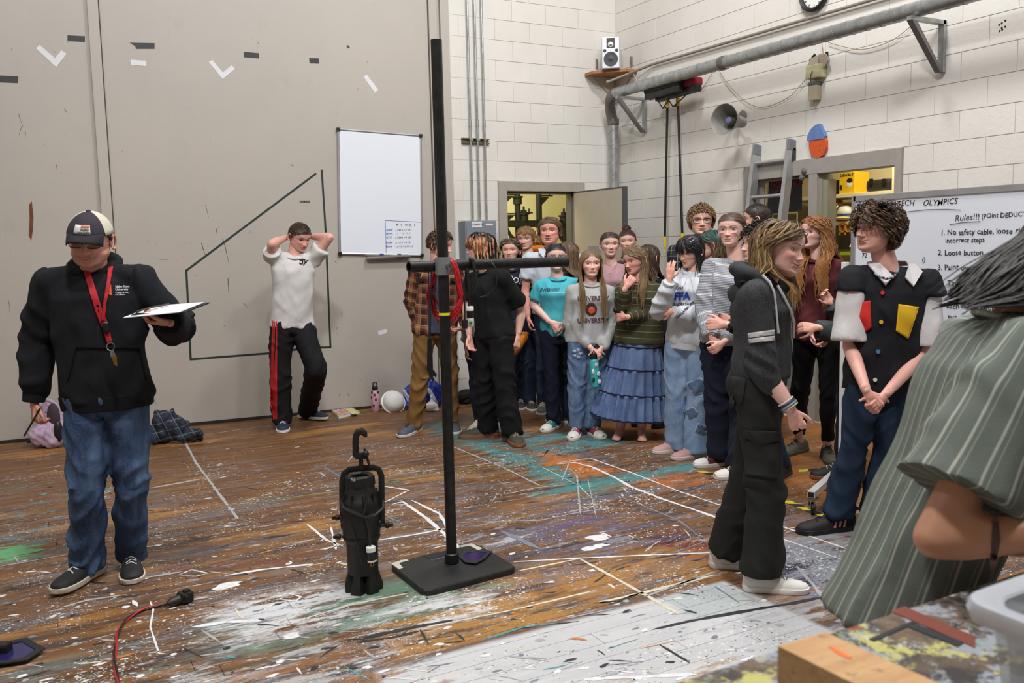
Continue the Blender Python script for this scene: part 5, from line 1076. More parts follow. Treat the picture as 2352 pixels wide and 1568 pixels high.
tubp = lambda a, b_, z: K+u1*a+u2*b_+UP*(z-ZT)
def rr_(ins, z, r=.04, k=5):
    pts = []; 
    for cx, cy, a0 in ((ins+r, ins+r, math.pi), (sA-ins-r, ins+r, 1.5*math.pi), (sA-ins-r, sB-ins-r, 0), (ins+r, sB-ins-r, .5*math.pi)):
        for i in range(k+1): a = a0+i*math.pi/2/k; pts.append(tubp(cx+r*math.cos(a), cy+r*math.sin(a), z))
    return pts
tub = thing('plastic_tub', 'translucent frosted plastic tub with a carry handle on work table', 'tub', tubp(sA/2, sB/2, TZ))
b = MB(); b.loft([rr_(.035, TZ+.002), rr_(.022, ZT-.04), rr_(.018, ZT-.001)], cap=False); b.f.append(tuple(range(24))); b.mi.append(0); b.loft([rr_(.028, ZT-.003), rr_(.032, ZT-.04), rr_(.042, TZ+.006)], cap=False); obj('tub_wall', b, M_fr, tub, True)
b = MB(); b.loft([rr_(.016, ZT-.022), rr_(0, ZT-.026), rr_(-.004, ZT-.012), rr_(.0, ZT), rr_(.02, ZT+.001), rr_(.03, ZT-.006)], cap=False); obj('rim', b, mat('tub_rim', S(196, 200, 208), .35, alpha=.8), tub, True)
b = MB(); P = tubp(.06, -.006, ZT-.05)+u2*(.0); hp = [tubp(-.006, .12, ZT-.06), tubp(-.02, .13, ZT-.09), tubp(-.03, .2, ZT-.15), tubp(-.02, .27, ZT-.09), tubp(-.006, .28, ZT-.06)]; b.tube(hp, .006, 8); obj('handle', b, M_white, tub, True)
# ================================================================== PEOPLE
def skin_mat():
    N = NT('skin'); a = N.attr('Col').outputs['Color']; g = N.n('NewGeometry').outputs['Position']
    c = N.mix(N.math('MULTIPLY', N.ramp(N.noise(g, 22, 4, .6), .4, .7), .22), a, N.mix(1.0, a, S(238, 190, 178), 'MULTIPLY'))
    N.set(N.b.inputs['Base Color'], c); N.b.inputs['Roughness'].default_value = .48
    N.b.inputs['Subsurface Weight'].default_value = .10; N.b.inputs['Subsurface Radius'].default_value = (.012, .005, .003); N.b.inputs['Subsurface Scale'].default_value = 1.
    N.bump(N.noise(g, 260, 2), .08, .002); return N.m
M_skin = skin_mat()
def hair_mat():
    N = NT('hair'); a = N.attr('Col').outputs['Color']; g = N.n('NewGeometry').outputs['Position']
    N.set(N.b.inputs['Base Color'], N.mix(N.math('MULTIPLY', N.ramp(N.noise(N.scale(g, (1, 1, .25)), 210, 2), .35, .7), .45), a, N.mix(1., a, (.35, .33, .32, 1), 'MULTIPLY')))
    N.b.inputs['Roughness'].default_value = .48; N.b.inputs['Specular IOR Level'].default_value = .4
    N.bump(N.noise(N.scale(g, (1, 1, .2)), 240, 2), .5, .003); return N.m
M_hair = hair_mat()
M_eyew = mat('eye_white', S(222, 214, 210), .25); M_pup = mat('pupil', S(14, 12, 12), .15)
def cloth(name, col, rough=.85, var=.06, stripes=None, weave=420, knit=None, heather=0., plaid=None):
    if name in MATS: return MATS[name]
    if plaid: m_ = plaid_mat(name, col, *plaid); MATS[name] = m_; return m_
    N = NT(name); g = N.n('NewGeometry').outputs['Position']; v = N.attr('fab').outputs['Vector']; c = col
    f = N.noise(g, 7, 4, .6); c = N.mix(N.ramp(f, .3, .7), tuple(x*(1-var) for x in col[:3])+(1,), tuple(min(1, x*(1+var)) for x in col[:3])+(1,))
    if heather: c = N.mix(N.math('MULTIPLY', N.ramp(N.noise(N.scale(v, (1, 1, 3)), 190, 3, .8), .45, .62), heather), c, S(190, 190, 190))
    if stripes:
        for ax, per, w, ph, sc in stripes:
            o = N.n('SeparateXYZ', Vector=v).outputs[ax]; m_ = N.math('LESS_THAN', N.math('FRACT', N.math('ADD', N.math('DIVIDE', o, per), ph)), w); c = N.mix(N.math('MULTIPLY', m_, .85), c, sc)
    h = N.math('ADD', N.math('MULTIPLY', N.noise(g, weave, 2, .6), .25), N.math('MULTIPLY', N.noise(N.scale(g, (1, 1, .6)), 10, 2, .45, .4), 2.6))
    if knit:
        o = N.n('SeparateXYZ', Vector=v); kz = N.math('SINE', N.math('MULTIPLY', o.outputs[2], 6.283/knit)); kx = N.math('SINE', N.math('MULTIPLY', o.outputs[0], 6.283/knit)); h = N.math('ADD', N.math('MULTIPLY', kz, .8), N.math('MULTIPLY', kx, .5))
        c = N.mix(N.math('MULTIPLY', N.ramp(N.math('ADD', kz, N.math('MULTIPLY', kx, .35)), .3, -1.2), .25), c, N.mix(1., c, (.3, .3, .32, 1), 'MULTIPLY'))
    N.set(N.b.inputs['Base Color'], c); N.b.inputs['Roughness'].default_value = rough; N.b.inputs['Specular IOR Level'].default_value = .25
    N.bump(h, .8 if not knit else .6, .006 if not knit else .003); MATS[name] = N.m; return N.m
def jeans(name, c0, c1):
    if name in MATS: return MATS[name]
    N = NT(name); v = N.attr('fab').outputs['Vector']; g = N.n('NewGeometry').outputs['Position']
    sp_ = N.n('SeparateXYZ', Vector=v)
    wear = N.math('MULTIPLY', N.ramp(N.noise(N.scale(v, (5, 5, 1.6)), 2.2, 4, .6), .42, .66), .8)
    c = N.mix(wear, c0, c1); c = N.mix(N.math('MULTIPLY', N.ramp(N.noise(N.scale(v, (1, 1, .3)), 300, 2), .4, .6), .25), c, c1)
    N.set(N.b.inputs['Base Color'], c); N.b.inputs['Roughness'].default_value = .85; N.b.inputs['Specular IOR Level'].default_value = .2; N.bump(N.math('ADD', N.math('MULTIPLY', N.noise(g, 300, 2), .25), N.math('MULTIPLY', N.noise(N.scale(g, (1, 1, .7)), 12, 3, .5, .5), 2.4)), .8, .006); MATS[name] = N.m; return N.m

NZ_, = (100,)
def smooth_interp(x, xs, ys):
    y = np.interp(x, xs, ys); return y
_az = np.concatenate([np.linspace(-58, 58, 58), np.linspace(58, 302, 34)[1:-1]]); _az = np.radians(_az)
_az_hi = _az; _az_lo = np.radians(np.concatenate([np.linspace(-58, 58, 40), np.linspace(58, 302, 24)[1:-1]]))
_zs = np.concatenate([np.linspace(-.1165, -.04, 36), np.linspace(-.038, .045, 38), np.linspace(.048, .105, 18), [.109, .112, .1145, .116, .1168]])
def head_mesh(p):
    _az = _az_lo if p.get("far") else _az_hi
    """head-local: x lateral(+ toward side b), y face direction, z up"""
    zk = [-.117, -.110, -.10, -.088, -.07, -.05, -.03, -.01, .01, .03, .05, .07, .085, .098, .108, .114, .117]
    fy = [.052, .072, .083, .087, .0835, .084, .0845, .085, .084, .0885, .0885, .083, .072, .056, .037, .02, .004]
    by = [.035, .012, -.004, -.018, -.042, -.062, -.078, -.090, -.097, -.101, -.101, -.096, -.086, -.069, -.048, -.028, -.006]
    jw = p.get('jaw', 1.)
    wx_ = [.010, .028*jw, .040*jw, .049*jw, .0575*jw, .0625*jw, .0665, .0700, .0730, .0750, .0750, .0715, .064, .0520, .0365, .0215, .005]
    z = _zs; F = np.interp(z, zk, fy); B = np.interp(z, zk, by); Wd = np.interp(z, zk, wx_)
    k = np.array([1, 2, 3, 2, 1.])/9
    for A_ in (F, B, Wd):
        q = np.convolve(np.pad(A_, 2, 'edge'), k, 'valid'); A_[4:-4] = q[4:-4]
    yc = (F+B)/2*.6+.0; x = np.zeros((len(z), len(_az))); y = x.copy()
    for i in range(len(z)):
        s_, c_ = np.sin(_az), np.cos(_az); e = .86
        ex = .80 if z[i] > -.1 else .95
        x[i] = Wd[i]*np.sign(s_)*np.abs(s_)**e
        y[i] = yc[i]+np.where(c_ > 0, (F[i]-yc[i])*np.abs(c_)**ex, -(yc[i]-B[i])*np.abs(c_)**.9)
    Z = np.repeat(z[:, None], len(_az), 1); fr = np.clip((y-.02)/.03, 0, 1)
    G = lambda x0, z0, sx, sz: np.exp(-((x-x0)/sx)**2/2-((Z-z0)/sz)**2/2)
    A2 = lambda x0, z0, sx, sz: G(x0, z0, sx, sz)+G(-x0, z0, sx, sz)
    nh = np.interp(Z, [-.050, -.041, -.036, -.030, -.026, -.015, .0, .014, .024, .035], [0, .004, .015, .0245, .024, .0185, .012, .007, .004, 0])*p.get('nose', 1.)
    ns = np.interp(Z, [-.045, -.030, -.015, .0, .015], [.0095, .0085, .0065, .0055, .0065])
    D = nh*np.exp(-(x/ns)**2/2)
    D += A2(.0115, -.0335, .0042, .0040)*.0065*p.get('nose', 1.)+G(0, -.031, .008, .006)*.003
    D += A2(.031, .006, .0150, .0105)*-.0105+A2(.032, .027, .018, .006)*.0028+G(0, .02, .012, .01)*-.001
    D += A2(.043, -.018, .016, .014)*(.005+.003*p.get('smile', 0))
    D += G(0, -.101, .016, .012)*.005+G(0, -.080, .020, .006)*-.0035
    sm, op = p.get('smile', 0.), p.get('open', 0.); mw = .0225+.004*sm
    mz = -.0605+sm*.0065*(x/mw)**2
    Dm = np.exp(-(np.abs(x)/mw)**4); ul = np.exp(-((Z-mz-.0052)/.0038)**2/2)*Dm*.0052; ll = np.exp(-((Z-mz+.0058+op*.006)/.0042)**2/2)*np.exp(-(np.abs(x)/(mw*.85))**4)*.0062
    D += ul+ll+G(0, -.060, .024, .013)*.003
    line = np.exp(-((Z-mz+op*.002)/(.0017+op*.004))**2/2)*np.exp(-(np.abs(x)/(mw*1.05))**6); D -= line*(.0035+.004*op)
    D -= A2(mw*1.15, -.0595+sm*.006, .004, .006)*.0025+G(0, -.048, .003, .006)*.001
    D += A2(.030, -.045, .010, .012)*.002*sm
    y = y+D*fr
    Zs = np.where(Z < 0, Z*.925, Z); V = np.stack([x.ravel(), y.ravel(), Zs.ravel()], 1)
    n = len(_az); f = []
    for i in range(len(z)-1):
        for j in range(n): a = i*n+j; b = i*n+(j+1) % n; f.append((a, b, b+n, a+n))
    f.append(tuple(range(n))[::-1]); f.append(tuple(range((len(z)-1)*n, len(z)*n)))
    sk = np.array(p['skin'][:3]); C = np.repeat(sk[None], len(V), 0)
    def paint(mask, col): 
        nonlocal C
        mk = np.clip(mask.ravel(), 0, 1)[:, None]; C = C*(1-mk)+np.array(col[:3])*mk
    paint((A2(.043, -.022, .016, .014)*p.get('blush', .45)*.62)*fr, sk*np.array([1.08, .62, .58])); paint(G(0, -.030, .012, .008)*.22*fr, sk*np.array([1.02, .66, .62]))
    lip = (np.exp(-((Z-mz-.0045)/.0036)**4)+np.exp(-((Z-mz+.0056+op*.007)/.0050)**4))*np.exp(-(np.abs(x)/(mw*.98))**8)*fr
    paint(lip*.85, p.get('lip', sk*np.array([.80, .38, .36])))
    inner = np.exp(-((Z-mz+op*.003)/(.0012+op*.0062))**6)*np.exp(-(np.abs(x)/(mw*(.93 if op < .1 else .8)))**8)*fr
    paint(inner*.9, (.035, .012, .012))
    if op > .1 or p.get('teeth'): paint(np.exp(-((Z-mz-.0002+op*.000)/(.0022))**4)*np.exp(-(np.abs(x)/(mw*.72))**8)*fr*.85, (.62, .60, .55))
    bz = .0325+p.get('browlift', 0)*.004-.0035*((np.abs(x)-.034)/.018)**2; bm = np.exp(-((Z-bz)/p.get('browt', .0028))**4)*((np.abs(x) > .010)&(np.abs(x) < .050))*fr
    paint(bm*.88, p['brow'][:3]); paint(A2(.0062, -.0400, .0024, .0016)*.5*fr, sk*.35)
    # scalp tint
    az = np.arctan2(x, y-.0); hl = hairline(np.abs(az), p.get('hl', 0.)); sc = np.clip((Z-hl)/.006, 0, 1)
    if p.get('scalp') is not None: paint(sc*1.0, p['scalp'][:3])
    if p.get('stubble'): paint(np.clip((-.035-Z)/.02, 0, 1)*.28*(1-Dm), (.09, .06, .05))
    # eyes / lids / ears
    parts = MB(); parts.add(list(V), f, 0, [tuple(c) for c in C])
    eyes = []
    X2, Y2, Z2 = x, y, Z
    for s_ in (-1, 1):
        ex, ez = s_*.0312, .0065; m_ = (np.abs(X2-ex)+np.abs(Z2-ez)+(Y2 < .03)*9); idx = np.unravel_index(m_.argmin(), m_.shape); ey = Y2[idx]-.0125+.0042
        E = np.array((ex, ey, ez)); eyes.append(E); R_ = .0141; gaze = np.radians(s_*6)
        na, ne = 17, 19; azs = np.radians(np.linspace(-82, 82, na)); els = np.radians(np.linspace(-70, 74, ne)); vv = []; cc = []
        op_e = p.get('eye', 1.)
        for el in els:
            for a_ in azs:
                aa = a_+gaze; vv.append(E+R_*np.array([math.sin(aa)*math.cos(el), math.cos(aa)*math.cos(el), math.sin(el)]))
                u_ = np.clip(1-(a_/math.radians(52))**2, -1, 1); hi = math.radians(26)*u_*op_e; near_ = (el > hi) and (el < hi+math.radians(12)) and u_ > -.2
                cc.append(tuple(np.array(p.get('lash', (.10, .06, .05)))) if near_ else tuple(sk*.97))
        ff = []
        for i in range(ne-1):
            for j in range(na-1):
                el = (els[i]+els[i+1])/2; a_ = (azs[j]+azs[j+1])/2; u_ = 1-(a_/math.radians(52))**2
                if u_ > 0 and -math.radians(17)*u_*min(1, op_e) < el < math.radians(26)*u_*op_e: continue
                q = i*na+j; ff.append((q, q+1, q+1+na, q+na))
        parts.add(vv, ff, 0, cc)
        # ear
        er = MB(); xe = s_*.0745; ec = np.array((xe, -.012, -.004)); pts = []
        for t_ in np.radians(np.linspace(-150, 110, 13)): pts.append(ec+np.array((s_*.010, -.016*math.cos(t_)*1.-.004, .028*math.sin(t_)+(.004))))
        pts = [ec+np.array((s_*(.006+.006*math.sin(i/12*math.pi)), -.017*math.sin(t_)-.002, .030*math.cos(t_))) for i, t_ in enumerate(np.radians(np.linspace(-38, 190, 13)))]
        er.tube(pts, [.0035, .0045, .005, .005, .005, .005, .005, .0048, .0045, .0045, .005, .0055, .005], 7); er.ball(ec+np.array((-s_*.001, -.002, 0)), (.006, .013, .024), 10, 8)
        parts.add(er.v, er.f, 0, [tuple(sk*np.array([1.04, .86, .84]))]*len(er.v))
    return parts, eyes
def hairline(a, hl=0.):
    return np.interp(a, [0, .5, .85, 1.15, 1.45, 1.75, 2.1, 3.15], [.062+hl, .058+hl, .044+hl, .028, .012, -.030, -.062, -.080])
def scalp_pt(a, e, k=1., ):
    """a azimuth(0 front, + toward b) , e elevation; returns head-local point on skull scaled by k"""
    ce = np.cos(e); d = np.stack([np.sin(a)*ce, np.cos(a)*ce, np.sin(e)], -1)
    R_ = np.array([.0765, .0960, .0965]); c = np.array([0, -.0055, .0205])
    kk = np.asarray(k); 
    return c+d*R_*(kk[..., None] if kk.ndim else kk), d
def tubes(paths, nrm, rad, flat, cols, ns=4):
    """paths (n,m,3), nrm (n,m,3) flattening normal, rad (n,m)"""
    n, m, _ = paths.shape; t = np.empty_like(paths); t[:, 1:-1] = paths[:, 2:]-paths[:, :-2]; t[:, 0] = paths[:, 1]-paths[:, 0]; t[:, -1] = paths[:, -1]-paths[:, -2]
    t /= np.linalg.norm(t, axis=2, keepdims=True)+1e-9; a = np.cross(nrm, t); a /= np.linalg.norm(a, axis=2, keepdims=True)+1e-9; b = np.cross(t, a)
    ang = np.linspace(0, 2*math.pi, ns, endpoint=False)
    V = paths[:, :, None, :]+rad[:, :, None, None]*(a[:, :, None, :]*np.cos(ang)[None, None, :, None]+flat*b[:, :, None, :]*np.sin(ang)[None, None, :, None])
    idx = np.arange(n*m*ns).reshape(n, m, ns); A = idx[:, :-1, :]; B_ = idx[:, 1:, :]
    F = np.stack([A, np.roll(A, -1, 2), np.roll(B_, -1, 2), B_], -1).reshape(-1, 4)
    C = np.repeat(cols, m*ns, 0) if cols.ndim == 2 else np.repeat(cols.reshape(n*m, 3), ns, 0)
    return V.reshape(-1, 3), F, C
def make_hair(h, down, body_fn, seed):
    """returns verts, faces, colours in head-local space. h = style dict"""
    rs = np.random.RandomState(seed); N_ = h.get('n', 200); st = h['style']; hl = h.get('hl', 0.)
    # root sampling
    k = np.arange(N_*5); e = np.arcsin(1-1.45*((k+.5)/len(k))); a = (k*2.39996) % (2*math.pi)-math.pi; a = a+rs.randn(len(a))*.05
    P, d = scalp_pt(a, e); ok = P[:, 2] > hairline(np.abs(np.arctan2(P[:, 0], P[:, 1])), hl)+.002; a, e = a[ok], e[ok]
    sel = rs.permutation(len(a))[:N_]; a, e = a[sel], e[sel]; n = len(a); part = h.get('part', 0.)
    m = min(12, h.get('m', 13)); L = h.get('len', .3)*(.82+.3*rs.rand(n))*np.where(np.abs(a) > 1.8, h.get('backk', 1.), 1.); lay = 1.065+h.get('vol', .10)*rs.rand(n); base = np.array(h['col'][:3]); tip = np.array(h.get('tip', h['col'])[:3])
    P0, _ = scalp_pt(a, e, 1.); S_ = np.zeros((n, m, 3)); Nn = np.zeros((n, m, 3))
    xs = P0[:, 0]-part; sgn = np.where(xs >= 0, 1., -1.)
    if st in ('long', 'bob'):
        azt = sgn*np.maximum(np.abs(a)*1., h.get('azmin', 1.35)+.75*rs.rand(n)**1.5); azt = np.where(np.abs(a) > 2.2, a, azt); et = np.full(n, h.get('et', -.25))
        fringe = np.zeros(n, bool)
        if h.get('fringe'): fringe = (np.abs(a) < .95)&(rs.rand(n) < .75); azt = np.where(fringe, a*1.0+h.get('fsweep', 0.), azt); et = np.where(fringe, h['fringe'], et)
        arc = np.maximum(.02, .095*np.hypot((azt-a)*np.cos((e+et)/2), et-e)); L = np.maximum(L, arc*.9) ; L = np.where(fringe, arc, L)
        sc1 = rs.randn(n); ph = rs.rand(n, 2)*6.28; cu = h.get('curl', .004); cf = h.get('cfreq', 22.)
        for j in range(m):
            s_ = L*j/(m-1); u_ = np.clip(s_/arc, 0, 1); uu = u_*u_*(3-2*u_)*.35+u_*.65
            aj = a+(azt-a)*uu; ej = e+(et-e)*(u_**1.25); lk = 1.0+(lay-1)*np.clip(u_*3, 0, 1)+.0*s_
            p, dd = scalp_pt(aj, ej, lk); fall = np.maximum(0, s_-arc)[:, None]
            outv = np.stack([np.sin(aj), np.cos(aj), 0*aj], 1)
            p = p+down*fall+outv*(np.clip(fall, 0, .12)*h.get('flare', .05))
            w = np.clip(s_/.06, 0, 1)[:, None]*cu; p = p+np.stack([np.cos(aj), -np.sin(aj), 0*aj], 1)*(sc1*np.clip(fall[:, 0]/.15, 0, 1.4)*.020)[:, None]
            tv = np.stack([np.cos(aj), -np.sin(aj), 0*aj], 1)
            p = p+tv*w*np.sin(s_*cf*2+ph[:, 0])[:, None]+outv*w*np.cos(s_*cf*2+ph[:, 0])[:, None]*.8+outv*w*.6*np.sin(s_*cf*.7+ph[:, 1])[:, None]
            S_[:, j] = p; Nn[:, j] = dd*np.array([1, 1, .6])
        if body_fn is not None: S_ = body_fn(S_, a)
    elif st == 'tied':
        T_a, T_e = math.pi, h.get('te', .15); 
        da = np.where(a >= 0, math.pi-a, -math.pi-a); arc = .09*np.hypot(da*np.cos(e*.5), T_e-e)
        for j in range(m):
            u_ = j/(m-1.); aj = a+da*u_; ej = e+(T_e-e)*u_+.28*math.sin(u_*math.pi)*(np.abs(da) > 1.2)*.6; p, dd = scalp_pt(aj, ej, 1.+(lay-1)*math.sin(min(1, u_*2.5)*math.pi/2)); S_[:, j] = p; Nn[:, j] = dd
    else:                                              # short / curly crop
        fa, fe = h.get('flow', (.0, -.7)); lift = h.get('lift', .012); cu = h.get('curl', 0.); ph = rs.rand(n)*6.28
        fd = np.where(np.abs(a) < 1.2, 1., 0.); swp = h.get('sweep', 0.)
        for j in range(m):
            u_ = j/(m-1.); s_ = L*u_; dl = s_/.095
            if h.get('dir') == 'back': aj = a+np.sign(a)*dl*.5; ej = e+dl*np.where(np.abs(a) < 1.2, .7, -.5)
            elif h.get('dir') == 'up': fw = np.where(np.abs(a) < 1.0, 1., 0.); aj = a+(swp+.9*np.sin(ph*1.7))*dl*.45/np.maximum(.35, np.cos(e)); ej = e+dl*(.55*np.sin(ph)-.35*(1-fw))
            else: aj = a+(swp+.25*sgn)*dl*fd; ej = e-dl*(.75-.0*fd)
            p, dd = scalp_pt(aj, ej, 1.0+(lay-1)*np.minimum(1, u_*2)); p = p+dd*(lift*math.sin(u_*math.pi*.75)*(.5+rs.rand(n)*.0+.5*np.sin(ph)**2))[:, None]
            if cu: tv = np.stack([np.cos(aj), -np.sin(aj), 0*aj], 1); w = cu*min(1, u_*2); p = p+tv*(w*np.sin(u_*h.get('turns', 1.3)*6.28+ph))[:, None]+dd*(w*np.cos(u_*h.get('turns', 1.3)*6.28+ph))[:, None]+np.array([0, 0, 1])*(w*.5*np.sin(ph*3+u_*4))[:, None]
            S_[:, j] = p; Nn[:, j] = dd
    r0 = h.get('r', .0065)*(.7+.6*rs.rand(n)); prof = np.interp(np.linspace(0, 1, m), [0, .15, .7, 1], [.75, 1, .85, .18]); rad = r0[:, None]*prof[None]
    va = h.get('var', .22); br = (1-va+2*va*rs.rand(n))[:, None]
    tt = np.linspace(0, 1, m)[None, :, None]; cols = (base*(1-tt)+tip*tt)*br[:, None, :]
    if h.get('hi') is not None:
        mk = (rs.rand(n) < h.get('hif', .3)); cols[mk] = np.array(h['hi'][:3])*br[mk][:, None, :]*(.6+.4*np.minimum(1, tt*2))
    if h.get('colfn') is not None: cols = h['colfn'](S_, a, e, cols)
    V, F, C = tubes(S_, Nn, rad, h.get('flat', .5), cols.reshape(n, m, 3))
    MBo = MB(); MBo.v = [tuple(q) for q in V]; MBo.f = [tuple(q) for q in F]; MBo.c = [tuple(q) for q in C]; MBo.mi = [0]*len(F)
    # skull cap under the locks
    na, ne = 40, 18; vv = []; cc = []; ff = []
    for i in range(ne):
        for j in range(na):
            aj = 2*math.pi*j/na-math.pi; az_ = abs(aj); zl = float(hairline(az_, hl)); el0 = math.asin(np.clip((zl+.002-.0205)/.0965, -1, 1)); ej = el0+(math.pi/2-el0)*i/(ne-1)
            p, _ = scalp_pt(np.array(aj), np.array(ej), (1.0 if i == 0 else 1.035+.3*(h.get('vol', .1))*min(1, i/5)*(.4 if st in ('short',) else .6))); vv.append(p); cc.append(tuple(base*.8))
    if h.get('colfn') is not None: cc = [tuple(q) for q in h['colfn'](np.array(vv)[:, None, :], None, None, np.array(cc)[:, None, :])[:, 0, :]]
    for i in range(ne-1):
        for j in range(na): ff.append((i*na+j, i*na+(j+1) % na, (i+1)*na+(j+1) % na, (i+1)*na+j))
    MBo.add(vv, ff, 0, cc)
    if h.get('bun'):
        bc = np.array(h['bun']); rsn = random.Random(seed)
        for q in range(26):
            a0 = rsn.random()*6.28; tl = rsn.uniform(-1.2, 1.2); rr = rsn.uniform(.012, .038); pts = [bc+np.array((rr*math.cos(a0+t), rr*math.sin(a0+t)*math.cos(tl), rr*math.sin(a0+t)*math.sin(tl)*1.0+rsn.uniform(-.004, .004))) for t in np.linspace(0, 4.4, 9)]
            MBo.tube(pts, .009, 6, col=tuple(base*rsn.uniform(.7, 1.25)))
        MBo.ball(bc, .032, 12, 8, col=tuple(base*.7))
    return MBo
# ---- hands (local: y to fingers, x thumb side, z back of hand)
_hc = {}
def hand_mesh(pose, vox):
    key = (pose, vox)
    if key in _hc: return _hc[key]
    b = MB(); cu = {'relax': (22, 32, 22), 'flat': (6, 8, 6), 'fist': (62, 88, 48), 'grip': (45, 55, 35), 'soft': (38, 42, 26)}[pose]
    for (x0, x1, r) in ((-.028, -.030, .0125), (-.010, -.0105, .0135), (.009, .0105, .0138), (.024, .029, .0125)): b.capsule((x0*.55, .004, 0), r*1.0, (x1, .082, 0), r*.86, 10)
    b.capsule((0, -.035, 0), .024, (0, .02, 0), .026, 14, fl=.72, ref=np.array([0, 0, 1.])); b.capsule((.012, .01, -.006), .017, (.026, .05, -.005), .013, 10)
    for x0, ln_, sp_ in ((-.029, .060, -.04), (-.0102, .074, -.01), (.0102, .080, .012), (.028, .072, .04)):
        p = np.array((x0, .082, 0.)); an = 0; seg = (ln_*.44, ln_*.31, ln_*.25); rr = (.0086, .0078, .0070, .0058)
        for i in range(3):
            an += math.radians(cu[i]+abs(x0)*60); d = np.array((math.sin(sp_)*math.cos(an), math.cos(an), -math.sin(an))); q = p+d*seg[i]; b.capsule(p, rr[i], q, rr[i+1], 9); p = q
    p = np.array((.024, .022, -.006)); 
    for (d, l, r0, r1) in (((.62, .70, -.30), .036, .0135, .0115), ((.42, .86, -.30 if pose != 'fist' else -.5), .032, .0112, .0098), ((.12, .95, -.35 if pose != 'fist' else -.6), .026, .0098, .0072)):
        q = p+nz(d)*l; b.capsule(p, r0, q, r1, 9); p = q
    v, f, nn = prims_remesh(b, vox, 2); _hc[key] = (v, f); return _hc[key]

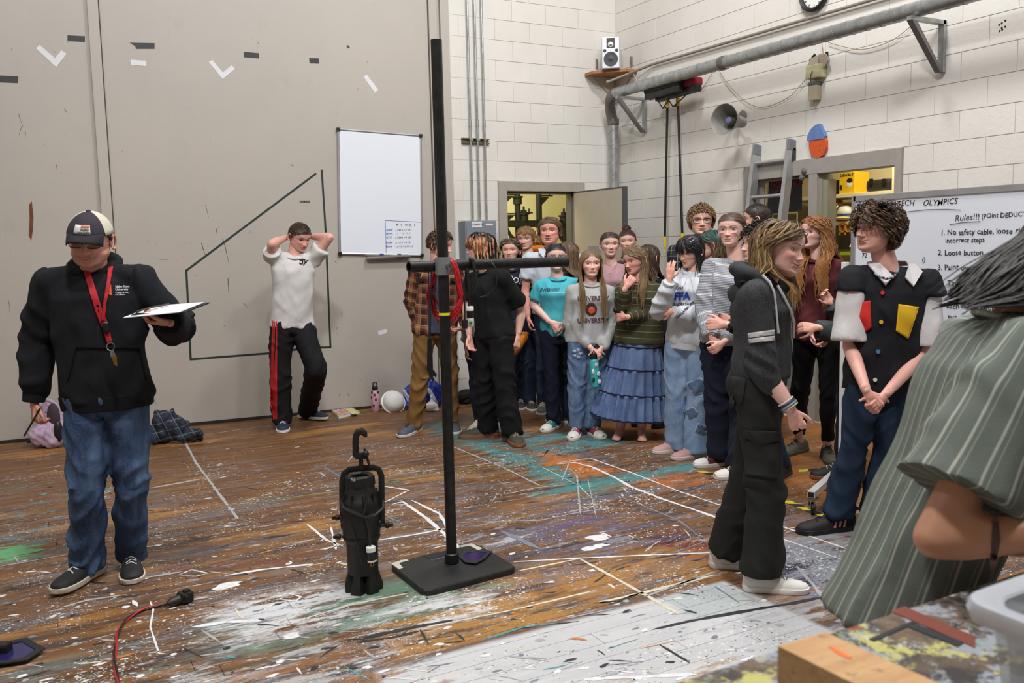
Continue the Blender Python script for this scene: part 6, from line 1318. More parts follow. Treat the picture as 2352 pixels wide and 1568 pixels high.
def person(name_label, s):
    """s: spec dict, photo-pixel joints plus distance"""
    d = s['d']; yaw = math.radians(s.get('yaw', 0)); Fv = -FH*math.cos(yaw)+RH*math.sin(yaw); Lv = RH*math.cos(yaw)+FH*math.sin(yaw)
    P = lambda q: W(q[0], q[1], d+(q[2] if len(q) > 2 else 0.))
    fem = s.get('fem', 0); bw = s.get('bw', 1.); nb = P(s['neck']); hp = P(s['hip']); up = nz(nb-hp); Fp = nz(Fv-up*(Fv@up)); Lp = nz(Lv-up*(Lv@up)); TL = np.linalg.norm(nb-hp)
    sw = s.get('sw', .30 if fem else .345)/2*s.get('swk', .94); hw = (.085 if fem else .085)
    sh = {k: nb-up*(.062)+Lp*sg*sw+(UP*s.get('shr', {}).get(k, 0)) for k, sg in (('a', -1), ('b', 1))}
    hipj = {k: hp-up*.02+Lv*sg*hw*bw for k, sg in (('a', -1), ('b', 1))}
    el, wr, kn, an, toe = {}, {}, {}, {}, {}
    for k, sg in (('a', -1), ('b', 1)):
        e = s.get('el'+k); w = s.get('wr'+k)
        el[k] = P(e) if e else sh[k]-UP*.29+Lv*sg*.05; wr[k] = P(w) if w else el[k]-UP*.23+Fv*.06-Lv*sg*.02
        f_ = s.get('f'+k)
        if f_: g0 = onZ(f_[0], f_[1], 0.); ty = math.radians(f_[2]) if len(f_) > 2 else yaw; z0 = f_[3] if len(f_) > 3 else 0.
        else: g0 = hipj[k]*np.array((1, 1, 0))+Lv*sg*.02; ty = yaw+sg*.15; z0 = 0
        tv = -FH*math.cos(ty)+RH*math.sin(ty); toe[k] = tv; an[k] = g0-tv*.045+UP*(.085+z0)
        if s.get('kn'+k): kn[k] = P(s['kn'+k])
        else: kn[k] = (hipj[k]+an[k])/2+Fv*.03+Lv*sg*.005
    skin = np.array(s.get('skin', S(214, 164, 144))[:3])
    root = thing('person', name_label, 'person', (an['a']+an['b'])/2*np.array((1, 1, 0)), s.get('group'))
    near_ = d < 5; vx = .0105 if near_ else .0145
    # head
    hc = P(s['head']); hy = math.radians(s.get('hy', s.get('yaw', 0))); hpi = math.radians(s.get('hp', 0)); hr = math.radians(s.get('hr', 0))
    fh = -FH*math.cos(hy)+RH*math.sin(hy); lh = RH*math.cos(hy)+FH*math.sin(hy); uh = UP.copy()
    f2 = fh*math.cos(hpi)-uh*math.sin(hpi); u2 = uh*math.cos(hpi)+fh*math.sin(hpi); l3 = lh*math.cos(hr)+u2*math.sin(hr); u3 = u2*math.cos(hr)-lh*math.sin(hr)
    hs = s.get('hs', 1.)*(.97 if fem else 1.0)*np.array((1.09, 1.02, 1.0)); Rh = np.array([l3, f2, u3]).T
    H2W = lambda v: hc+(np.asarray(v)*hs)@Rh.T
    hb = H2W(np.array((0, -.022, -.062)))
    # body primitives
    T = lambda u, lat=0., fr=0.: hp+up*(TL*u)+Lp*lat+Fp*fr
    def ring(u, w, dp, fr=0., n=28): return MB().ell(T(u, 0, fr), Lp*w, Fp*dp, n)
    cw = sw/.185
    prof = [(-.16, .150, .105, 0), (0., .168, .115, -.01), (.2, .150, .105, 0), (.4, .138*cw, .100, .005), (.6, .152*cw, .108, .005), (.78, .165*cw, .108, 0), (.90, .158*cw, .085, -.005), (.95, .10*cw, .062, -.005), (1.0, .055, .050, 0)]
    if fem: prof = [(-.16, .155, .105, 0), (0., .170, .115, -.01), (.2, .148, .100, 0), (.42, .122, .088, .005), (.6, .135, .100, .008), (.72, .146, .118, .015), (.88, .148*cw, .085, 0), (.95, .085, .055, -.005), (1.0, .048, .046, 0)]
    tt_ = .014 if s.get('top') else 0.; lg = .014 if (s.get('bottom') or {}).get('kind', 0) != 'skirt' and s.get('bottom') else 0.
    b = MB(); b.loft([ring(u, w*bw-tt_*(1.3 if u < .5 else .6), dp*(bw if u < .6 else 1)-tt_*(1.4 if u < .5 else .6), fr) for u, w, dp, fr in prof])
    nr = .050 if fem else .058; b.capsule(nb-up*.05, nr*1.12, hb, nr*.98, 16); b.capsule(nb-up*.05, .040, sh['a'], .044, 10); b.capsule(nb-up*.05, .040, sh['b'], .044, 10)
    ar = (.9 if fem else 1.)*s.get('arm', 1.)
    for k in 'ab':
        b.capsule(sh[k], .047*ar, el[k], .040*ar, 14); b.capsule(el[k], .041*ar, el[k]+(wr[k]-el[k])*.3, .042*ar, 12); b.capsule(el[k]+(wr[k]-el[k])*.3, .042*ar, wr[k], .0265*ar, 12, ref=None)
        b.capsule(hipj[k], .086-lg*1.6, kn[k], .056-lg, 14); b.capsule(kn[k], .056-lg, kn[k]+(an[k]-kn[k])*.35-toe[k]*.012, .055-lg, 12); b.capsule(kn[k]+(an[k]-kn[k])*.35-toe[k]*.012, .055-lg, an[k], .036-lg*.2, 12); b.ball(an[k], .038, 10, 8)
        if s.get('barefoot'):
            A = an[k]*np.array((1, 1, 0)); b.capsule(A-toe[k]*.03+UP*.032, .030, A+toe[k]*.10+UP*.028, .032, 12); b.capsule(an[k], .036, A+toe[k]*.08+UP*.04, .030, 10)
            tl = np.cross(toe[k], UP)
            for i_ in range(5): b.capsule(A+toe[k]*.10+tl*(i_-2)*.014+UP*.018, .015, A+toe[k]*(.150-.008*abs(i_-1))+tl*(i_-2)*.0165+UP*.012, .010, 8)
    v, f, nn = prims_remesh(b, vx, 4); bo = MB(); 
    bo.v = [tuple(q) for q in v]; bo.f = f; bo.mi = [0]*len(f); bo.c = [tuple(skin)]*len(v)
    for k, sg in (('a', -1), ('b', 1)):
        pose = s.get('hand'+k, 'relax')
        if pose is None: continue
        hv, hf = hand_mesh(pose, .0038 if near_ else .006); fd = s.get('hd'+k); fdir = nz(wr[k]-el[k]) if fd is None else nz(RH*fd[0]+UP*fd[1]+FH*fd[2])
        bkd = s.get('hb'+k); back = (Lv*sg) if bkd is None else (RH*bkd[0]+UP*bkd[1]+FH*bkd[2]); back = nz(back-fdir*(back@fdir)); 
        xs_ = np.cross(fdir, back); 
        # thumb side: toward the body front by default
        ts = s.get('ht'+k); thv = Fv if ts is None else (RH*ts[0]+UP*ts[1]+FH*ts[2]); flip = 1 if xs_@thv > 0 else -1
        hsz = .86 if fem else .96; loc = hv*hsz; Rw = np.array([xs_*flip, fdir, back]).T; wv = wr[k]+fdir*.016+loc@Rw.T
        ff = hf if flip*np.linalg.det(np.array([xs_, fdir, back])) > 0 else [tuple(q[::-1]) for q in hf]
        cc = np.repeat((skin*np.array([1.03, .93, .92]))[None], len(wv), 0); knk = np.exp(-((hv[:, 1]-.085)/.012)**2)*(hv[:, 2] > 0)*.3; cc = cc*(1-knk[:, None])+knk[:, None]*skin*np.array([1.05, .70, .66])
        bo.add(list(wv), ff, 0, [tuple(q) for q in cc])
    hp_ = dict(s.get('face', {})); hp_['skin'] = skin; hp_['far'] = d > 7.5; hcol = s['hair'].get('col', S(80, 60, 45)) if s.get('hair') else S(60, 45, 35)
    hp_.setdefault('brow', tuple(np.array(hcol[:3])*.55)); hp_['scalp'] = np.array(s.get('scalp', hcol)[:3])*.8; hp_.setdefault('browt', .0024 if fem else .0034)
    if not fem: hp_.setdefault('lip', skin*np.array([.80, .48, .46])); hp_.setdefault('jaw', 1.07)
    else: hp_.setdefault('jaw', .90); hp_.setdefault('nose', .80); hp_.setdefault('eye', 1.0)
    hm, eyes = head_mesh(hp_); hmv = H2W(np.array(hm.v)); bo.add([tuple(q) for q in hmv], hm.f, 0, hm.c)
    body = obj('body', bo, M_skin, root, True, col=True, recalc=False)
    if s.get('eyes', 1):
        for E in eyes:
            eb = MB(); gz = s.get('gaze', (0, 0)); gd = nz(np.array((math.sin(math.radians(gz[0])), math.cos(math.radians(gz[0])), math.sin(math.radians(gz[1]))))); ga, gb = frame(gd)
            th = [0.03, .29, .30, .64, .66, 1.0, 1.5, 2.1, 3.1]; rg = [eb.ell(E+gd*.0125*math.cos(t), ga*.0125*math.sin(t), gb*.0125*math.sin(t), 16) for t in th]
            eb.loft(rg); mi = []
            for i in range(len(th)-1): mi += [1 if i < 1 else 2 if i < 3 else 0]*16
            mi += [1, 0]; eb.mi = mi; eb.v = [tuple(q) for q in H2W(np.array(eb.v))]
            ic = s.get('iris', S(84, 74, 60)); o = obj('eye', eb, [M_eyew, M_pup, mat('iris_%d%d%d' % tuple(int(q*99) for q in ic[:3]), ic, .2)], root, True, recalc=False)
    info = dict(root=root, body=body, H2W=H2W, T=T, Lp=Lp, Fp=Fp, up=up, nb=nb, hp=hp, el=el, wr=wr, kn=kn, an=an, sh=sh, Rh=Rh, hc=hc, hs=hs, toe=toe, d=d, Fv=Fv, Lv=Lv, prof=prof, TL=TL, bw=bw, hb=hb, eyes=eyes, fem=fem)
    # hair
    if s.get('hair'):
        h = s['hair']; dl = Rh.T@(-UP if not h.get('downdir') else nz(RH*h['downdir'][0]+UP*h['downdir'][1]+FH*h['downdir'][2])); zsh = None
        def body_fn(S_, a):
            Wp = hc+(S_*hs)@Rh.T; q = Wp-nb; lat = q@Lp; fr = q@Fp; u_ = q@up; tof = (s.get('top') or {}).get('off', .014); off_f = (.128 if fem else .13)*bw+tof*1.3+s.get('hairoff', .0); off_b = .105*bw+tof*1.1+.01+s.get('hairback', 0.)
            t_ = np.clip((.075-u_)/.10, 0, 1); t_ = t_*t_*(3-2*t_)
            fwd = (np.abs(a) < h.get('fwdaz', 1.75))[:, None]&(np.abs(lat) > -1)
            shape = np.sqrt(np.clip(1-(lat/.26)**2, .05, 1)); tgt = np.where(fwd, off_f*shape*np.clip(.35+(.12-u_)/.25, .35, 1), -off_b*shape*np.clip(.5+(.1-u_)/.2, .5, 1)); need = np.where(fwd, np.maximum(0, tgt-fr), np.minimum(0, tgt-fr)); need = np.where(np.abs(lat) < .26, need, 0)
            Wp = Wp+(need*t_)[..., None]*Fp; return ((Wp-hc)@Rh)/hs
        hm_ = make_hair(h, dl, body_fn if h['style'] in ('long', 'bob') and h.get('len', .3) > .2 else None, s.get('seed', 1)+7)
        hm_.v = [tuple(q) for q in H2W(np.array(hm_.v))]; obj('hair', hm_, M_hair, root, True, col=True, recalc=False)
    if s.get('glasses'): glasses(info, s['glasses'])
    # ---- clothes
    top = s.get('top')
    if top:
        off = top.get('off', .014)*.8; hem = top.get('hem', -.10); tp = MB(); t2 = []
        for u, w, dp, fr in prof:
            if u < -.05: continue
            t2.append((u, w*bw+off, dp*(bw if u < .6 else 1)+off, fr))
        t2 = [q for q in t2 if q[0] > hem+.05]
        bx = top.get('boxy', .35)*.7
        if bx: wmax = max(q[1] for q in t2); dm = max(q[2] for q in t2); t2 = [(u, w+(wmax-w)*bx*(1 if u < .8 else 0), dp+(dm-dp)*bx*(1 if u < .8 else 0), fr) for u, w, dp, fr in t2]
        hw_ = (t2[0][1]*(1+top.get('flare', .0)), t2[0][2]*(1+top.get('flare', .0)), t2[0][3])
        if top.get('cinch'): hw_ = (hw_[0]*.93, hw_[1]*.93, hw_[2])
        t2 = [(hem, hw_[0], hw_[1], hw_[2])]+t2
        t2[-1] = (t2[-1][0]-.02, t2[-1][1]+.002, t2[-1][2]+.002, t2[-1][3])
        tp.loft([MB().ell(T(u, 0, fr), Lp*w, Fp*dp, 32) for u, w, dp, fr in t2])
        bones = [(T(hem), T(1.), Fp, .16)]; sl = top.get('sleeve', 'short'); ssc = top.get('sw', 1.)
        for k in 'ab':
            main_ = tp
            if top.get('smat') is not None: tp = MB()
            else: pass
            if top.get('smat') is None: tp.capsule(nb-up*.034+Lp*(.02 if k == 'b' else -.02), .044+off*.75, sh[k], .050*ar+off*.8, 12)
            if sl == 'short':
                q = sh[k]+(el[k]-sh[k])*top.get('sl', .62); tp.capsule(sh[k]+((el[k]-sh[k])*.12 if top.get('smat') is not None else 0), .052*ar+off*.9, q, (.060+off)*ssc*ar, 18, flat1=True); bones.append((sh[k], q, Fv, .07))
            else:
                q = el[k]+(wr[k]-el[k])*(top.get('sl', .97) if sl == 'long' else .12 if sl == 'elbow' else .45)
                tp.capsule(sh[k], .050*ar+off*.85*ssc, el[k], (.048*ar+off)*ssc, 16); tp.capsule(el[k], (.048*ar+off)*ssc, el[k]+(q-el[k])*.8, (.037*ar+off*.9)*ssc, 16); tp.capsule(el[k]+(q-el[k])*.75, (.036*ar+off*.8)*ssc, q, .034*ar+off*.35, 16, flat1=True); bones += [(sh[k], el[k], Fv, .06), (el[k], q, Fv, .05)]
            if top.get('smat') is not None:
                garment('sleeve', tp, [(sh[k]-nz(el[k]-sh[k])*.2, q, Fv, .08)], top['smat'], root, vx, s.get('seed', 1)+33, top.get('fold', .006), top.get('lam', .1)); tp = main_; tp.capsule(nb-up*.034+Lp*(.02 if k == 'b' else -.02), .044+off*.75, sh[k], .062*ar+off*.95, 12); tp.capsule(sh[k], .064*ar+off, sh[k]+(el[k]-sh[k])*.17, .070*ar+off*1.15, 16, flat1=True)
        info['top'] = garment(top.get('name', 'shirt'), tp, bones, top['mat'], root, vx if near_ else .0135, s.get('seed', 1), top.get('fold', .006), top.get('lam', .10))
        cn = top.get('collar', 'crew'); cc_ = top.get('cmat', top['mat'])
        if cn == 'crew':
            cb = MB(); pts = [MB().ell(nb+up*(.004)+Fp*.006, Lp*(nr+.022), Fp*(nr+.026), 24)][0]; pts = [p-up*.022*max(0, (p-nb)@Fp/.08)*1.0 for p in pts]; cb.tube(pts+[pts[0]], .0075, 7, cap=False); obj('neckband', cb, cc_, root, True)
        elif cn == 'hood':
            cb = MB(); pts = [nb+Lp*(.095*math.cos(t))+Fp*(.085*math.sin(t)-.012)+up*(.020-.045*max(0, math.sin(t))+.025*max(0, -math.sin(t))) for t in np.radians(np.linspace(70, -250, 22))]
            cb.tube(pts, [.016+.022*max(0, math.sin(i/21*math.pi))**1 for i in range(22)], 12); cb.ball(nb-Fp*.080-up*.065, (.062, .062, .055), 16, 10); v_, f_, n_ = prims_remesh(cb, .009, 3); w_ = waves(v_, 5, .08); cb = MB(); cb.v = [tuple(q) for q in v_+n_*(w_[:, None]*.003)]; cb.f = f_; cb.mi = [0]*len(f_); cb.c = [(1, 1, 1)]*len(v_); obj('hood', cb, cc_, root, True, recalc=False)
        elif cn == 'shirt':
            for sg in (-1, 1):
                cb = MB(); base_ = [nb-Fp*(nr+.016)+up*.05, nb+Lp*sg*(nr+.018)-Fp*.01+up*.050, nb+Lp*sg*(nr+.014)+Fp*.040+up*.030, nb+Lp*sg*.030+Fp*(nr+.055)-up*.030]
                out_ = [base_[0]-Fp*.035-up*.03, base_[1]+Lp*sg*.050-up*.016, base_[2]+Lp*sg*.055+Fp*.045-up*.030, base_[3]+Lp*sg*.040+Fp*.018-up*.045]
                n4 = 4; cb.add(base_+out_+[p+up*.006+Fp*.004 for p in base_]+[p+up*.006+Fp*.005 for p in out_], [(i, i+1, 4+i+1, 4+i) for i in range(3)]+[(8+i, 12+i, 12+i+1, 8+i+1) for i in range(3)]+[(4+i, 4+i+1, 12+i+1, 12+i) for i in range(3)]+[(i, 8+i, 8+i+1, i+1) for i in range(3)]+[(0, 4, 12, 8), (3, 11, 15, 7)])
                obj('collar', cb, cc_, root, False)
        if top.get('rib'):                              # ribbed hem and cuffs
            rb_ = MB(); u0 = hem; w0, d0_ = t2[0][1], t2[0][2]; rb_.loft([MB().ell(T(u, 0, t2[0][3]), Lp*(w0*k_), Fp*(d0_*k_), 32) for u, k_ in ((u0-.035/TL, .93), (u0-.03/TL, .97), (u0+.03/TL, 1.0), (u0+.035/TL, .97))]); o = obj('hem_band', rb_, top['rib'], root, True); fabify(o, [(T(hem), T(1.), Fp, .16)])
            if sl == 'long':
                for k in 'ab':
                    t_ = nz(wr[k]-el[k]); q = el[k]+(wr[k]-el[k])*top.get('sl', .97); rb_ = MB(); rc_ = .036*ar+off*.38; rb_.lathe([(rc_*.8, -.03), (rc_*1.04, -.028), (rc_, .022), (rc_*.85, .026)], q, t_, 18); o = obj('cuff', rb_, top['rib'], root, True); fabify(o, [(el[k], wr[k], Fv, .05)])
    bt = s.get('bottom')
    if bt and bt.get('kind') != 'skirt':
        tp = MB(); off = .012; wk, wa, wt = bt.get('wk', .075)*.88, bt.get('wa', .065)*.88, bt.get('wt', .102)*.92; u1 = bt.get('rise', .22)
        tp.loft([MB().ell(T(u, 0, fr), Lp*w, Fp*dp, 30) for u, w, dp, fr in ((-.17, .13*bw+off, .10+off, 0), (-.06, .162*bw+off, .115*bw+off*.8, -.008), (0.02, .166*bw+off, .114*bw+off*.8, -.008), (u1, .138*bw+off*.4, .092*bw+off*.4, 0))])
        bones = [(T(-.2), T(.2), Fp, .16)]
        for k, sg in (('a', -1), ('b', 1)):
            e_ = an[k]+UP*(bt.get('len', -.03)); tp.capsule(hipj[k]-UP*.02, wt*bt.get('tw', 1.), kn[k], wk, 18); tp.capsule(kn[k], wk, e_, wa, 18, flat1=True); bones += [(hipj[k], kn[k], Fv, .08), (kn[k], e_, Fv, .07)]
        info['bottom'] = garment(bt.get('name', 'trousers'), tp, bones, bt['mat'], root, vx if near_ else .0135, s.get('seed', 1)+50, bt.get('fold', .007), bt.get('lam', .12))
    elif bt: skirt(info, bt)
    so = s.get('shoe')
    if so:
        for k in 'ab': shoe(info, k, so if not isinstance(so, tuple) else so[0 if k == 'a' else 1])
    return info
def fabify(o, bones):
    L = root_loc(o); n = len(o.data.vertices); v = np.empty(n*3); o.data.vertices.foreach_get('co', v); add_fab(o, fab_coords(v.reshape(-1, 3)+L, bones))
def fab_coords(v, bones, wi=False):
    best = np.full(len(v), 1e9); bi = np.zeros(len(v), int); out = np.zeros((len(v), 3))
    for i, (p0, p1, ref, r) in enumerate(bones):
        t = nz(p1-p0); L = np.linalg.norm(p1-p0); q = v-p0; al = q@t; rad = q-np.outer(al, t); fr = nz(ref-t*(ref@t)); la = np.cross(t, fr)
        dd = np.maximum(np.maximum(-al, al-L), 0)+np.maximum(0, np.linalg.norm(rad, axis=1)-r)+(0 if i else .012)
        ang = np.arctan2(rad@la, rad@fr); m_ = dd < best; best = np.where(m_, dd, best)
        c = np.stack([ang*r+i*.37, rad@fr, al], 1); out[m_] = c[m_]; bi[m_] = i
    return (out, bi) if wi else out
def garment(name, mb, bones, m_, root, vox, seed, amp, lam, shift=None, smat=None):
    v, f, nn = prims_remesh(mb, vox, 4); fc, bi = fab_coords(v, bones, True)
    n1 = waves(v, seed, .34, 4); n2 = waves(v, seed+5, .22, 4); limb = bi > 0
    pt = 2*math.pi*(fc[:, 0]/(lam*1.15)+fc[:, 2]*1.3)+2.0*n1; pl = 2*math.pi*(fc[:, 2]/(lam*.95)+.9*np.sin(fc[:, 0]/.07))+2.1*n1
    fo = np.where(limb, (.5+.5*np.sin(pl))**2, (.5+.5*np.sin(pt))**2); env = np.clip(.55+.55*n2, .05, 1.4)
    disp = amp*((fo-.3)*env*1.25+.55*n2)
    jm = np.zeros(len(v))
    disp = disp*np.clip(np.linalg.norm(v-bones[0][1], axis=1)/.17, 0, 1)**1.5
    for i in range(len(bones)-1):                      # more folds near joints
        for q in (bones[i][1],): jm = np.maximum(jm, np.exp(-(np.linalg.norm(v-q, axis=1)/.11)**2))
    disp = disp*(.75+.9*jm); v = v+nn*disp[:, None]; v[:, 2] = np.maximum(v[:, 2], .004)
    o = MB(); o.v = [tuple(q) for q in v]; o.f = f; o.mi = [0]*len(f); o.c = [(1, 1, 1)]*len(v); 
    if smat is not None: o.mi = [1 if bi[q[0]]+bi[q[1]]+bi[q[2]] > 1.5 and min(bi[q[0]], bi[q[2]]) > 0 else 0 for q in f]
    r = obj(name, o, m_ if smat is None else [m_, smat], root, True, recalc=False); add_fab(r, fc); return r
def skirt(I, bt):
    hp, an = I['hp'], I['an']; zt = I['T'](bt.get('top', .25)); gc = (an['a']+an['b'])/2; gc = np.array((gc[0], gc[1], bt.get('hemz', .16))); v, ff, fc = [], [], []
    n, m_ = 140, 60; Lp, Fp = I['Lp'], I['Fv']; tiers = bt.get('tiers', [.18, .42, .70])
    for i in range(m_+1):
        u = i/m_; c = zt*(1-u)+gc*u; R_ = .150+(.14*u**1.1); ti = sum(u > q for q in tiers); fr = (u-([0]+tiers)[ti])
        amp = .003+.004*ti+.030*min(fr, .12)*1.
        for j in range(n):
            a = 2*math.pi*j/n; rr = R_*(1+.0)+amp*math.sin(a*(11+5*ti)+ti*1.3+.7*math.sin(a*3))+.012*math.sin(a*4+1)*u; v.append(c+Lp*rr*1.05*math.cos(a)+Fp*rr*.8*math.sin(a)); fc.append((a*.25, 0, 1-u))
    for i in range(m_):
        for j in range(n): q = i*n+j; q2 = i*n+(j+1) % n; ff.append((q, q2, q2+n, q+n))
    o = MB(); o.add(v, ff); r = obj('skirt', o, bt['mat'], I['root'], True, recalc=False); add_fab(r, fc); sm_ = r.modifiers.new('s', 'SOLIDIFY'); sm_.thickness = .003; I['bottom'] = r
    for q in tiers+[.985]:
        pts = [];u = q; i = int(u*m_); pts = [np.array(v[i*n+j])+nz(np.array(v[i*n+j])-(zt*(1-u)+gc*u))*.003 for j in range(n)]; b = MB(); b.tube(pts+[pts[0]], .0055, 5, cap=False); obj('trim_braid', b, bt['trim'], r, True)
def shoe(I, k, so):
    t = I['toe'][k]; A = I['an'][k]; z0 = A[2]-.085; A0 = np.array((A[0], A[1], z0)); l = np.cross(UP, t); s_ = so.get('s', 1.08 if I['fem'] else 1.18); hi = so.get('hi', 0.)
    ys = [-.080, -.076, -.06, -.03, .0, .03, .06, .10, .14, .175, .195, .203]; ws = [.010, .026, .034, .037, .038, .038, .041, .047, .048, .042, .028, .010]; hs_ = [.05, .074+hi, .084+hi, .088+hi, .090+hi, .086+hi*.6, .074, .062, .054, .047, .040, .032]
    b = MB(); sh_ = so.get('sole_h', .024); rings = []
    for y, w, h in zip(ys, ws, hs_):
        r = []
        for a in np.linspace(0, math.pi, 11): r.append(A0+t*y*s_+l*(w*.96*s_*math.cos(a))+UP*((sh_*.7+(h-sh_*.7)*math.sin(a)**.75)*s_))
        r += [A0+t*y*s_-l*w*.6*s_+UP*sh_*.6, A0+t*y*s_+l*w*.6*s_+UP*sh_*.6]; rings.append(r)
    b.loft(rings); up_ = obj('shoe', b, so['mat'], I['root'], True)
    b = MB(); n = len(ys); oL = [(y, w*1.06) for y, w in zip(ys, ws)]; out = [A0+t*y*s_*1.02+l*w*s_ for y, w in oL]+[A0+t*y*s_*1.02-l*w*s_ for y, w in oL[::-1]]
    ce = sum(out)/len(out); b.loft([[ce+(p-ce)*.97+UP*.001 for p in out], [p+UP*.006 for p in out], [p+UP*sh_ for p in out], [ce+(p-ce)*.96+UP*(sh_+.002) for p in out]]); obj('sole', b, so['sole'], up_, True)
    if so.get('lace') is not None:
        b = MB()
        for i in range(5):
            y = .035+i*.019; h = np.interp(y, ys, hs_)+.003; w = .020; sg = 1 if i % 2 else -1
            b.tube([A0+t*(y-.006*sg)*s_+l*w*s_+UP*(h-.008)*s_, A0+t*y*s_+UP*(h+.003)*s_, A0+t*(y+.006*sg)*s_-l*w*s_+UP*(h-.008)*s_], .0028, 5)
        h0 = np.interp(.03, ys, hs_)*s_
        for sg in (-1, 1): c = A0+t*.035+UP*(h0+.004); b.tube([c, c+l*sg*.018+UP*.012+t*.01, c+l*sg*.03+t*.02-UP*.002, c+l*sg*.014+t*.012, c], .0024, 5)
        obj('laces', b, so['lace'], up_, True)
    if so.get('cap') is not None:
        b = MB(); rings = []
        for y, w, h in list(zip(ys, ws, hs_))[7:]:
            yy = max(y, .125); rings.append([A0+t*yy*s_*1.005+l*(np.interp(yy, ys, ws)*1.0*s_*math.cos(a))+UP*((sh_*.7+(np.interp(yy, ys, hs_)+.002-sh_*.7)*math.sin(a)**.75)*s_) for a in np.linspace(0, math.pi, 11)])
        b.loft(rings, cap=False, closed=False); obj('toe_cap', b, so['cap'], up_, True)
    if so.get('stripes') is not None:
        for sg in (-1, 1):
            for i in range(3):
                y = -.005+i*.028; rows = []
                for z_ in (.03, .05, .066-.004*i): w = np.interp(y, ys, ws)*.985*s_*max(.2, math.cos(math.asin(min(1, ((z_-sh_*.7)/(np.interp(y, ys, hs_)-sh_*.7))**1.33)))); rows.append((y+(z_-.03)*-.4, w, z_))
                b = MB(); b.loft([[A0+t*(yy-.006)+l*sg*(w+.001)+UP*z_, A0+t*(yy+.006)+l*sg*(w+.001)+UP*z_, A0+t*(yy+.006)+l*sg*(w+.0035)+UP*z_, A0+t*(yy-.006)+l*sg*(w+.0035)+UP*z_] for yy, w, z_ in rows]); obj('side_stripe', b, so['stripes'], up_)
def glasses(I, g):
    b = MB(); H2W = I['H2W']; rw, rh, th = g.get('w', .024), g.get('h', .018), g.get('th', .0014); yy = max(E[1] for E in I['eyes'])+.0125+.010
    root = I['root']; ln = MB(); sq = g.get('sq', .6)
    for s_ in (-1, 1):
        pts = [np.array((s_*.0325+rw*math.copysign(abs(math.cos(a))**sq, math.cos(a)), yy-.003*abs(math.cos(a)) if 0 else yy, .004+rh*math.copysign(abs(math.sin(a))**sq, math.sin(a)))) for a in np.linspace(0, 2*math.pi, 22, endpoint=False)]
        for p in pts: p[1] -= max(0, abs(p[0])-.035)*.35
        b.tube([H2W(p) for p in pts]+[H2W(pts[0])], th*I['hs'][0], 6, cap=False); c = np.array((s_*.0325, yy-.001, .004)); ln.loft([[H2W(c+(p-c)*.96) for p in pts], [H2W(c+(p-c)*.96+np.array((0, .0012, 0))) for p in pts]])
        xo = s_*(.0325+rw); b.tube([H2W(p) for p in ((xo, yy-.007, .010), (s_*.071, yy-.016, .012), (s_*.079, .02, .010), (s_*.080, -.012, .008))], th*.9*I['hs'][0], 6)
    b.tube([H2W(p) for p in ((-.0095, yy, .006), (0, yy+.002, .010), (.0095, yy, .006))], th*I['hs'][0], 6); o = obj('glasses', b, g['mat'], root, True)
    obj('lens', ln, mat('lens_glass', (1, 1, 1), .05, alpha=g.get('alpha', .03), spec=.5) if not g.get('lens') else g['lens'], o)
# ---- decals laid on cloth along the view
_bv = {}
def bvh(o):
    if o.name not in _bv:
        L = root_loc(o); _bv[o.name] = BVHTree.FromPolygons([tuple(np.array(v.co)+L) for v in o.data.vertices], [tuple(p.vertices) for p in o.data.polygons])
    return _bv[o.name]
def drape(mb, o, off, dmid, th=0.):
    """push every vertex of a sheet along its view ray onto garment o"""
    T_ = bvh(o); nv = []; ds = []
    for p in mb.v:
        p = np.array(p); r = nz(p-CAM); h = T_.ray_cast(Vector(CAM+r*.3), Vector(r)); ds.append((np.linalg.norm(np.array(h[0])-CAM) if h[0] is not None else np.nan, r))
    dd = np.array([q[0] for q in ds]); md = np.nanmedian(dd) if np.isfinite(dd).any() else dmid; dd = np.where(np.isfinite(dd)&(np.abs(dd-md) < .16), dd, md)
    mb.v = [tuple(CAM+q[1]*(x-off)) for q, x in zip(ds, dd)]; return mb
def patch_on(o, pts, m_, d, name, off=.004, step=.016, root=None, label=None, smooth=True):
    P = [W(x, y, d-.3) for x, y in pts]; bm = bmesh.new(); vs = [bm.verts.new(p) for p in P]; bm.faces.new(vs); bmesh.ops.triangulate(bm, faces=bm.faces[:])
    for it in range(7):
        le = [e for e in bm.edges if e.calc_length() > step]
        if not le: break
        bmesh.ops.subdivide_edges(bm, edges=le, cuts=1); bmesh.ops.triangulate(bm, faces=bm.faces[:])
    bm.verts.index_update(); b = MB(); b.add([np.array(v.co) for v in bm.verts], [tuple(v.index for v in f.verts) for f in bm.faces]); bm.free(); drape(b, o, off, d)
    r = obj(name, b, m_, root or o, smooth, recalc=False); s_ = r.modifiers.new('s', 'SOLIDIFY'); s_.thickness = off*.8; s_.offset = 0
    if label: r['label'] = label
    return r
def text_on(o, tx, x, y, cap, d, m_, ang=0, off=.0035, bold=.02, root=None, slant=0, wsc=1., jitter=0.):
    dd = d-.3; sz = cap*dd/CF/.70; a = math.radians(ang); xa = (RH*math.cos(a)+UP*math.sin(a)); ya = UP*math.cos(a)-RH*math.sin(a)
    t = text_mb(tx, sz, W(x, y, dd), xa*wsc, ya, 0, bold, slant, jitter)
    if not t.v: return
    drape(t, o, off, d); return obj('lettering', t, m_, root or o, False, recalc=False)
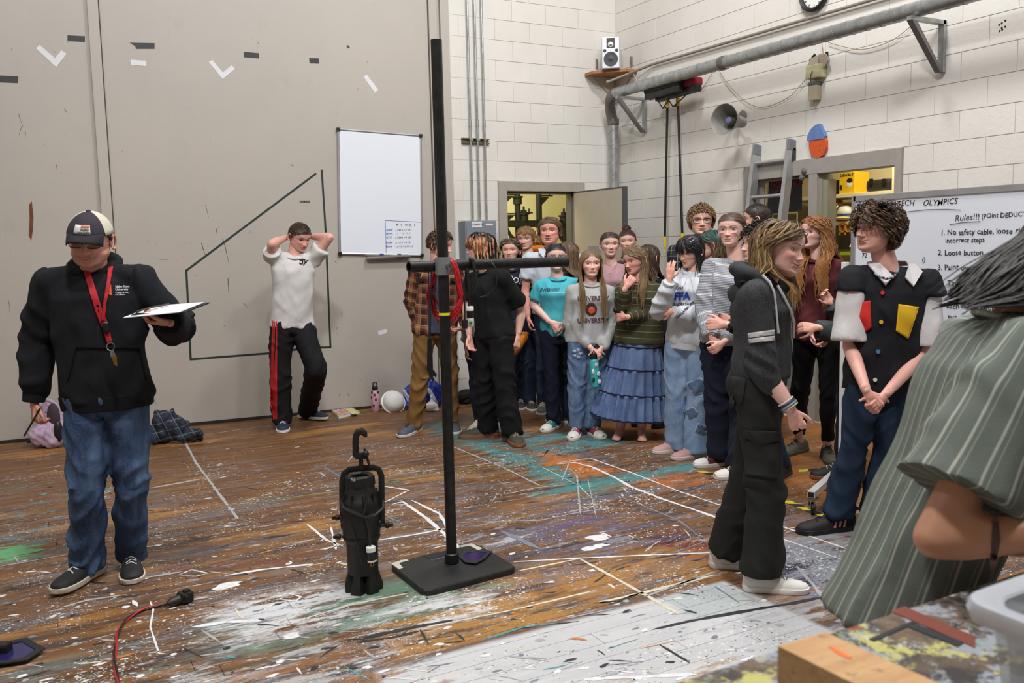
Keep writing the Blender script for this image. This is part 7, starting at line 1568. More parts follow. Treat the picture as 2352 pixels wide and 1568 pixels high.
# ================================================================== CAST
SK = S(222, 176, 158); SKP = S(228, 184, 170); SKR = S(220, 168, 154)
M_bknit = cloth('black_cotton', S(24, 25, 28), .9); M_navy = cloth('navy_twill', S(30, 34, 52), .9); M_jean = jeans('blue_denim', S(44, 60, 88), S(84, 106, 138)); M_djean = jeans('dark_denim', S(30, 38, 56), S(52, 64, 88)); M_ljean = jeans('pale_denim', S(126, 154, 192), S(166, 190, 220)); M_mjean = jeans('mid_denim', S(84, 108, 146), S(136, 160, 192))
LACE = mat('white_lace', S(214, 212, 206), .8)
def shoe_(c, name, sole=None, **k): return dict(mat=mat(name, c, .7, bump=.2), sole=sole or mat('white_sole', S(216, 212, 204), .55), lace=k.pop('lace', LACE), **k)
def hr_(style, col, **k): return dict(style=style, col=col, **k)
m = man = person('man in black hooded sweatshirt and mesh cap looking down at a clipboard', dict(d=4.2, yaw=8, neck=(215, 618), hip=(243, 900), head=(208, 553, -.06), hy=6, hp=14, hr=-4, hs=1.06, sw=.43, bw=1.10, skin=S(206, 150, 128), arm=1.12,
    ela=(90, 775, .02), wra=(78, 915, -.02), elb=(402, 748, .08), wrb=(392, 742, -.15), handa='grip', handb='grip', hda=(.05, -1, -.2), hba=(-.8, 0, -.6), hta=(.6, .1, -.5), hdb=(-.7, .12, -.45), hbb=(.1, -1, .1), htb=(-.3, 0, -.9),
    fa=(192, 1335, -12, .012), fb=(303, 1312, 24), kna=(200, 1115, -.10), knb=(302, 1110, -.02), face=dict(smile=.9, blush=.5, stubble=1, jaw=1.15, teeth=1), hair=hr_('short', S(50, 38, 30), n=60, len=.012, vol=.02, lift=.0, r=.004, m=4),
    glasses=dict(mat=mat('black_frame', S(18, 18, 20), .3), w=.026, h=.015, th=.002), top=dict(name='hoodie', mat=cloth('black_fleece', S(27, 29, 33), .95, .08), sleeve='long', collar='hood', hem=-.07, off=.03, boxy=.6, fold=.010, lam=.13, sw=1.12, rib=cloth('black_rib', S(22, 23, 26), .95)),
    bottom=dict(name='jeans', mat=M_jean, wk=.092, wa=.088, wt=.115, fold=.011, rise=.06), shoe=shoe_(S(28, 28, 30), 'black_suede', mat('cream_sole', S(206, 198, 180), .6), stripes=M_white), seed=3))
boy = person('boy in white t-shirt and red-striped black track trousers with hands behind head', dict(d=7.72, yaw=25, neck=(674, 588), hip=(670, 738), head=(688, 545), hy=48, hp=26, sw=.38, skin=SKR,
    ela=(624, 560, -.20), wra=(655, 546, .0), elb=(757, 545, .02), wrb=(712, 543, .12), handa='soft', handb='soft', shr=dict(a=.05, b=.05), hda=(.6, .2, .6), hdb=(-.9, 0, .2),
    fa=(650, 985, 15), fb=(714, 962, 60, .01), kna=(643, 860), knb=(727, 850, -.05), face=dict(smile=.2, open=.2), hair=hr_('short', S(70, 52, 40), n=900, len=.022, vol=.05, lift=.003, r=.0030, m=4, dir='up'),
    top=dict(name='t_shirt', mat=cloth('white_cotton', S(204, 202, 202)), sleeve='short', hem=-.10, off=.03, boxy=.9, fold=.011, sl=.5, lam=.13), bottom=dict(name='track_trousers', mat=cloth('black_track', S(24, 24, 28), .8), wk=.106, wa=.098, wt=.115, fold=.009),
    shoe=shoe_(S(36, 44, 62), 'navy_mesh', M_white), seed=5))
plaid = person('boy in open brown plaid shirt and tan trousers standing behind the pole', dict(d=7.42, yaw=18, neck=(1008, 606), hip=(1000, 748), head=(1011, 563), hy=68, hp=14, skin=SKR, sw=.40,
    ela=(948, 698, .02), wra=(968, 752, -.02), elb=(1078, 700, .0), wrb=(1066, 752, -.18), handb='soft', hdb=(-.9, -.2, -.4), hbb=(0, -1, .2), fa=(945, 995, -22), fb=(1040, 988, 12), hair=hr_('short', S(84, 60, 42), n=600, len=.045, vol=.10, lift=.010, r=.0045, m=6, dir='up'),
    top=dict(name='plaid_shirt', mat=cloth('brown_plaid', S(112, 48, 30), plaid=(S(38, 24, 18), S(182, 150, 110), .085, .75, 'fab', S(146, 112, 78))), sleeve='long', hem=-.14, off=.03, boxy=.8, fold=.009), bottom=dict(mat=cloth('tan_chino', S(132, 98, 58)), wk=.075, wa=.072, wt=.105, fold=.010), shoe=shoe_(S(74, 82, 94), 'grey_mesh', lace=M_bk), seed=11))
def goldfn(S_, a, e, c):
    c = c.copy(); y, z, x = S_[..., 1], S_[..., 2], S_[..., 0]; m1 = (y > -.035)&(z < .085)&(z > -.04); st = (np.sin(x*170)+np.sin(y*260) > 1.1)&(z < .11)
    c[m1] = c[m1]/np.maximum(.02, c[m1].mean(-1, keepdims=True))*np.array([.30, .30, .30])*np.array([1.55, .92, .42]); c[st] = np.array(S(206, 150, 108)[:3]); return c
gold = person('person with split gold and black hair in black t-shirt turned left', dict(d=7.05, yaw=-50, neck=(1117, 622), hip=(1135, 760), head=(1104, 570), hy=-84, hp=2, skin=SK, sw=.40, hs=1.04,
    ela=(1072, 705, .1), wra=(1078, 770, .0), elb=(1198, 712, .02), wrb=(1190, 768, -.04), handb='soft', fa=(1108, 1003, -78), fb=(1180, 1016, 15), hair=hr_('bob', S(26, 20, 18), n=520, len=.15, vol=.14, r=.0058, curl=.003, fringe=-.15, fsweep=0., azmin=1.0, et=-.35, colfn=goldfn, m=14),
    top=dict(name='t_shirt', mat=M_bknit, sleeve='short', sl=.8, hem=-.10, off=.025, boxy=.5, fold=.008), bottom=dict(mat=M_bknit, wk=.098, wa=.10, wt=.115, fold=.012), shoe=shoe_(S(64, 62, 50), 'olive_suede', mat('gum_sole', S(146, 92, 62), .6), hi=.03, sole_h=.03, lace=mat('tan_lace', S(160, 150, 132), .8)), seed=13))
grey = person('person in pale grey sweatshirt mostly hidden behind the gold-haired person', dict(d=7.62, yaw=-10, neck=(1122, 632), hip=(1112, 762), head=(1124, 586), hy=0, skin=SK, fem=1, ela=(1074, 730, .0), wra=(1072, 792, -.06), elb=(1150, 730), wrb=(1150, 780), fa=(1100, 985, -20), fb=(1150, 990, 25),
    hair=hr_('bob', S(150, 116, 70), n=120, len=.16, vol=.05, r=.008), top=dict(name='sweatshirt', mat=cloth('pale_grey_fleece', S(168, 170, 178)), sleeve='long', hem=-.08, off=.022, fold=.008), bottom=dict(mat=M_navy), shoe=shoe_(S(200, 196, 184), 'cream_leather'), seed=15))
curly = person('girl with frizzy tied-back hair in navy lettered sweatshirt', dict(d=8.5, yaw=-5, fem=1, neck=(1178, 618), hip=(1190, 728), head=(1173, 576), hy=-12, skin=SK, ela=(1160, 690), wra=(1163, 738, -.12), elb=(1215, 690), wrb=(1203, 765, -.1), fa=(1197, 935, 0), face=dict(blush=.5),
    hair=hr_('bob', S(92, 70, 52), n=220, len=.13, vol=.18, r=.007, curl=.012, cfreq=40, azmin=2.0, hl=.004, m=14), top=dict(name='sweatshirt', mat=cloth('navy_fleece', S(28, 30, 46)), sleeve='long', hem=-.06, off=.022), bottom=dict(name='jeans', mat=M_djean, wk=.07), shoe=shoe_(S(50, 48, 50), 'black_canvas'), seed=17))
tan = person('boy with sandy parted hair looking left in the doorway', dict(d=9.1, yaw=-10, neck=(1214, 588), hip=(1216, 700), head=(1207, 548), hy=-16, hp=8, skin=SK, hair=hr_('bob', S(142, 104, 64), n=220, len=.07, vol=.10, r=.008, azmin=1.0, et=.1, fringe=.25, fsweep=.3, m=9),
    face=dict(eye=.8), top=dict(mat=M_bknit, sleeve='long', hem=-.1, off=.02), bottom=dict(mat=M_djean), shoe=shoe_(S(200, 200, 200), 'white_leather'), seed=19))
org = person('person in orange top facing away inside the doorway', dict(d=9.75, yaw=160, neck=(1243, 580), hip=(1243, 690), head=(1242, 553), hy=150, skin=SK, hair=hr_('short', S(150, 112, 62), n=140, len=.05, vol=.12, lift=.012, r=.008, m=6), eyes=0,
    top=dict(mat=cloth('orange_fleece', S(214, 124, 40)), sleeve='long', collar='hood', hem=-.1), bottom=dict(mat=M_djean), shoe=shoe_(S(60, 60, 60), 'grey_leather'), seed=20))
tall = person('tall flushed boy in white collared shirt speaking, behind the teal t-shirt girl', dict(d=8.3, yaw=2, neck=(1268, 580), hip=(1270, 706), head=(1263, 532), hy=-14, hs=1.12, sw=.44, bw=1.08, skin=S(222, 160, 144), face=dict(open=.8, blush=.95, jaw=1.1), hair=hr_('bob', S(104, 78, 56), n=240, len=.085, vol=.10, r=.008, azmin=1.15, et=.1, m=9, hl=.004),
    top=dict(mat=cloth('white_shirting', S(196, 204, 214)), sleeve='short', collar='shirt', hem=-.12, off=.024, fold=.007), bottom=dict(mat=M_djean), shoe=shoe_(S(90, 90, 90), 'grey_canvas'), seed=21))
brn = person('person with brown shoulder-length hair turned away behind the teal t-shirt girl', dict(d=7.85, yaw=-120, fem=1, neck=(1306, 630), hip=(1306, 755), head=(1300, 586), hy=-118, skin=SK, hair=hr_('long', S(108, 84, 62), n=170, len=.24, vol=.10, r=.008), top=dict(mat=cloth('umber_knit', S(70, 60, 48)), sleeve='long', hem=-.1), bottom=dict(mat=M_djean), shoe=shoe_(S(60, 60, 60), 'grey_leather'), seed=23))
teal = person('girl in teal t-shirt and purple glasses with hands clasped under the crossbar', dict(d=7.45, yaw=2, fem=1, bw=1.06, neck=(1281, 638), hip=(1287, 766), head=(1277, 592), hy=4, skin=S(230, 190, 178), ela=(1224, 700, .02), wra=(1262, 738, -.15), elb=(1336, 700, .02), wrb=(1298, 742, -.15), hda=(.8, -.4, -.3), hdb=(-.8, -.45, -.3), hba=(-.2, .2, -1), hbb=(.2, .2, -1), handa='soft', handb='soft',
    fa=(1268, 985, -28), fb=(1322, 982, 12), iris=S(70, 50, 40), face=dict(smile=.7, blush=.4), glasses=dict(mat=mat('violet_frame', S(88, 72, 120), .3), w=.024, h=.021, th=.0016, sq=.9), hair=hr_('tied', S(36, 26, 24), n=220, vol=.05, r=.008),
    top=dict(name='t_shirt', mat=cloth('teal_cotton', S(78, 178, 192)), sleeve='short', sl=.75, hem=-.04, off=.020, boxy=.35, fold=.007), bottom=dict(mat=M_navy, wk=.075, wa=.066), shoe=shoe_(S(46, 122, 124), 'teal_canvas', cap=mat('rubber_cap', S(214, 212, 204), .5)), seed=25))
swt = person('girl with very long straight hair in grey college sweatshirt holding a teal bottle', dict(d=7.15, yaw=2, fem=1, neck=(1357, 652), hip=(1352, 772), head=(1357, 607), hy=4, skin=SKP, ela=(1308, 742, .02), wra=(1358, 800, -.14), elb=(1409, 745, .02), wrb=(1382, 800, -.14), hda=(.5, -.7, -.2), hdb=(-.5, -.75, -.2), hba=(-.2, .1, -1), hbb=(.3, .1, -1), handa='grip', handb='grip',
    fa=(1322, 1002, -14), fb=(1366, 1000, 18), face=dict(smile=.9, blush=.8, eye=.85), hair=hr_('long', S(124, 98, 72), tip=S(150, 122, 88), n=420, len=.50, vol=.07, r=.0062, curl=.003, cfreq=10, m=17, azmin=1.25, fwdaz=1.9),
    top=dict(name='sweatshirt', mat=cloth('ash_fleece', S(170, 172, 172), heather=.2), sleeve='long', sl=.94, hem=-.13, off=.026, boxy=.6, fold=.010), bottom=dict(name='jeans', mat=M_mjean, wk=.080, wa=.080, wt=.10, fold=.009, len=-.02), shoe=shoe_(S(140, 52, 78), 'maroon_canvas', cap=mat('rubber_cap', S(214, 212, 204), .5)), seed=27))
pink = person('girl with dark tied hair in dusty pink top and fine necklace', dict(d=8.0, yaw=-4, fem=1, neck=(1407, 608), hip=(1408, 735), head=(1401, 563), hy=0, skin=SKP, face=dict(blush=.6, browt=.003), hair=hr_('tied', S(64, 44, 36), n=220, vol=.06, r=.008, te=-.1), top=dict(mat=cloth('dusty_pink_knit', S(176, 138, 144)), sleeve='long', hem=-.08, off=.016, collar=None), bottom=dict(mat=M_djean), shoe=shoe_(S(90, 80, 80), 'taupe_canvas'), seed=29))
bun = person('smiling girl with auburn top-knot and pale glasses at the back', dict(d=8.7, yaw=-6, fem=1, neck=(1441, 600), hip=(1442, 712), head=(1441, 556), hy=-10, hr=4, skin=SK, face=dict(smile=1.1, teeth=1), glasses=dict(mat=mat('pale_gold_frame', S(176, 156, 110), .3), w=.026, h=.019, th=.0013), hair=hr_('tied', S(64, 36, 32), n=200, vol=.07, r=.008, te=.9, bun=(0, -.025, .135)), top=dict(mat=cloth('olive_drab', S(66, 64, 50)), sleeve='long', hem=-.1), bottom=dict(mat=M_djean), shoe=shoe_(S(60, 60, 60), 'grey_leather'), seed=31))
dkh = person('person with long dark brown hair facing away behind the olive sweater girl', dict(d=7.55, yaw=150, fem=1, neck=(1494, 640), hip=(1492, 760), head=(1490, 593), hy=140, skin=SK, eyes=0, hair=hr_('long', S(62, 46, 36), n=180, len=.34, vol=.08, r=.009), top=dict(mat=M_bknit, sleeve='long', hem=-.1), bottom=dict(mat=M_bknit), shoe=shoe_(S(30, 30, 30), 'black_leather', M_bk), seed=33))
olv = person('barefoot girl in olive striped sweater and tiered denim skirt, hand at her chest', dict(d=6.95, yaw=-18, fem=1, barefoot=1, neck=(1473, 648), hip=(1466, 772), head=(1458, 598), hy=-52, hp=12, hr=4, skin=SKR, ela=(1430, 716, -.06), wra=(1436, 662, -.20), elb=(1512, 716, .0), wrb=(1440, 728, -.20), handa='soft', hda=(.55, .75, .1), hba=(0, .1, -1), hdb=(-.6, -.05, .6), hbb=(-.4, .1, -1), htb=(0, 1, 0),
    fa=(1422, 1008, -26), fb=(1474, 1010, -6), face=dict(blush=.8, open=.55), hair=hr_('long', S(120, 98, 72), tip=S(134, 108, 76), n=420, len=.44, vol=.09, r=.0062, curl=.005, m=17, azmin=1.5, fwdaz=1.5),
    top=dict(name='sweater', mat=cloth('olive_knit', S(62, 62, 44), stripes=((2, .052, .09, 0, S(140, 132, 92)),)), sleeve='long', hem=-.14, off=.026, boxy=.6, fold=.008, flare=.05), bottom=dict(kind='skirt', mat=jeans('skirt_denim', S(92, 114, 158), S(124, 146, 188)), trim=cloth('indigo_braid', S(28, 34, 64)), hemz=.17, top=.1), shoe=None, seed=35))
glas = person('tall boy with tousled hair and dark-rimmed glasses in black check shirt at the back', dict(d=7.6, yaw=-12, neck=(1610, 562), hip=(1605, 695), head=(1611, 509), hy=-8, hs=1.1, sw=.46, bw=1.1, skin=SK, face=dict(smile=.1, browt=.003), glasses=dict(mat=mat('black_frame', S(18, 18, 20), .3), w=.0265, h=.016, th=.0022), hair=hr_('short', S(128, 100, 68), n=650, len=.060, vol=.14, lift=.014, r=.0045, curl=.003, m=7, dir='up'),
    ela=(1548, 670), wra=(1552, 720), top=dict(mat=cloth('black_check', S(30, 32, 36), plaid=(S(16, 16, 18), S(170, 176, 182), .05, .7)), sleeve='long', hem=-.1, off=.022), bottom=dict(mat=M_djean), shoe=shoe_(S(30, 30, 30), 'black_leather', M_bk), seed=37))
hood = person('girl with black bob and hair clips in white printed hoodie raising one hand', dict(d=6.4, yaw=-34, fem=1, neck=(1600, 626), hip=(1585, 776), head=(1586, 577), hy=-58, hp=18, skin=SK, ela=(1516, 712, -.08), wra=(1537, 648, -.22), elb=(1612, 728, -.10), wrb=(1548, 716, -.19), handa='flat', hda=(.1, 1, 0), hba=(-.6, 0, -.8), hta=(.8, 0, 0), hdb=(-.6, 0, .6), hbb=(0, .2, -1),
    fa=(1546, 1036, -66), fb=(1590, 1050, -66), hair=hr_('bob', S(28, 24, 26), n=480, len=.17, vol=.10, r=.006, fringe=-.12, azmin=1.25, et=-.5, curl=.003, m=14), top=dict(name='hoodie', mat=cloth('white_fleece', S(202, 206, 214)), sleeve='long', collar='hood', sw=1.1, hem=-.10, off=.032, boxy=.7, fold=.010, cinch=1, sl=.92, rib=cloth('white_rib', S(196, 200, 208))),
    bottom=dict(name='jeans', mat=M_ljean, wk=.100, wa=.115, wt=.11, fold=.008, len=-.045), shoe=shoe_(S(206, 160, 158), 'pink_leather', mat('white_sole', S(216, 212, 204), .55)), seed=39))
def greenfn(S_, a, e, c):
    c = c.copy(); m1 = (S_[..., 2] > .03); c[m1] = np.array(S(44, 84, 74)[:3])*(c[m1].mean(-1, keepdims=True)/.09).clip(.5, 1.6); return c
grn = person('person with green-topped brown hair turned left behind the white hoodie girl', dict(d=7.0, yaw=-80, neck=(1642, 606), hip=(1645, 745), head=(1632, 564), hy=-104, skin=SK, hair=hr_('bob', S(96, 76, 56), n=220, len=.14, vol=.08, r=.008, azmin=1.6, et=-.2, colfn=greenfn), top=dict(mat=M_bknit, sleeve='long', hem=-.1), bottom=dict(mat=M_bknit), shoe=shoe_(S(30, 30, 30), 'black_leather', M_bk), seed=41))
knit = person('girl with clear glasses in chunky grey and white striped knit sweater', dict(d=6.08, yaw=-14, fem=1, neck=(1694, 600), hip=(1672, 776), head=(1680, 530), hy=-30, hs=1.04, skin=SKP, ela=(1620, 712, .0), wra=(1634, 772, -.13), elb=(1722, 722, -.02), wrb=(1664, 784, -.18), hda=(.35, -.8, -.1), hdb=(-.7, -.5, -.1), hba=(-.3, .1, -1), hbb=(.3, .1, -1), handa='soft', handb='soft', fa=(1646, 1068, -74), fb=(1694, 1094, -70), sw=.36,
    face=dict(blush=.7, open=.35), glasses=dict(mat=mat('clear_frame', S(160, 150, 146), .2), w=.028, h=.020, th=.0016, sq=.7), hair=hr_('tied', S(84, 62, 50), n=240, vol=.07, r=.008, te=-.2),
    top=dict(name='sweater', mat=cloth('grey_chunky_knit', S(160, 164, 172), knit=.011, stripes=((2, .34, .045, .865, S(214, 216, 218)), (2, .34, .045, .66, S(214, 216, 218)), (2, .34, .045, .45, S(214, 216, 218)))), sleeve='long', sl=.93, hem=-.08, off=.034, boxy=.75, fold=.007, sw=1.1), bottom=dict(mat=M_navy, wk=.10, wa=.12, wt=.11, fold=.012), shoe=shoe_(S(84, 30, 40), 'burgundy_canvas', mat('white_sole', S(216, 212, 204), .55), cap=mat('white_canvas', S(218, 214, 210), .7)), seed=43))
buzz = person('tall boy with cropped dark hair facing away beside the ladder', dict(d=6.95, yaw=-110, neck=(1745, 552), hip=(1745, 700), head=(1738, 506), hy=-112, hs=1.04, skin=SK, hair=hr_('short', S(52, 40, 34), n=1000, len=.014, vol=.02, lift=.001, r=.0028, m=4, dir='up'), top=dict(mat=M_bknit, sleeve='long', hem=-.1), bottom=dict(mat=M_bknit), shoe=shoe_(S(30, 30, 30), 'black_leather', M_bk), seed=45))
wat = person('boy with dark curly hair and a wristwatch, in profile behind the blonde girl', dict(d=5.55, yaw=-62, neck=(1752, 618), hip=(1752, 790), head=(1741, 562), hy=-76, skin=SK, elb=(1740, 762, -.08), wrb=(1670, 745, -.12), handb='grip', hdb=(-1, .05, 0), hbb=(.1, .2, -1), htb=(0, 1, 0), ela=(1735, 750, .1), wra=(1692, 740, .1), fa=(1790, 1095, -40), fb=(1770, 1120, -30),
    hair=hr_('short', S(30, 26, 26), n=500, len=.06, vol=.12, lift=.012, r=.0055, curl=.009, m=9, dir='up'), top=dict(mat=M_bknit, sleeve='long', sl=.93, hem=-.1, off=.022), bottom=dict(mat=M_djean), shoe=shoe_(S(30, 30, 30), 'black_leather', M_bk), seed=47))
red = person('girl with long wavy ginger hair in maroon sweatshirt looking left', dict(d=6.2, yaw=-40, fem=1, neck=(1880, 594), hip=(1880, 762), head=(1872, 535), hy=-64, hs=1.03, skin=S(226, 182, 170), face=dict(blush=.6), fa=(1826, 1040, -55), fb=(1903, 1056, -8), ela=(1848, 700), wra=(1862, 760, -.1), elb=(1925, 700), wrb=(1905, 760, -.1),
    hair=hr_('long', S(140, 92, 54), tip=S(166, 116, 66), n=760, len=.50, vol=.12, r=.0050, curl=.014, cfreq=15, m=20, azmin=1.35, fwdaz=2.1, flare=.2), top=dict(name='sweatshirt', mat=cloth('maroon_fleece', S(86, 36, 40)), sleeve='long', hem=-.1, off=.025), bottom=dict(mat=cloth('black_twill', S(22, 22, 25)), wk=.07, wa=.052, wt=.10, len=.05), shoe=shoe_(S(84, 80, 70), 'taupe_knit', mat('taupe_sole', S(78, 74, 66), .7), lace=mat('taupe_lace', S(60, 56, 50), .8)), seed=49))
jkt = person('person in dark grey-green padded jacket mostly hidden behind the rolling board', dict(d=5.95, yaw=-75, neck=(1992, 612), hip=(1985, 778), head=(1988, 556), hy=-84, skin=SK, elb=(1938, 770, -.12), wrb=(1880, 752, -.30), handb='soft', hdb=(-1, .05, 0), hbb=(0, .5, -1), ela=(1955, 740, .05), wra=(1916, 700, .0), handa='soft', hda=(-.5, .5, 0), fa=(1925, 1094, -78), fb=(1940, 1118, -78),
    hair=hr_('bob', S(84, 62, 56), n=160, len=.12, vol=.07, r=.008, azmin=1.4, et=-.2), top=dict(name='jacket', mat=cloth('grey_green_nylon', S(62, 68, 70), .6), sleeve='long', hem=-.12, off=.045, boxy=.6, fold=.013, lam=.09), bottom=dict(mat=M_navy), shoe=shoe_(S(34, 28, 28), 'black_gum', mat('gum_sole', S(146, 92, 62), .6)), seed=51))
blk2 = person('boy in black shirt with white sleeves, one red and one yellow pocket', dict(d=4.66, yaw=-2, neck=(2046, 622), hip=(2026, 845), head=(2014, 528), hy=-68, hp=-2, hs=1.1, sw=.40, skin=SKR, ela=(1952, 795, -.02), wra=(1990, 897, -.24), elb=(2125, 805, -.02), wrb=(2034, 905, -.24), handa='fist', handb='fist', hda=(.45, -.75, -.2), hdb=(-.6, -.6, -.2), hba=(-.3, .1, -1), hbb=(.4, .1, -1), arm=.95, fa=(1908, 1218, -78), fb=(2005, 1222, -20),
    face=dict(smile=.7, blush=.7, nose=1.1, jaw=1.05), iris=S(96, 106, 110), hair=hr_('short', S(72, 52, 38), n=1250, len=.078, vol=.14, lift=.018, r=.0033, curl=.011, m=11, turns=1.3, backk=1.9, var=.3, hi=S(116, 86, 60), hif=.3), top=dict(name='shirt', mat=cloth('black_viscose', S(26, 26, 32), .8), smat=cloth('white_linen', S(206, 202, 202)), sleeve='short', sl=.92, sw=1.22, hem=-.24, off=.034, boxy=.85, collar='shirt', cmat=cloth('white_linen', S(206, 202, 202)), fold=.009, lam=.14),
    bottom=dict(mat=cloth('navy_drill', S(30, 46, 66)), wk=.085, wa=.090, wt=.105, fold=.010, len=-.005), shoe=shoe_(S(26, 24, 26), 'black_suede2', M_bk, stripes=mat('pink_stripe', S(206, 140, 142), .7), lace=M_bk), seed=53))
blo = person('girl with wavy blonde hair in charcoal zip jacket and dark cargo trousers', dict(d=3.85, yaw=66, fem=1, hairback=-.10, neck=(1748, 642), hip=(1744, 872), head=(1792, 573, -.03), hy=46, hp=8, hr=-7, hs=1.06, sw=.37, bw=1.04, skin=SKP, arm=1.1,
    ela=(1758, 858, -.16), wra=(1815, 935, -.20), handa='grip', hda=(.35, -.9, 0), elb=(1770, 790, .15), wrb=(1775, 850, .12), fa=(1772, 1356, 80), fb=(1690, 1302, 80), face=dict(smile=.9, blush=1., nose=.78, jaw=.98), iris=S(60, 52, 44), gaze=(14, 0),
    hair=hr_('long', S(98, 78, 58), tip=S(160, 126, 84), n=1500, len=.30, vol=.16, r=.0034, curl=.009, cfreq=11, m=18, hi=S(190, 160, 112), hif=.22, azmin=1.55, fwdaz=1.2, part=.01),
    top=dict(name='jacket', mat=cloth('charcoal_marl', S(42, 43, 48), heather=.14), sleeve='long', sl=.28, collar='hood', hem=.02, off=.020, boxy=.4, fold=.008, lam=.12), bottom=dict(name='cargo_trousers', mat=cloth('dark_cargo', S(38, 39, 39)), wk=.092, wa=.105, wt=.108, fold=.009, len=-.005, lam=.16),
    shoe=shoe_(S(222, 218, 214), 'white_canvas2', mat('white_sole2', S(226, 224, 220), .5), s=1.0, lace=mat('grey_lace', S(120, 118, 116), .7)), seed=55))
fgp = person('person in grey-green pinstriped short-sleeved shirt leaning over the work table', dict(d=1.90, yaw=76, neck=(2325, 745), hip=(2105, 1330), head=(2480, 600), hy=84, hp=34, hs=1.05, sw=.38, bw=1.04, arm=1.05, skin=S(206, 152, 122), ela=(2150, 1235, -.27), wra=(2420, 1225, -.34), elb=(2330, 1240, .1), wrb=(2480, 1200, .1),
    hair=hr_('bob', S(40, 32, 32), n=900, len=.205, vol=.14, r=.0045, curl=.005, cfreq=9, m=18, azmin=1.3, downdir=(-.76, -.64, -.05), flare=.1), eyes=0, top=dict(name='shirt', mat=cloth('pinstripe_linen', S(104, 112, 104), .9, stripes=((0, .034, .11, .1, S(176, 176, 164)), (0, .034, .05, .32, S(150, 152, 140)))), sleeve='short', sl=.78, sw=1.3, hem=-.20, off=.035, boxy=.9, flare=.10, fold=.012, lam=.15), bottom=dict(mat=M_bknit), shoe=shoe_(S(30, 30, 30), 'black_leather', M_bk), seed=57))
# ================================================================== WORN AND HELD DETAILS
def tri(o): return o
def hl(I, mb): mb.v = [tuple(q) for q in I['H2W'](np.array(mb.v))]; return mb
# trucker cap
b = MB(); n, m_ = 36, 9
for i in range(m_+1):
    e = .16+(math.pi/2-.16)*i/m_
    for j in range(n): a = 2*math.pi*j/n; p, _ = scalp_pt(np.array(a), np.array(e), 1.13 if i < m_ else 1.12); b.v.append(tuple(p)); b.c.append((1, 1, 1))
for i in range(m_):
    for j in range(n):
        aa = abs((2*math.pi*(j+.5)/n+math.pi) % (2*math.pi)-math.pi); b.f.append((i*n+j, i*n+(j+1) % n, (i+1)*n+(j+1) % n, (i+1)*n+j)); b.mi.append(0 if aa < 1.05 else 1)
M_cap = cloth('charcoal_cap', S(58, 54, 62), .85); M_mesh = mat('cream_mesh', S(204, 198, 180), .8, bump=.8, bscale=300)
cap_ = obj('cap', hl(man, b), [M_cap, M_mesh], man['root'], True); s_ = cap_.modifiers.new('s', 'SOLIDIFY'); s_.thickness = .003
b = MB(); rows = []
for k, ext in ((0, 0), (1, .028), (2, .05), (3, .06)):
    row = []
    for j in range(15):
        a = -1.0+2.0*j/14; p, _ = scalp_pt(np.array(a), np.array(.26), 1.13); f_ = math.cos(a*1.35)**.6 if abs(a*1.35) < 1.57 else 0; row.append(p+np.array((0, ext*f_, -.006*k-.10*ext*0-(abs(a)**2)*.012*k)))
    rows.append(row)
b.loft(rows, cap=False, closed=False); br = obj('brim', hl(man, b), cloth('black_brim', S(40, 38, 44), .85), cap_, True); s_ = br.modifiers.new('s', 'SOLIDIFY'); s_.thickness = .005
b = MB(); b.ball((0, -.0055, .0205+.0965*1.13), (.010, .010, .006), 12, 6); obj('top_button', hl(man, b), M_cap, cap_, True)
def hlp(x, z, o=0.):                                  # point on cap front
    a = x/.105; p, d = scalp_pt(np.array(a), np.array((z-.0205)/.11), 1.13+o); return p
b = MB(); rows = [[hlp(x, z, .035) for x in np.linspace(-.040, .040, 9)] for z in (.052, .064, .078, .092)]; b.loft(rows, cap=False, closed=False); pt = obj('patch', hl(man, b), mat('patch_white', S(206, 204, 198), .8), cap_, True); s_ = pt.modifiers.new('s', 'SOLIDIFY'); s_.thickness = .002
b = MB(); rows = [[hlp(x, z, .055) for x in np.linspace(-.005, .038, 7)] for z in (.080, .084, .089)]; b.loft(rows, cap=False, closed=False); obj('stripe', hl(man, b), mat('patch_orange', S(206, 110, 70), .8), pt, True)
t = text_mb('Redfish', .013, (-.005, 0, .067), (1, 0, 0), UP, 0, .03); t.v = [tuple(hlp(p[0], p[2], .055)) for p in t.v]; obj('lettering', hl(man, t), M_ink, pt)
t = text_mb('Lake Lodge', .012, (-.018, 0, .056), (1, 0, 0), UP, 0, .03); t.v = [tuple(hlp(p[0], p[2], .055)) for p in t.v]; obj('lettering', hl(man, t), M_ink, pt)
mt, md = man['top'], man['d']; M_lan = cloth('red_lanyard', S(176, 36, 44), .6)
MR = man['root']
o = patch_on(mt, [(190, 614), (203, 613), (216, 652), (236, 715), (246, 738), (246, 752), (234, 752), (222, 722), (202, 660)], M_lan, md, 'lanyard', .006, root=MR)
patch_on(mt, [(248, 614), (260, 612), (254, 645), (244, 700), (240, 740), (232, 738), (238, 690), (246, 640)], M_lan, md, 'strap', .009, root=o); patch_on(mt, [(234, 740), (248, 738), (252, 762), (238, 764)], M_bk, md, 'buckle', .018, root=o); patch_on(mt, [(239, 764), (252, 762), (258, 786), (246, 790)], M_lan, md, 'strap', .010, root=o)
dk = md-.17-man['bw']*.02; b = MB(); rg = [W(254+9*math.cos(a), 796+9*math.sin(a), dk) for a in np.linspace(0, 2*math.pi, 16)]; b.tube(rg, .0022, 5); b.tube([W(256, 804, dk), W(260, 818, dk)], [.008, .012], 8, flat=.4, ref=FH); k_ = obj('key_ring', b, M_steel, o, True)
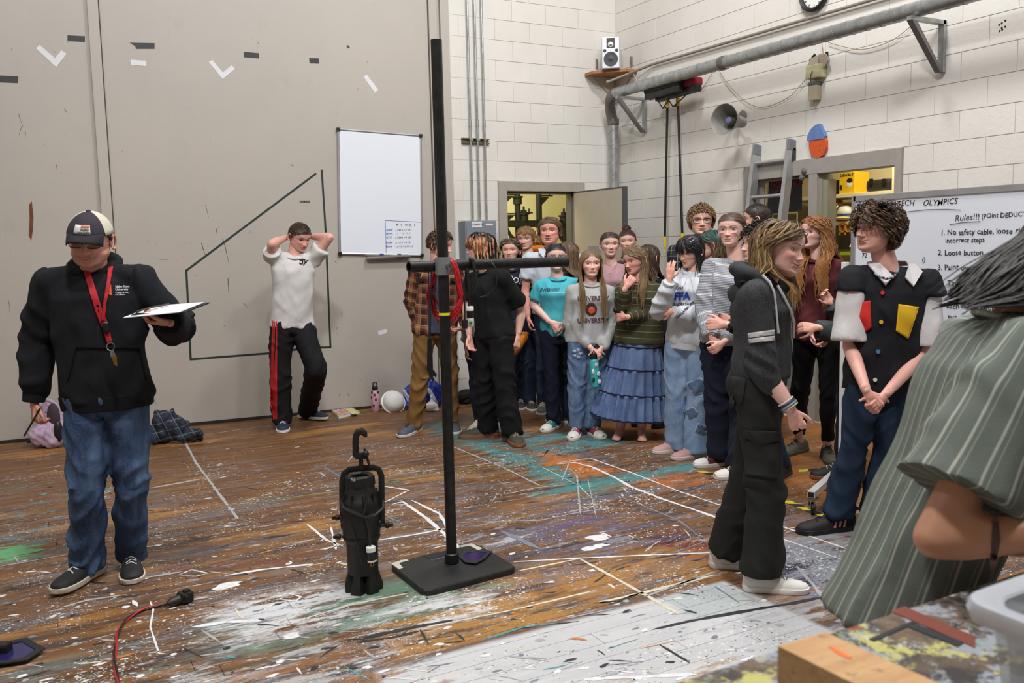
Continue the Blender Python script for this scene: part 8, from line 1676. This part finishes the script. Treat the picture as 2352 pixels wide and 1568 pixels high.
b = MB(); b.tube([W(257, 814, dk), W(263, 822, dk), W(265, 838, dk)], [.012, .012, .005], 8, flat=.2, ref=FH); b.tube([W(262, 818, dk-.01), W(268, 840, dk-.01)], [.009, .004], 6, flat=.3, ref=FH); obj('brass_key', b, mat('brass', S(180, 140, 60), .35, .9), o, True)
M_txt = mat('white_print', S(206, 206, 206), .8); M_otx = mat('orange_print', S(206, 84, 44), .8); M_ntx = mat('navy_print', S(36, 42, 84), .8); M_btx = mat('black_print', S(28, 28, 32), .8)
for tx, y, c_, m_ in (('Idaho State', 660, 5, M_txt), ('University', 667, 5, M_txt), ('College of Arts', 673.5, 3.4, M_txt), ('and Letters', 678, 3.2, M_txt)): text_on(mt, tx, 265, y, c_, md, m_, root=MR)
text_on(mt, 'S', 245, 674, 18, md, M_otx, root=MR, bold=.04); text_on(mt, 'I', 250, 677, 23, md, M_otx, root=MR, bold=.03)
patch_on(mt, [(153, 872), (172, 795), (176, 794), (318, 796), (322, 797), (338, 872), (335, 872), (319, 800), (175, 798), (157, 872)], cloth('black_rib', S(22, 23, 26), .95), md, 'pouch_seam', .005, root=MR)
b = MB(); b.tube([W(226, 745, md-.24), W(225, 770, md-.25), W(224, 790, md-.25)], .0022, 5); obj('drawcord', b, M_bk, MR, True)
# clipboard and pen
cb = thing('clipboard', 'black clipboard with white paper held level by the man in cap', 'clipboard', W(390, 715, md-.2))
q = [W(300, 723, md-.28), W(425, 716, md-.36), W(481, 694, md-.12), W(350, 704, md+.02)]; b = MB(); b.prism(q, -UP*.005); obj('board', b, M_bk, cb)
q = [W(283, 731, md-.31), W(412, 718, md-.37), W(468, 695.5, md-.14), W(352, 704, md-.02)]; b = MB(); b.prism([p+UP*.001 for p in q], UP*.003); obj('paper', b, mat('bright_paper', S(226, 228, 238), .7), cb)
b = MB(); b.tube([W(312, 720, md-.30)+UP*.008, W(350, 710, md-.18)+UP*.010, W(388, 703, md-.10)+UP*.010], .008, 8, flat=.6); obj('phone_edge', b, M_bk, cb, True)
dp = dist(man['wr']['a'])-.05; b = MB(); b.tube([W(54, 1003, dp), W(57, 998, dp), W(91, 940, dp-.02)], [.0015, .0045, .005], 8); b.tube([W(86, 947, dp-.02), W(92, 938, dp-.02)], .0055, 8); tag(obj('pen', b, mat('pen_black', S(30, 34, 40), .3), None, True), 'black pen held in the lowered hand of the man in cap', 'pen')
# boy with track trousers
bb, bd = boy['bottom'], boy['d']; M_rst = cloth('red_stripe', S(178, 44, 46), .8)
for k, dx in enumerate((0, 4.2, 8.4)): patch_on(bb, [(626+dx, 728), (628+dx, 728), (626.4+dx*1.0, 800), (623.4+dx*.9, 860), (622.4+dx*.85, 920), (629.8+dx*.75, 962), (628+dx*.75, 964), (620.5+dx*.85, 920), (621.5+dx*.9, 860), (624.5+dx, 800)], M_rst, bd, 'side_stripe', .005, root=boy['root'])
text_on(boy['top'], 'Sf', 686, 605, 14, bd, M_btx, ang=-20, root=boy['root'], slant=.3, bold=.03); patch_on(boy['top'], [(683, 591), (697, 598), (696, 601), (683, 595)], M_btx, bd, 'print', .004, root=boy['root'])
# plaid boy
patch_on(plaid['top'], [(984, 640), (990, 622), (1016, 618), (1028, 640), (1032, 700), (1030, 768), (984, 766), (982, 700)], cloth('slate_jersey', S(62, 66, 82), .9), plaid['d'], 'tee_front', .005, root=plaid['root'])
for x in (955, 1036): patch_on(plaid['top'], [(x, 638), (x+20, 638), (x+19, 646), (x+10, 650), (x+1, 646)], plaid['top'].data.materials[0], plaid['d'], 'pocket_flap', .009, root=plaid['root'])
# lettering
text_on(curly['top'], 'BOSTON', 1166, 643, 13, curly['d'], M_txt, ang=-20, root=curly['root'])
text_on(teal['top'], 'EWU', 1240, 669, 7, teal['d'], M_ntx, root=teal['root'], bold=.03, slant=.2); text_on(teal['top'], '//////////', 1256, 668.5, 7, teal['d'], M_ntx, root=teal['root'], bold=.02, slant=.3); text_on(teal['top'], 'FOR THE STRENGTH OF', 1262, 674, 2.6, teal['d'], M_txt, root=teal['root'])
M_mtx = mat('maroon_print', S(74, 44, 56), .8)
for dx, dy, m_ in ((-.8, .6, M_txt), (0, 0, M_mtx)): text_on(swt['top'], 'UNIVERSITY', 1326+dx, 690+dy, 9.5, swt['d'], m_, root=swt['root'], bold=.03, off=.003 if dx else .006); text_on(swt['top'], 'UNIVERSITY', 1326+dx, 741+dy, 9.5, swt['d'], m_, root=swt['root'], bold=.03, off=.003 if dx else .006)
ci = lambda x, y, r, k=.9, n=14: [(x+r*math.cos(a), y+r*k*math.sin(a)) for a in np.linspace(0, 2*math.pi, n, endpoint=False)]
patch_on(swt['top'], ci(1358, 710, 13, 1.15), M_mtx, swt['d'], 'crest', .004, root=swt['root']); patch_on(swt['top'], ci(1359, 713, 8, 1.0), M_otx, swt['d'], 'crest_centre', .007, root=swt['root']); text_on(swt['top'], 'MN', 1352, 716, 6, swt['d'], M_txt, root=swt['root'], off=.009)
M_pt = jeans('denim_patch', S(140, 160, 190), S(176, 192, 214))
for a in range(5): patch_on(swt['bottom'], ci(1326+8*math.cos(a*1.257), 812+9*math.sin(a*1.257), 4.5), M_pt, swt['d'], 'flower_petal', .005, root=swt['root'])
hd_, ht = hood['d'], hood['top']; M_blt = mat('royal_print', S(48, 76, 170), .8)
text_on(ht, 'FFA', 1548, 688, 16, hd_, M_blt, root=hood['root'], bold=.05); text_on(ht, 'LEADERSHIP', 1543, 702, 6, hd_, M_btx, root=hood['root'], bold=.02); text_on(ht, '2025', 1553, 664, 6, hd_, M_btx, root=hood['root'], bold=.02)
text_on(ht, 'DAIRY FUELS GREATNESS', 1614, 670, 5.2, hd_, M_btx, ang=223, root=hood['root'], bold=.03)
b = MB()
for (x0, y0, x1, y1) in ((1577, 640, 1569, 665), (1586, 640, 1592, 660)): b.tube([W(x0, y0, hd_-.19), W(x1, y1, hd_-.20)], .0028, 5)
obj('drawcord', b, M_txt, hood['root'], True)['kind'] = 'stuff'
for (x, y, c_) in ((1584, 547, S(180, 110, 130)), (1589, 553, S(150, 170, 210))): b = MB(); b.tube([W(x-5, y+3, hd_-.135), W(x+5, y-3, hd_-.13)], .0055, 6, flat=.5); obj('hair_clip', b, mat('clip_%d' % x, c_, .3), hood['root'], True)
M_bf = jeans('butterfly_denim', S(84, 106, 136), S(112, 134, 164)); M_fray = mat('frayed_edge', S(170, 190, 212), .9)
for (x, y, r, an_) in ((1602, 889, 27, -.15), (1588, 949, 18, -.3), (1611, 986, 18, .6)):
    def bf(k):
        pts = []
        for t_ in np.linspace(0, 2*math.pi, 26, endpoint=False): rr = r*k*(.45+.55*abs(math.sin(2*t_+.5))**.7*(1 if math.sin(t_) < 0 else .75)+.05*math.sin(t_*9)); pts.append((x+rr*math.cos(t_+an_), y+rr*math.sin(t_+an_)*.85))
        return pts
    o = patch_on(hood['bottom'], bf(1.), M_fray, hd_, 'butterfly_patch', .004, root=hood['root']); patch_on(hood['bottom'], bf(.84), M_bf, hd_, 'patch_inner', .007, root=o)
# boy in colour-block shirt
B, bd = blk2['top'], blk2['d']; BR = blk2['root']
o = patch_on(B, [(1963, 697), (1999, 690), (2002, 752), (1980, 768), (1974, 768)], mat('red_cloth2', S(196, 36, 28), .85), bd, 'pocket', .007, root=BR, label='bright red chest pocket')
o = patch_on(B, [(2064, 698), (2110, 705), (2098, 740), (2086, 778), (2058, 760)], mat('yellow_cloth', S(226, 180, 28), .85), bd, 'pocket', .007, root=BR, label='mustard yellow chest pocket')
for x, y, c_, nm in ((2027, 672, S(200, 40, 36), 'red'), (2024, 739, S(222, 186, 40), 'yellow'), (2017, 807, S(70, 130, 170), 'blue'), (2010, 872, S(216, 214, 208), 'white')): o = patch_on(B, ci(x, y, 5.2, 1, 6), mat(nm+'_button', c_, .4), bd, 'button', .009, root=BR, smooth=False); o['label'] = nm+' hexagonal button'
patch_on(B, [(2016, 672), (2035, 668), (2044, 650), (2056, 640), (2003, 632), (2010, 650)], M_skin, bd, 'neck_opening', .003, root=BR) if 0 else None
nk = [W(2008, 617, bd-.02), W(2010, 628, bd-.10), W(2022, 636, bd-.135), W(2035, 640, bd-.145), W(2050, 637, bd-.13), W(2060, 628, bd-.09), W(2063, 616, bd-.02)]
b = MB(); b.tube(nk, .0025, 6); o = obj('necklace', b, M_bk, BR, True); rs = random.Random(2)
cols_ = [mat('bead_teal', S(70, 140, 150), .3), mat('bead_blue', S(110, 160, 190), .3), mat('bead_pink', S(200, 150, 150), .3), mat('bead_dark', S(50, 44, 40), .3)]
for i in range(26):
    t_ = i/25*5.999; k = int(t_); p = nk[k]*(1-t_+k)+nk[k+1]*(t_-k); bd_ = MB(); bd_.ball(p, .0065, 8, 6); obj('bead', bd_, cols_[rs.randrange(4)], o, True)
b = MB()
for (x, y) in ((2026, 468), (2044, 480)): b.ball(W(x, y, bd-.10), (.030, .022, .016), 14, 8)
b.tube([W(2036, 474, bd-.11), W(2060, 490, bd-.02), W(2062, 505, bd+.06)], .004, 6); obj('sunglasses', b, mat('gloss_black', S(18, 16, 16), .08), BR, True)
# blonde girl
B, bd, BR = blo['top'], blo['d'], blo['root']; M_ws = cloth('white_band', S(202, 200, 198), .85)
patch_on(B, [(1718, 765), (1778, 757), (1778, 769), (1719, 776)], M_ws, bd, 'sleeve_stripe', .005, root=BR); patch_on(B, [(1720, 778), (1778, 771), (1778, 782), (1721, 788)], M_ws, bd, 'sleeve_stripe', .005, root=BR)
b = MB(); b.tube([W(1752, 632, bd-.13), W(1768, 648, bd-.15), W(1778, 670, bd-.16), W(1782, 700, bd-.16), W(1785, 735, bd-.16), W(1788, 765, bd-.155)], [.006, .006, .0045, .0045, .0045, .006], 7); obj('drawcord', b, M_ws, BR, True)
b = MB(); b.tube([W(1786, 655, bd-.12), W(1800, 680, bd-.13), W(1815, 710, bd-.12), W(1824, 740, bd-.10), W(1822, 775, bd-.08)], .006, 7); obj('zip_edge', b, M_ws, BR, True)
Bt = blo['bottom']; M_seam = cloth('cargo_seam', S(26, 27, 27), .9); M_flap = cloth('cargo_flap', S(44, 45, 45), .9)
patch_on(Bt, [(1708, 988), (1794, 992), (1793, 1010), (1764, 1018), (1748, 1018), (1708, 1005)], M_flap, bd, 'pocket_flap', .008, root=BR); patch_on(Bt, [(1712, 1010), (1790, 1018), (1786, 1100), (1712, 1090)], M_flap, bd, 'cargo_pocket', .005, root=BR); patch_on(Bt, [(1680, 864), (1714, 868), (1706, 922), (1696, 934), (1674, 930)], M_flap, bd, 'back_pocket', .005, root=BR)
wv = blo['wr']['a']; ev = blo['el']['a']; ax_ = nz(wv-ev)
for k, (c_, r_) in enumerate(((S(206, 206, 202), .0032), (S(40, 46, 66), .0035), (S(120, 140, 160), .005), (S(176, 172, 140), .0035))):
    b = MB(); a_, c2 = frame(ax_); rg = b.ell(wv-ax_*(.030-.010*k), a_*.037, c2*.034, 18); b.tube(rg+[rg[0]], r_, 6, cap=False); obj('bracelet', b, mat('band_%d' % k, c_, .6), BR, True)
b = MB(); b.tube([wv+ax_*.105+RH*.01+UP*.0, wv+ax_*.105+RH*.03], .009, 8); 
b = MB(); E_ = blo['H2W'](np.array((-.079, -.010, -.03))); b.ball(E_, .004, 8, 6); obj('earring', b, M_steel, BR, True)
# watch, rings, tattoo
wv = wat['wr']['b']; ax_ = nz(wv-wat['el']['b']); b = MB(); a_, c2 = frame(ax_); rg = b.ell(wv-ax_*.01, a_*.036, c2*.031, 18); b.tube(rg+[rg[0]], .009, 8, cap=False, flat=.35); b.ball(wv-ax_*.01-FH*.033, (.018, .01, .016), 12, 8); obj('wristwatch', b, mat('watch_dark', S(60, 56, 54), .3, .5), wat['root'], True)
M_tat = mat('tattoo_ink', S(96, 70, 66), .6)
e_, w_ = fgp['el']['a'], fgp['wr']['a']; fx = fgp['d']
patch_on(fgp['body'], [(2281, 1180), (2290, 1182), (2298, 1240), (2284, 1308), (2274, 1306), (2287, 1242)], M_tat, fx, 'tattoo_band', .002, root=fgp['root'])
# pink necklace, knit necklace
for I_, x, y, dz in ((pink, 1401, 622, .13), (knit, 1672, 612, .14)):
    d_ = I_['d']; b = MB(); b.tube([W(x-16, y-18, d_-.05), W(x-9, y-4, d_-dz), W(x, y+3, d_-dz-.01), W(x+9, y-4, d_-dz), W(x+16, y-18, d_-.05)], .0012, 5); b.ball(W(x, y+5, d_-dz-.01), .005, 8, 6); obj('necklace', b, mat('gold', S(196, 160, 90), .3, .9), I_['root'], True)
# bottles held by people
d_ = dist(swt['wr']['a'])-.07; P, Q = W(1364, 826, d_), W(1368, 888, d_); v_ = nz(P-Q); L = np.linalg.norm(P-Q); bt = thing('water_bottle', 'teal water bottle with white stickers held by the girl in grey sweatshirt', 'bottle', Q)
b = MB(); b.lathe([(.030, 0), (.036, .006), (.036, L-.01), (.026, L+.006)], Q, v_, 24); obj('body', b, mat('teal_enamel', S(52, 156, 158), .35), bt, True); b = MB(); b.lathe([(.027, L+.004), (.029, L+.03), (.026, L+.05)], Q, v_, 18); b.tube([P+RH*.02+UP*.03, P+UP*.075, P-RH*.02+UP*.03], .006, 6); obj('lid', b, M_bk, bt, True)
for (x, y, r, c_) in ((1370, 838, 5, S(210, 180, 190)), (1364, 853, 6, S(224, 224, 224)), (1375, 858, 5, S(214, 200, 206)), (1365, 872, 6, S(40, 44, 50)), (1377, 876, 5, S(214, 220, 224))):
    b = MB(); b.ball(W(x, y, d_-.034), (r*d_/CF, .004, r*1.1*d_/CF), 10, 6); obj('sticker', b, mat('sticker_%d' % x, c_, .6), bt, True)
d_ = dist(curly['wr']['b'])-.05; P, Q = W(1203, 775, d_), W(1182, 806, d_); b = MB(); b.capsule(Q, .045, P, .040, 16); b.lathe([(.02, 0), (.02, .03)], P+nz(P-Q)*.03, nz(P-Q), 12); tag(obj('orange_flask', b, mat('orange_enamel', S(214, 130, 30), .4), None, True), 'orange flask held by the girl in navy lettered sweatshirt', 'flask')
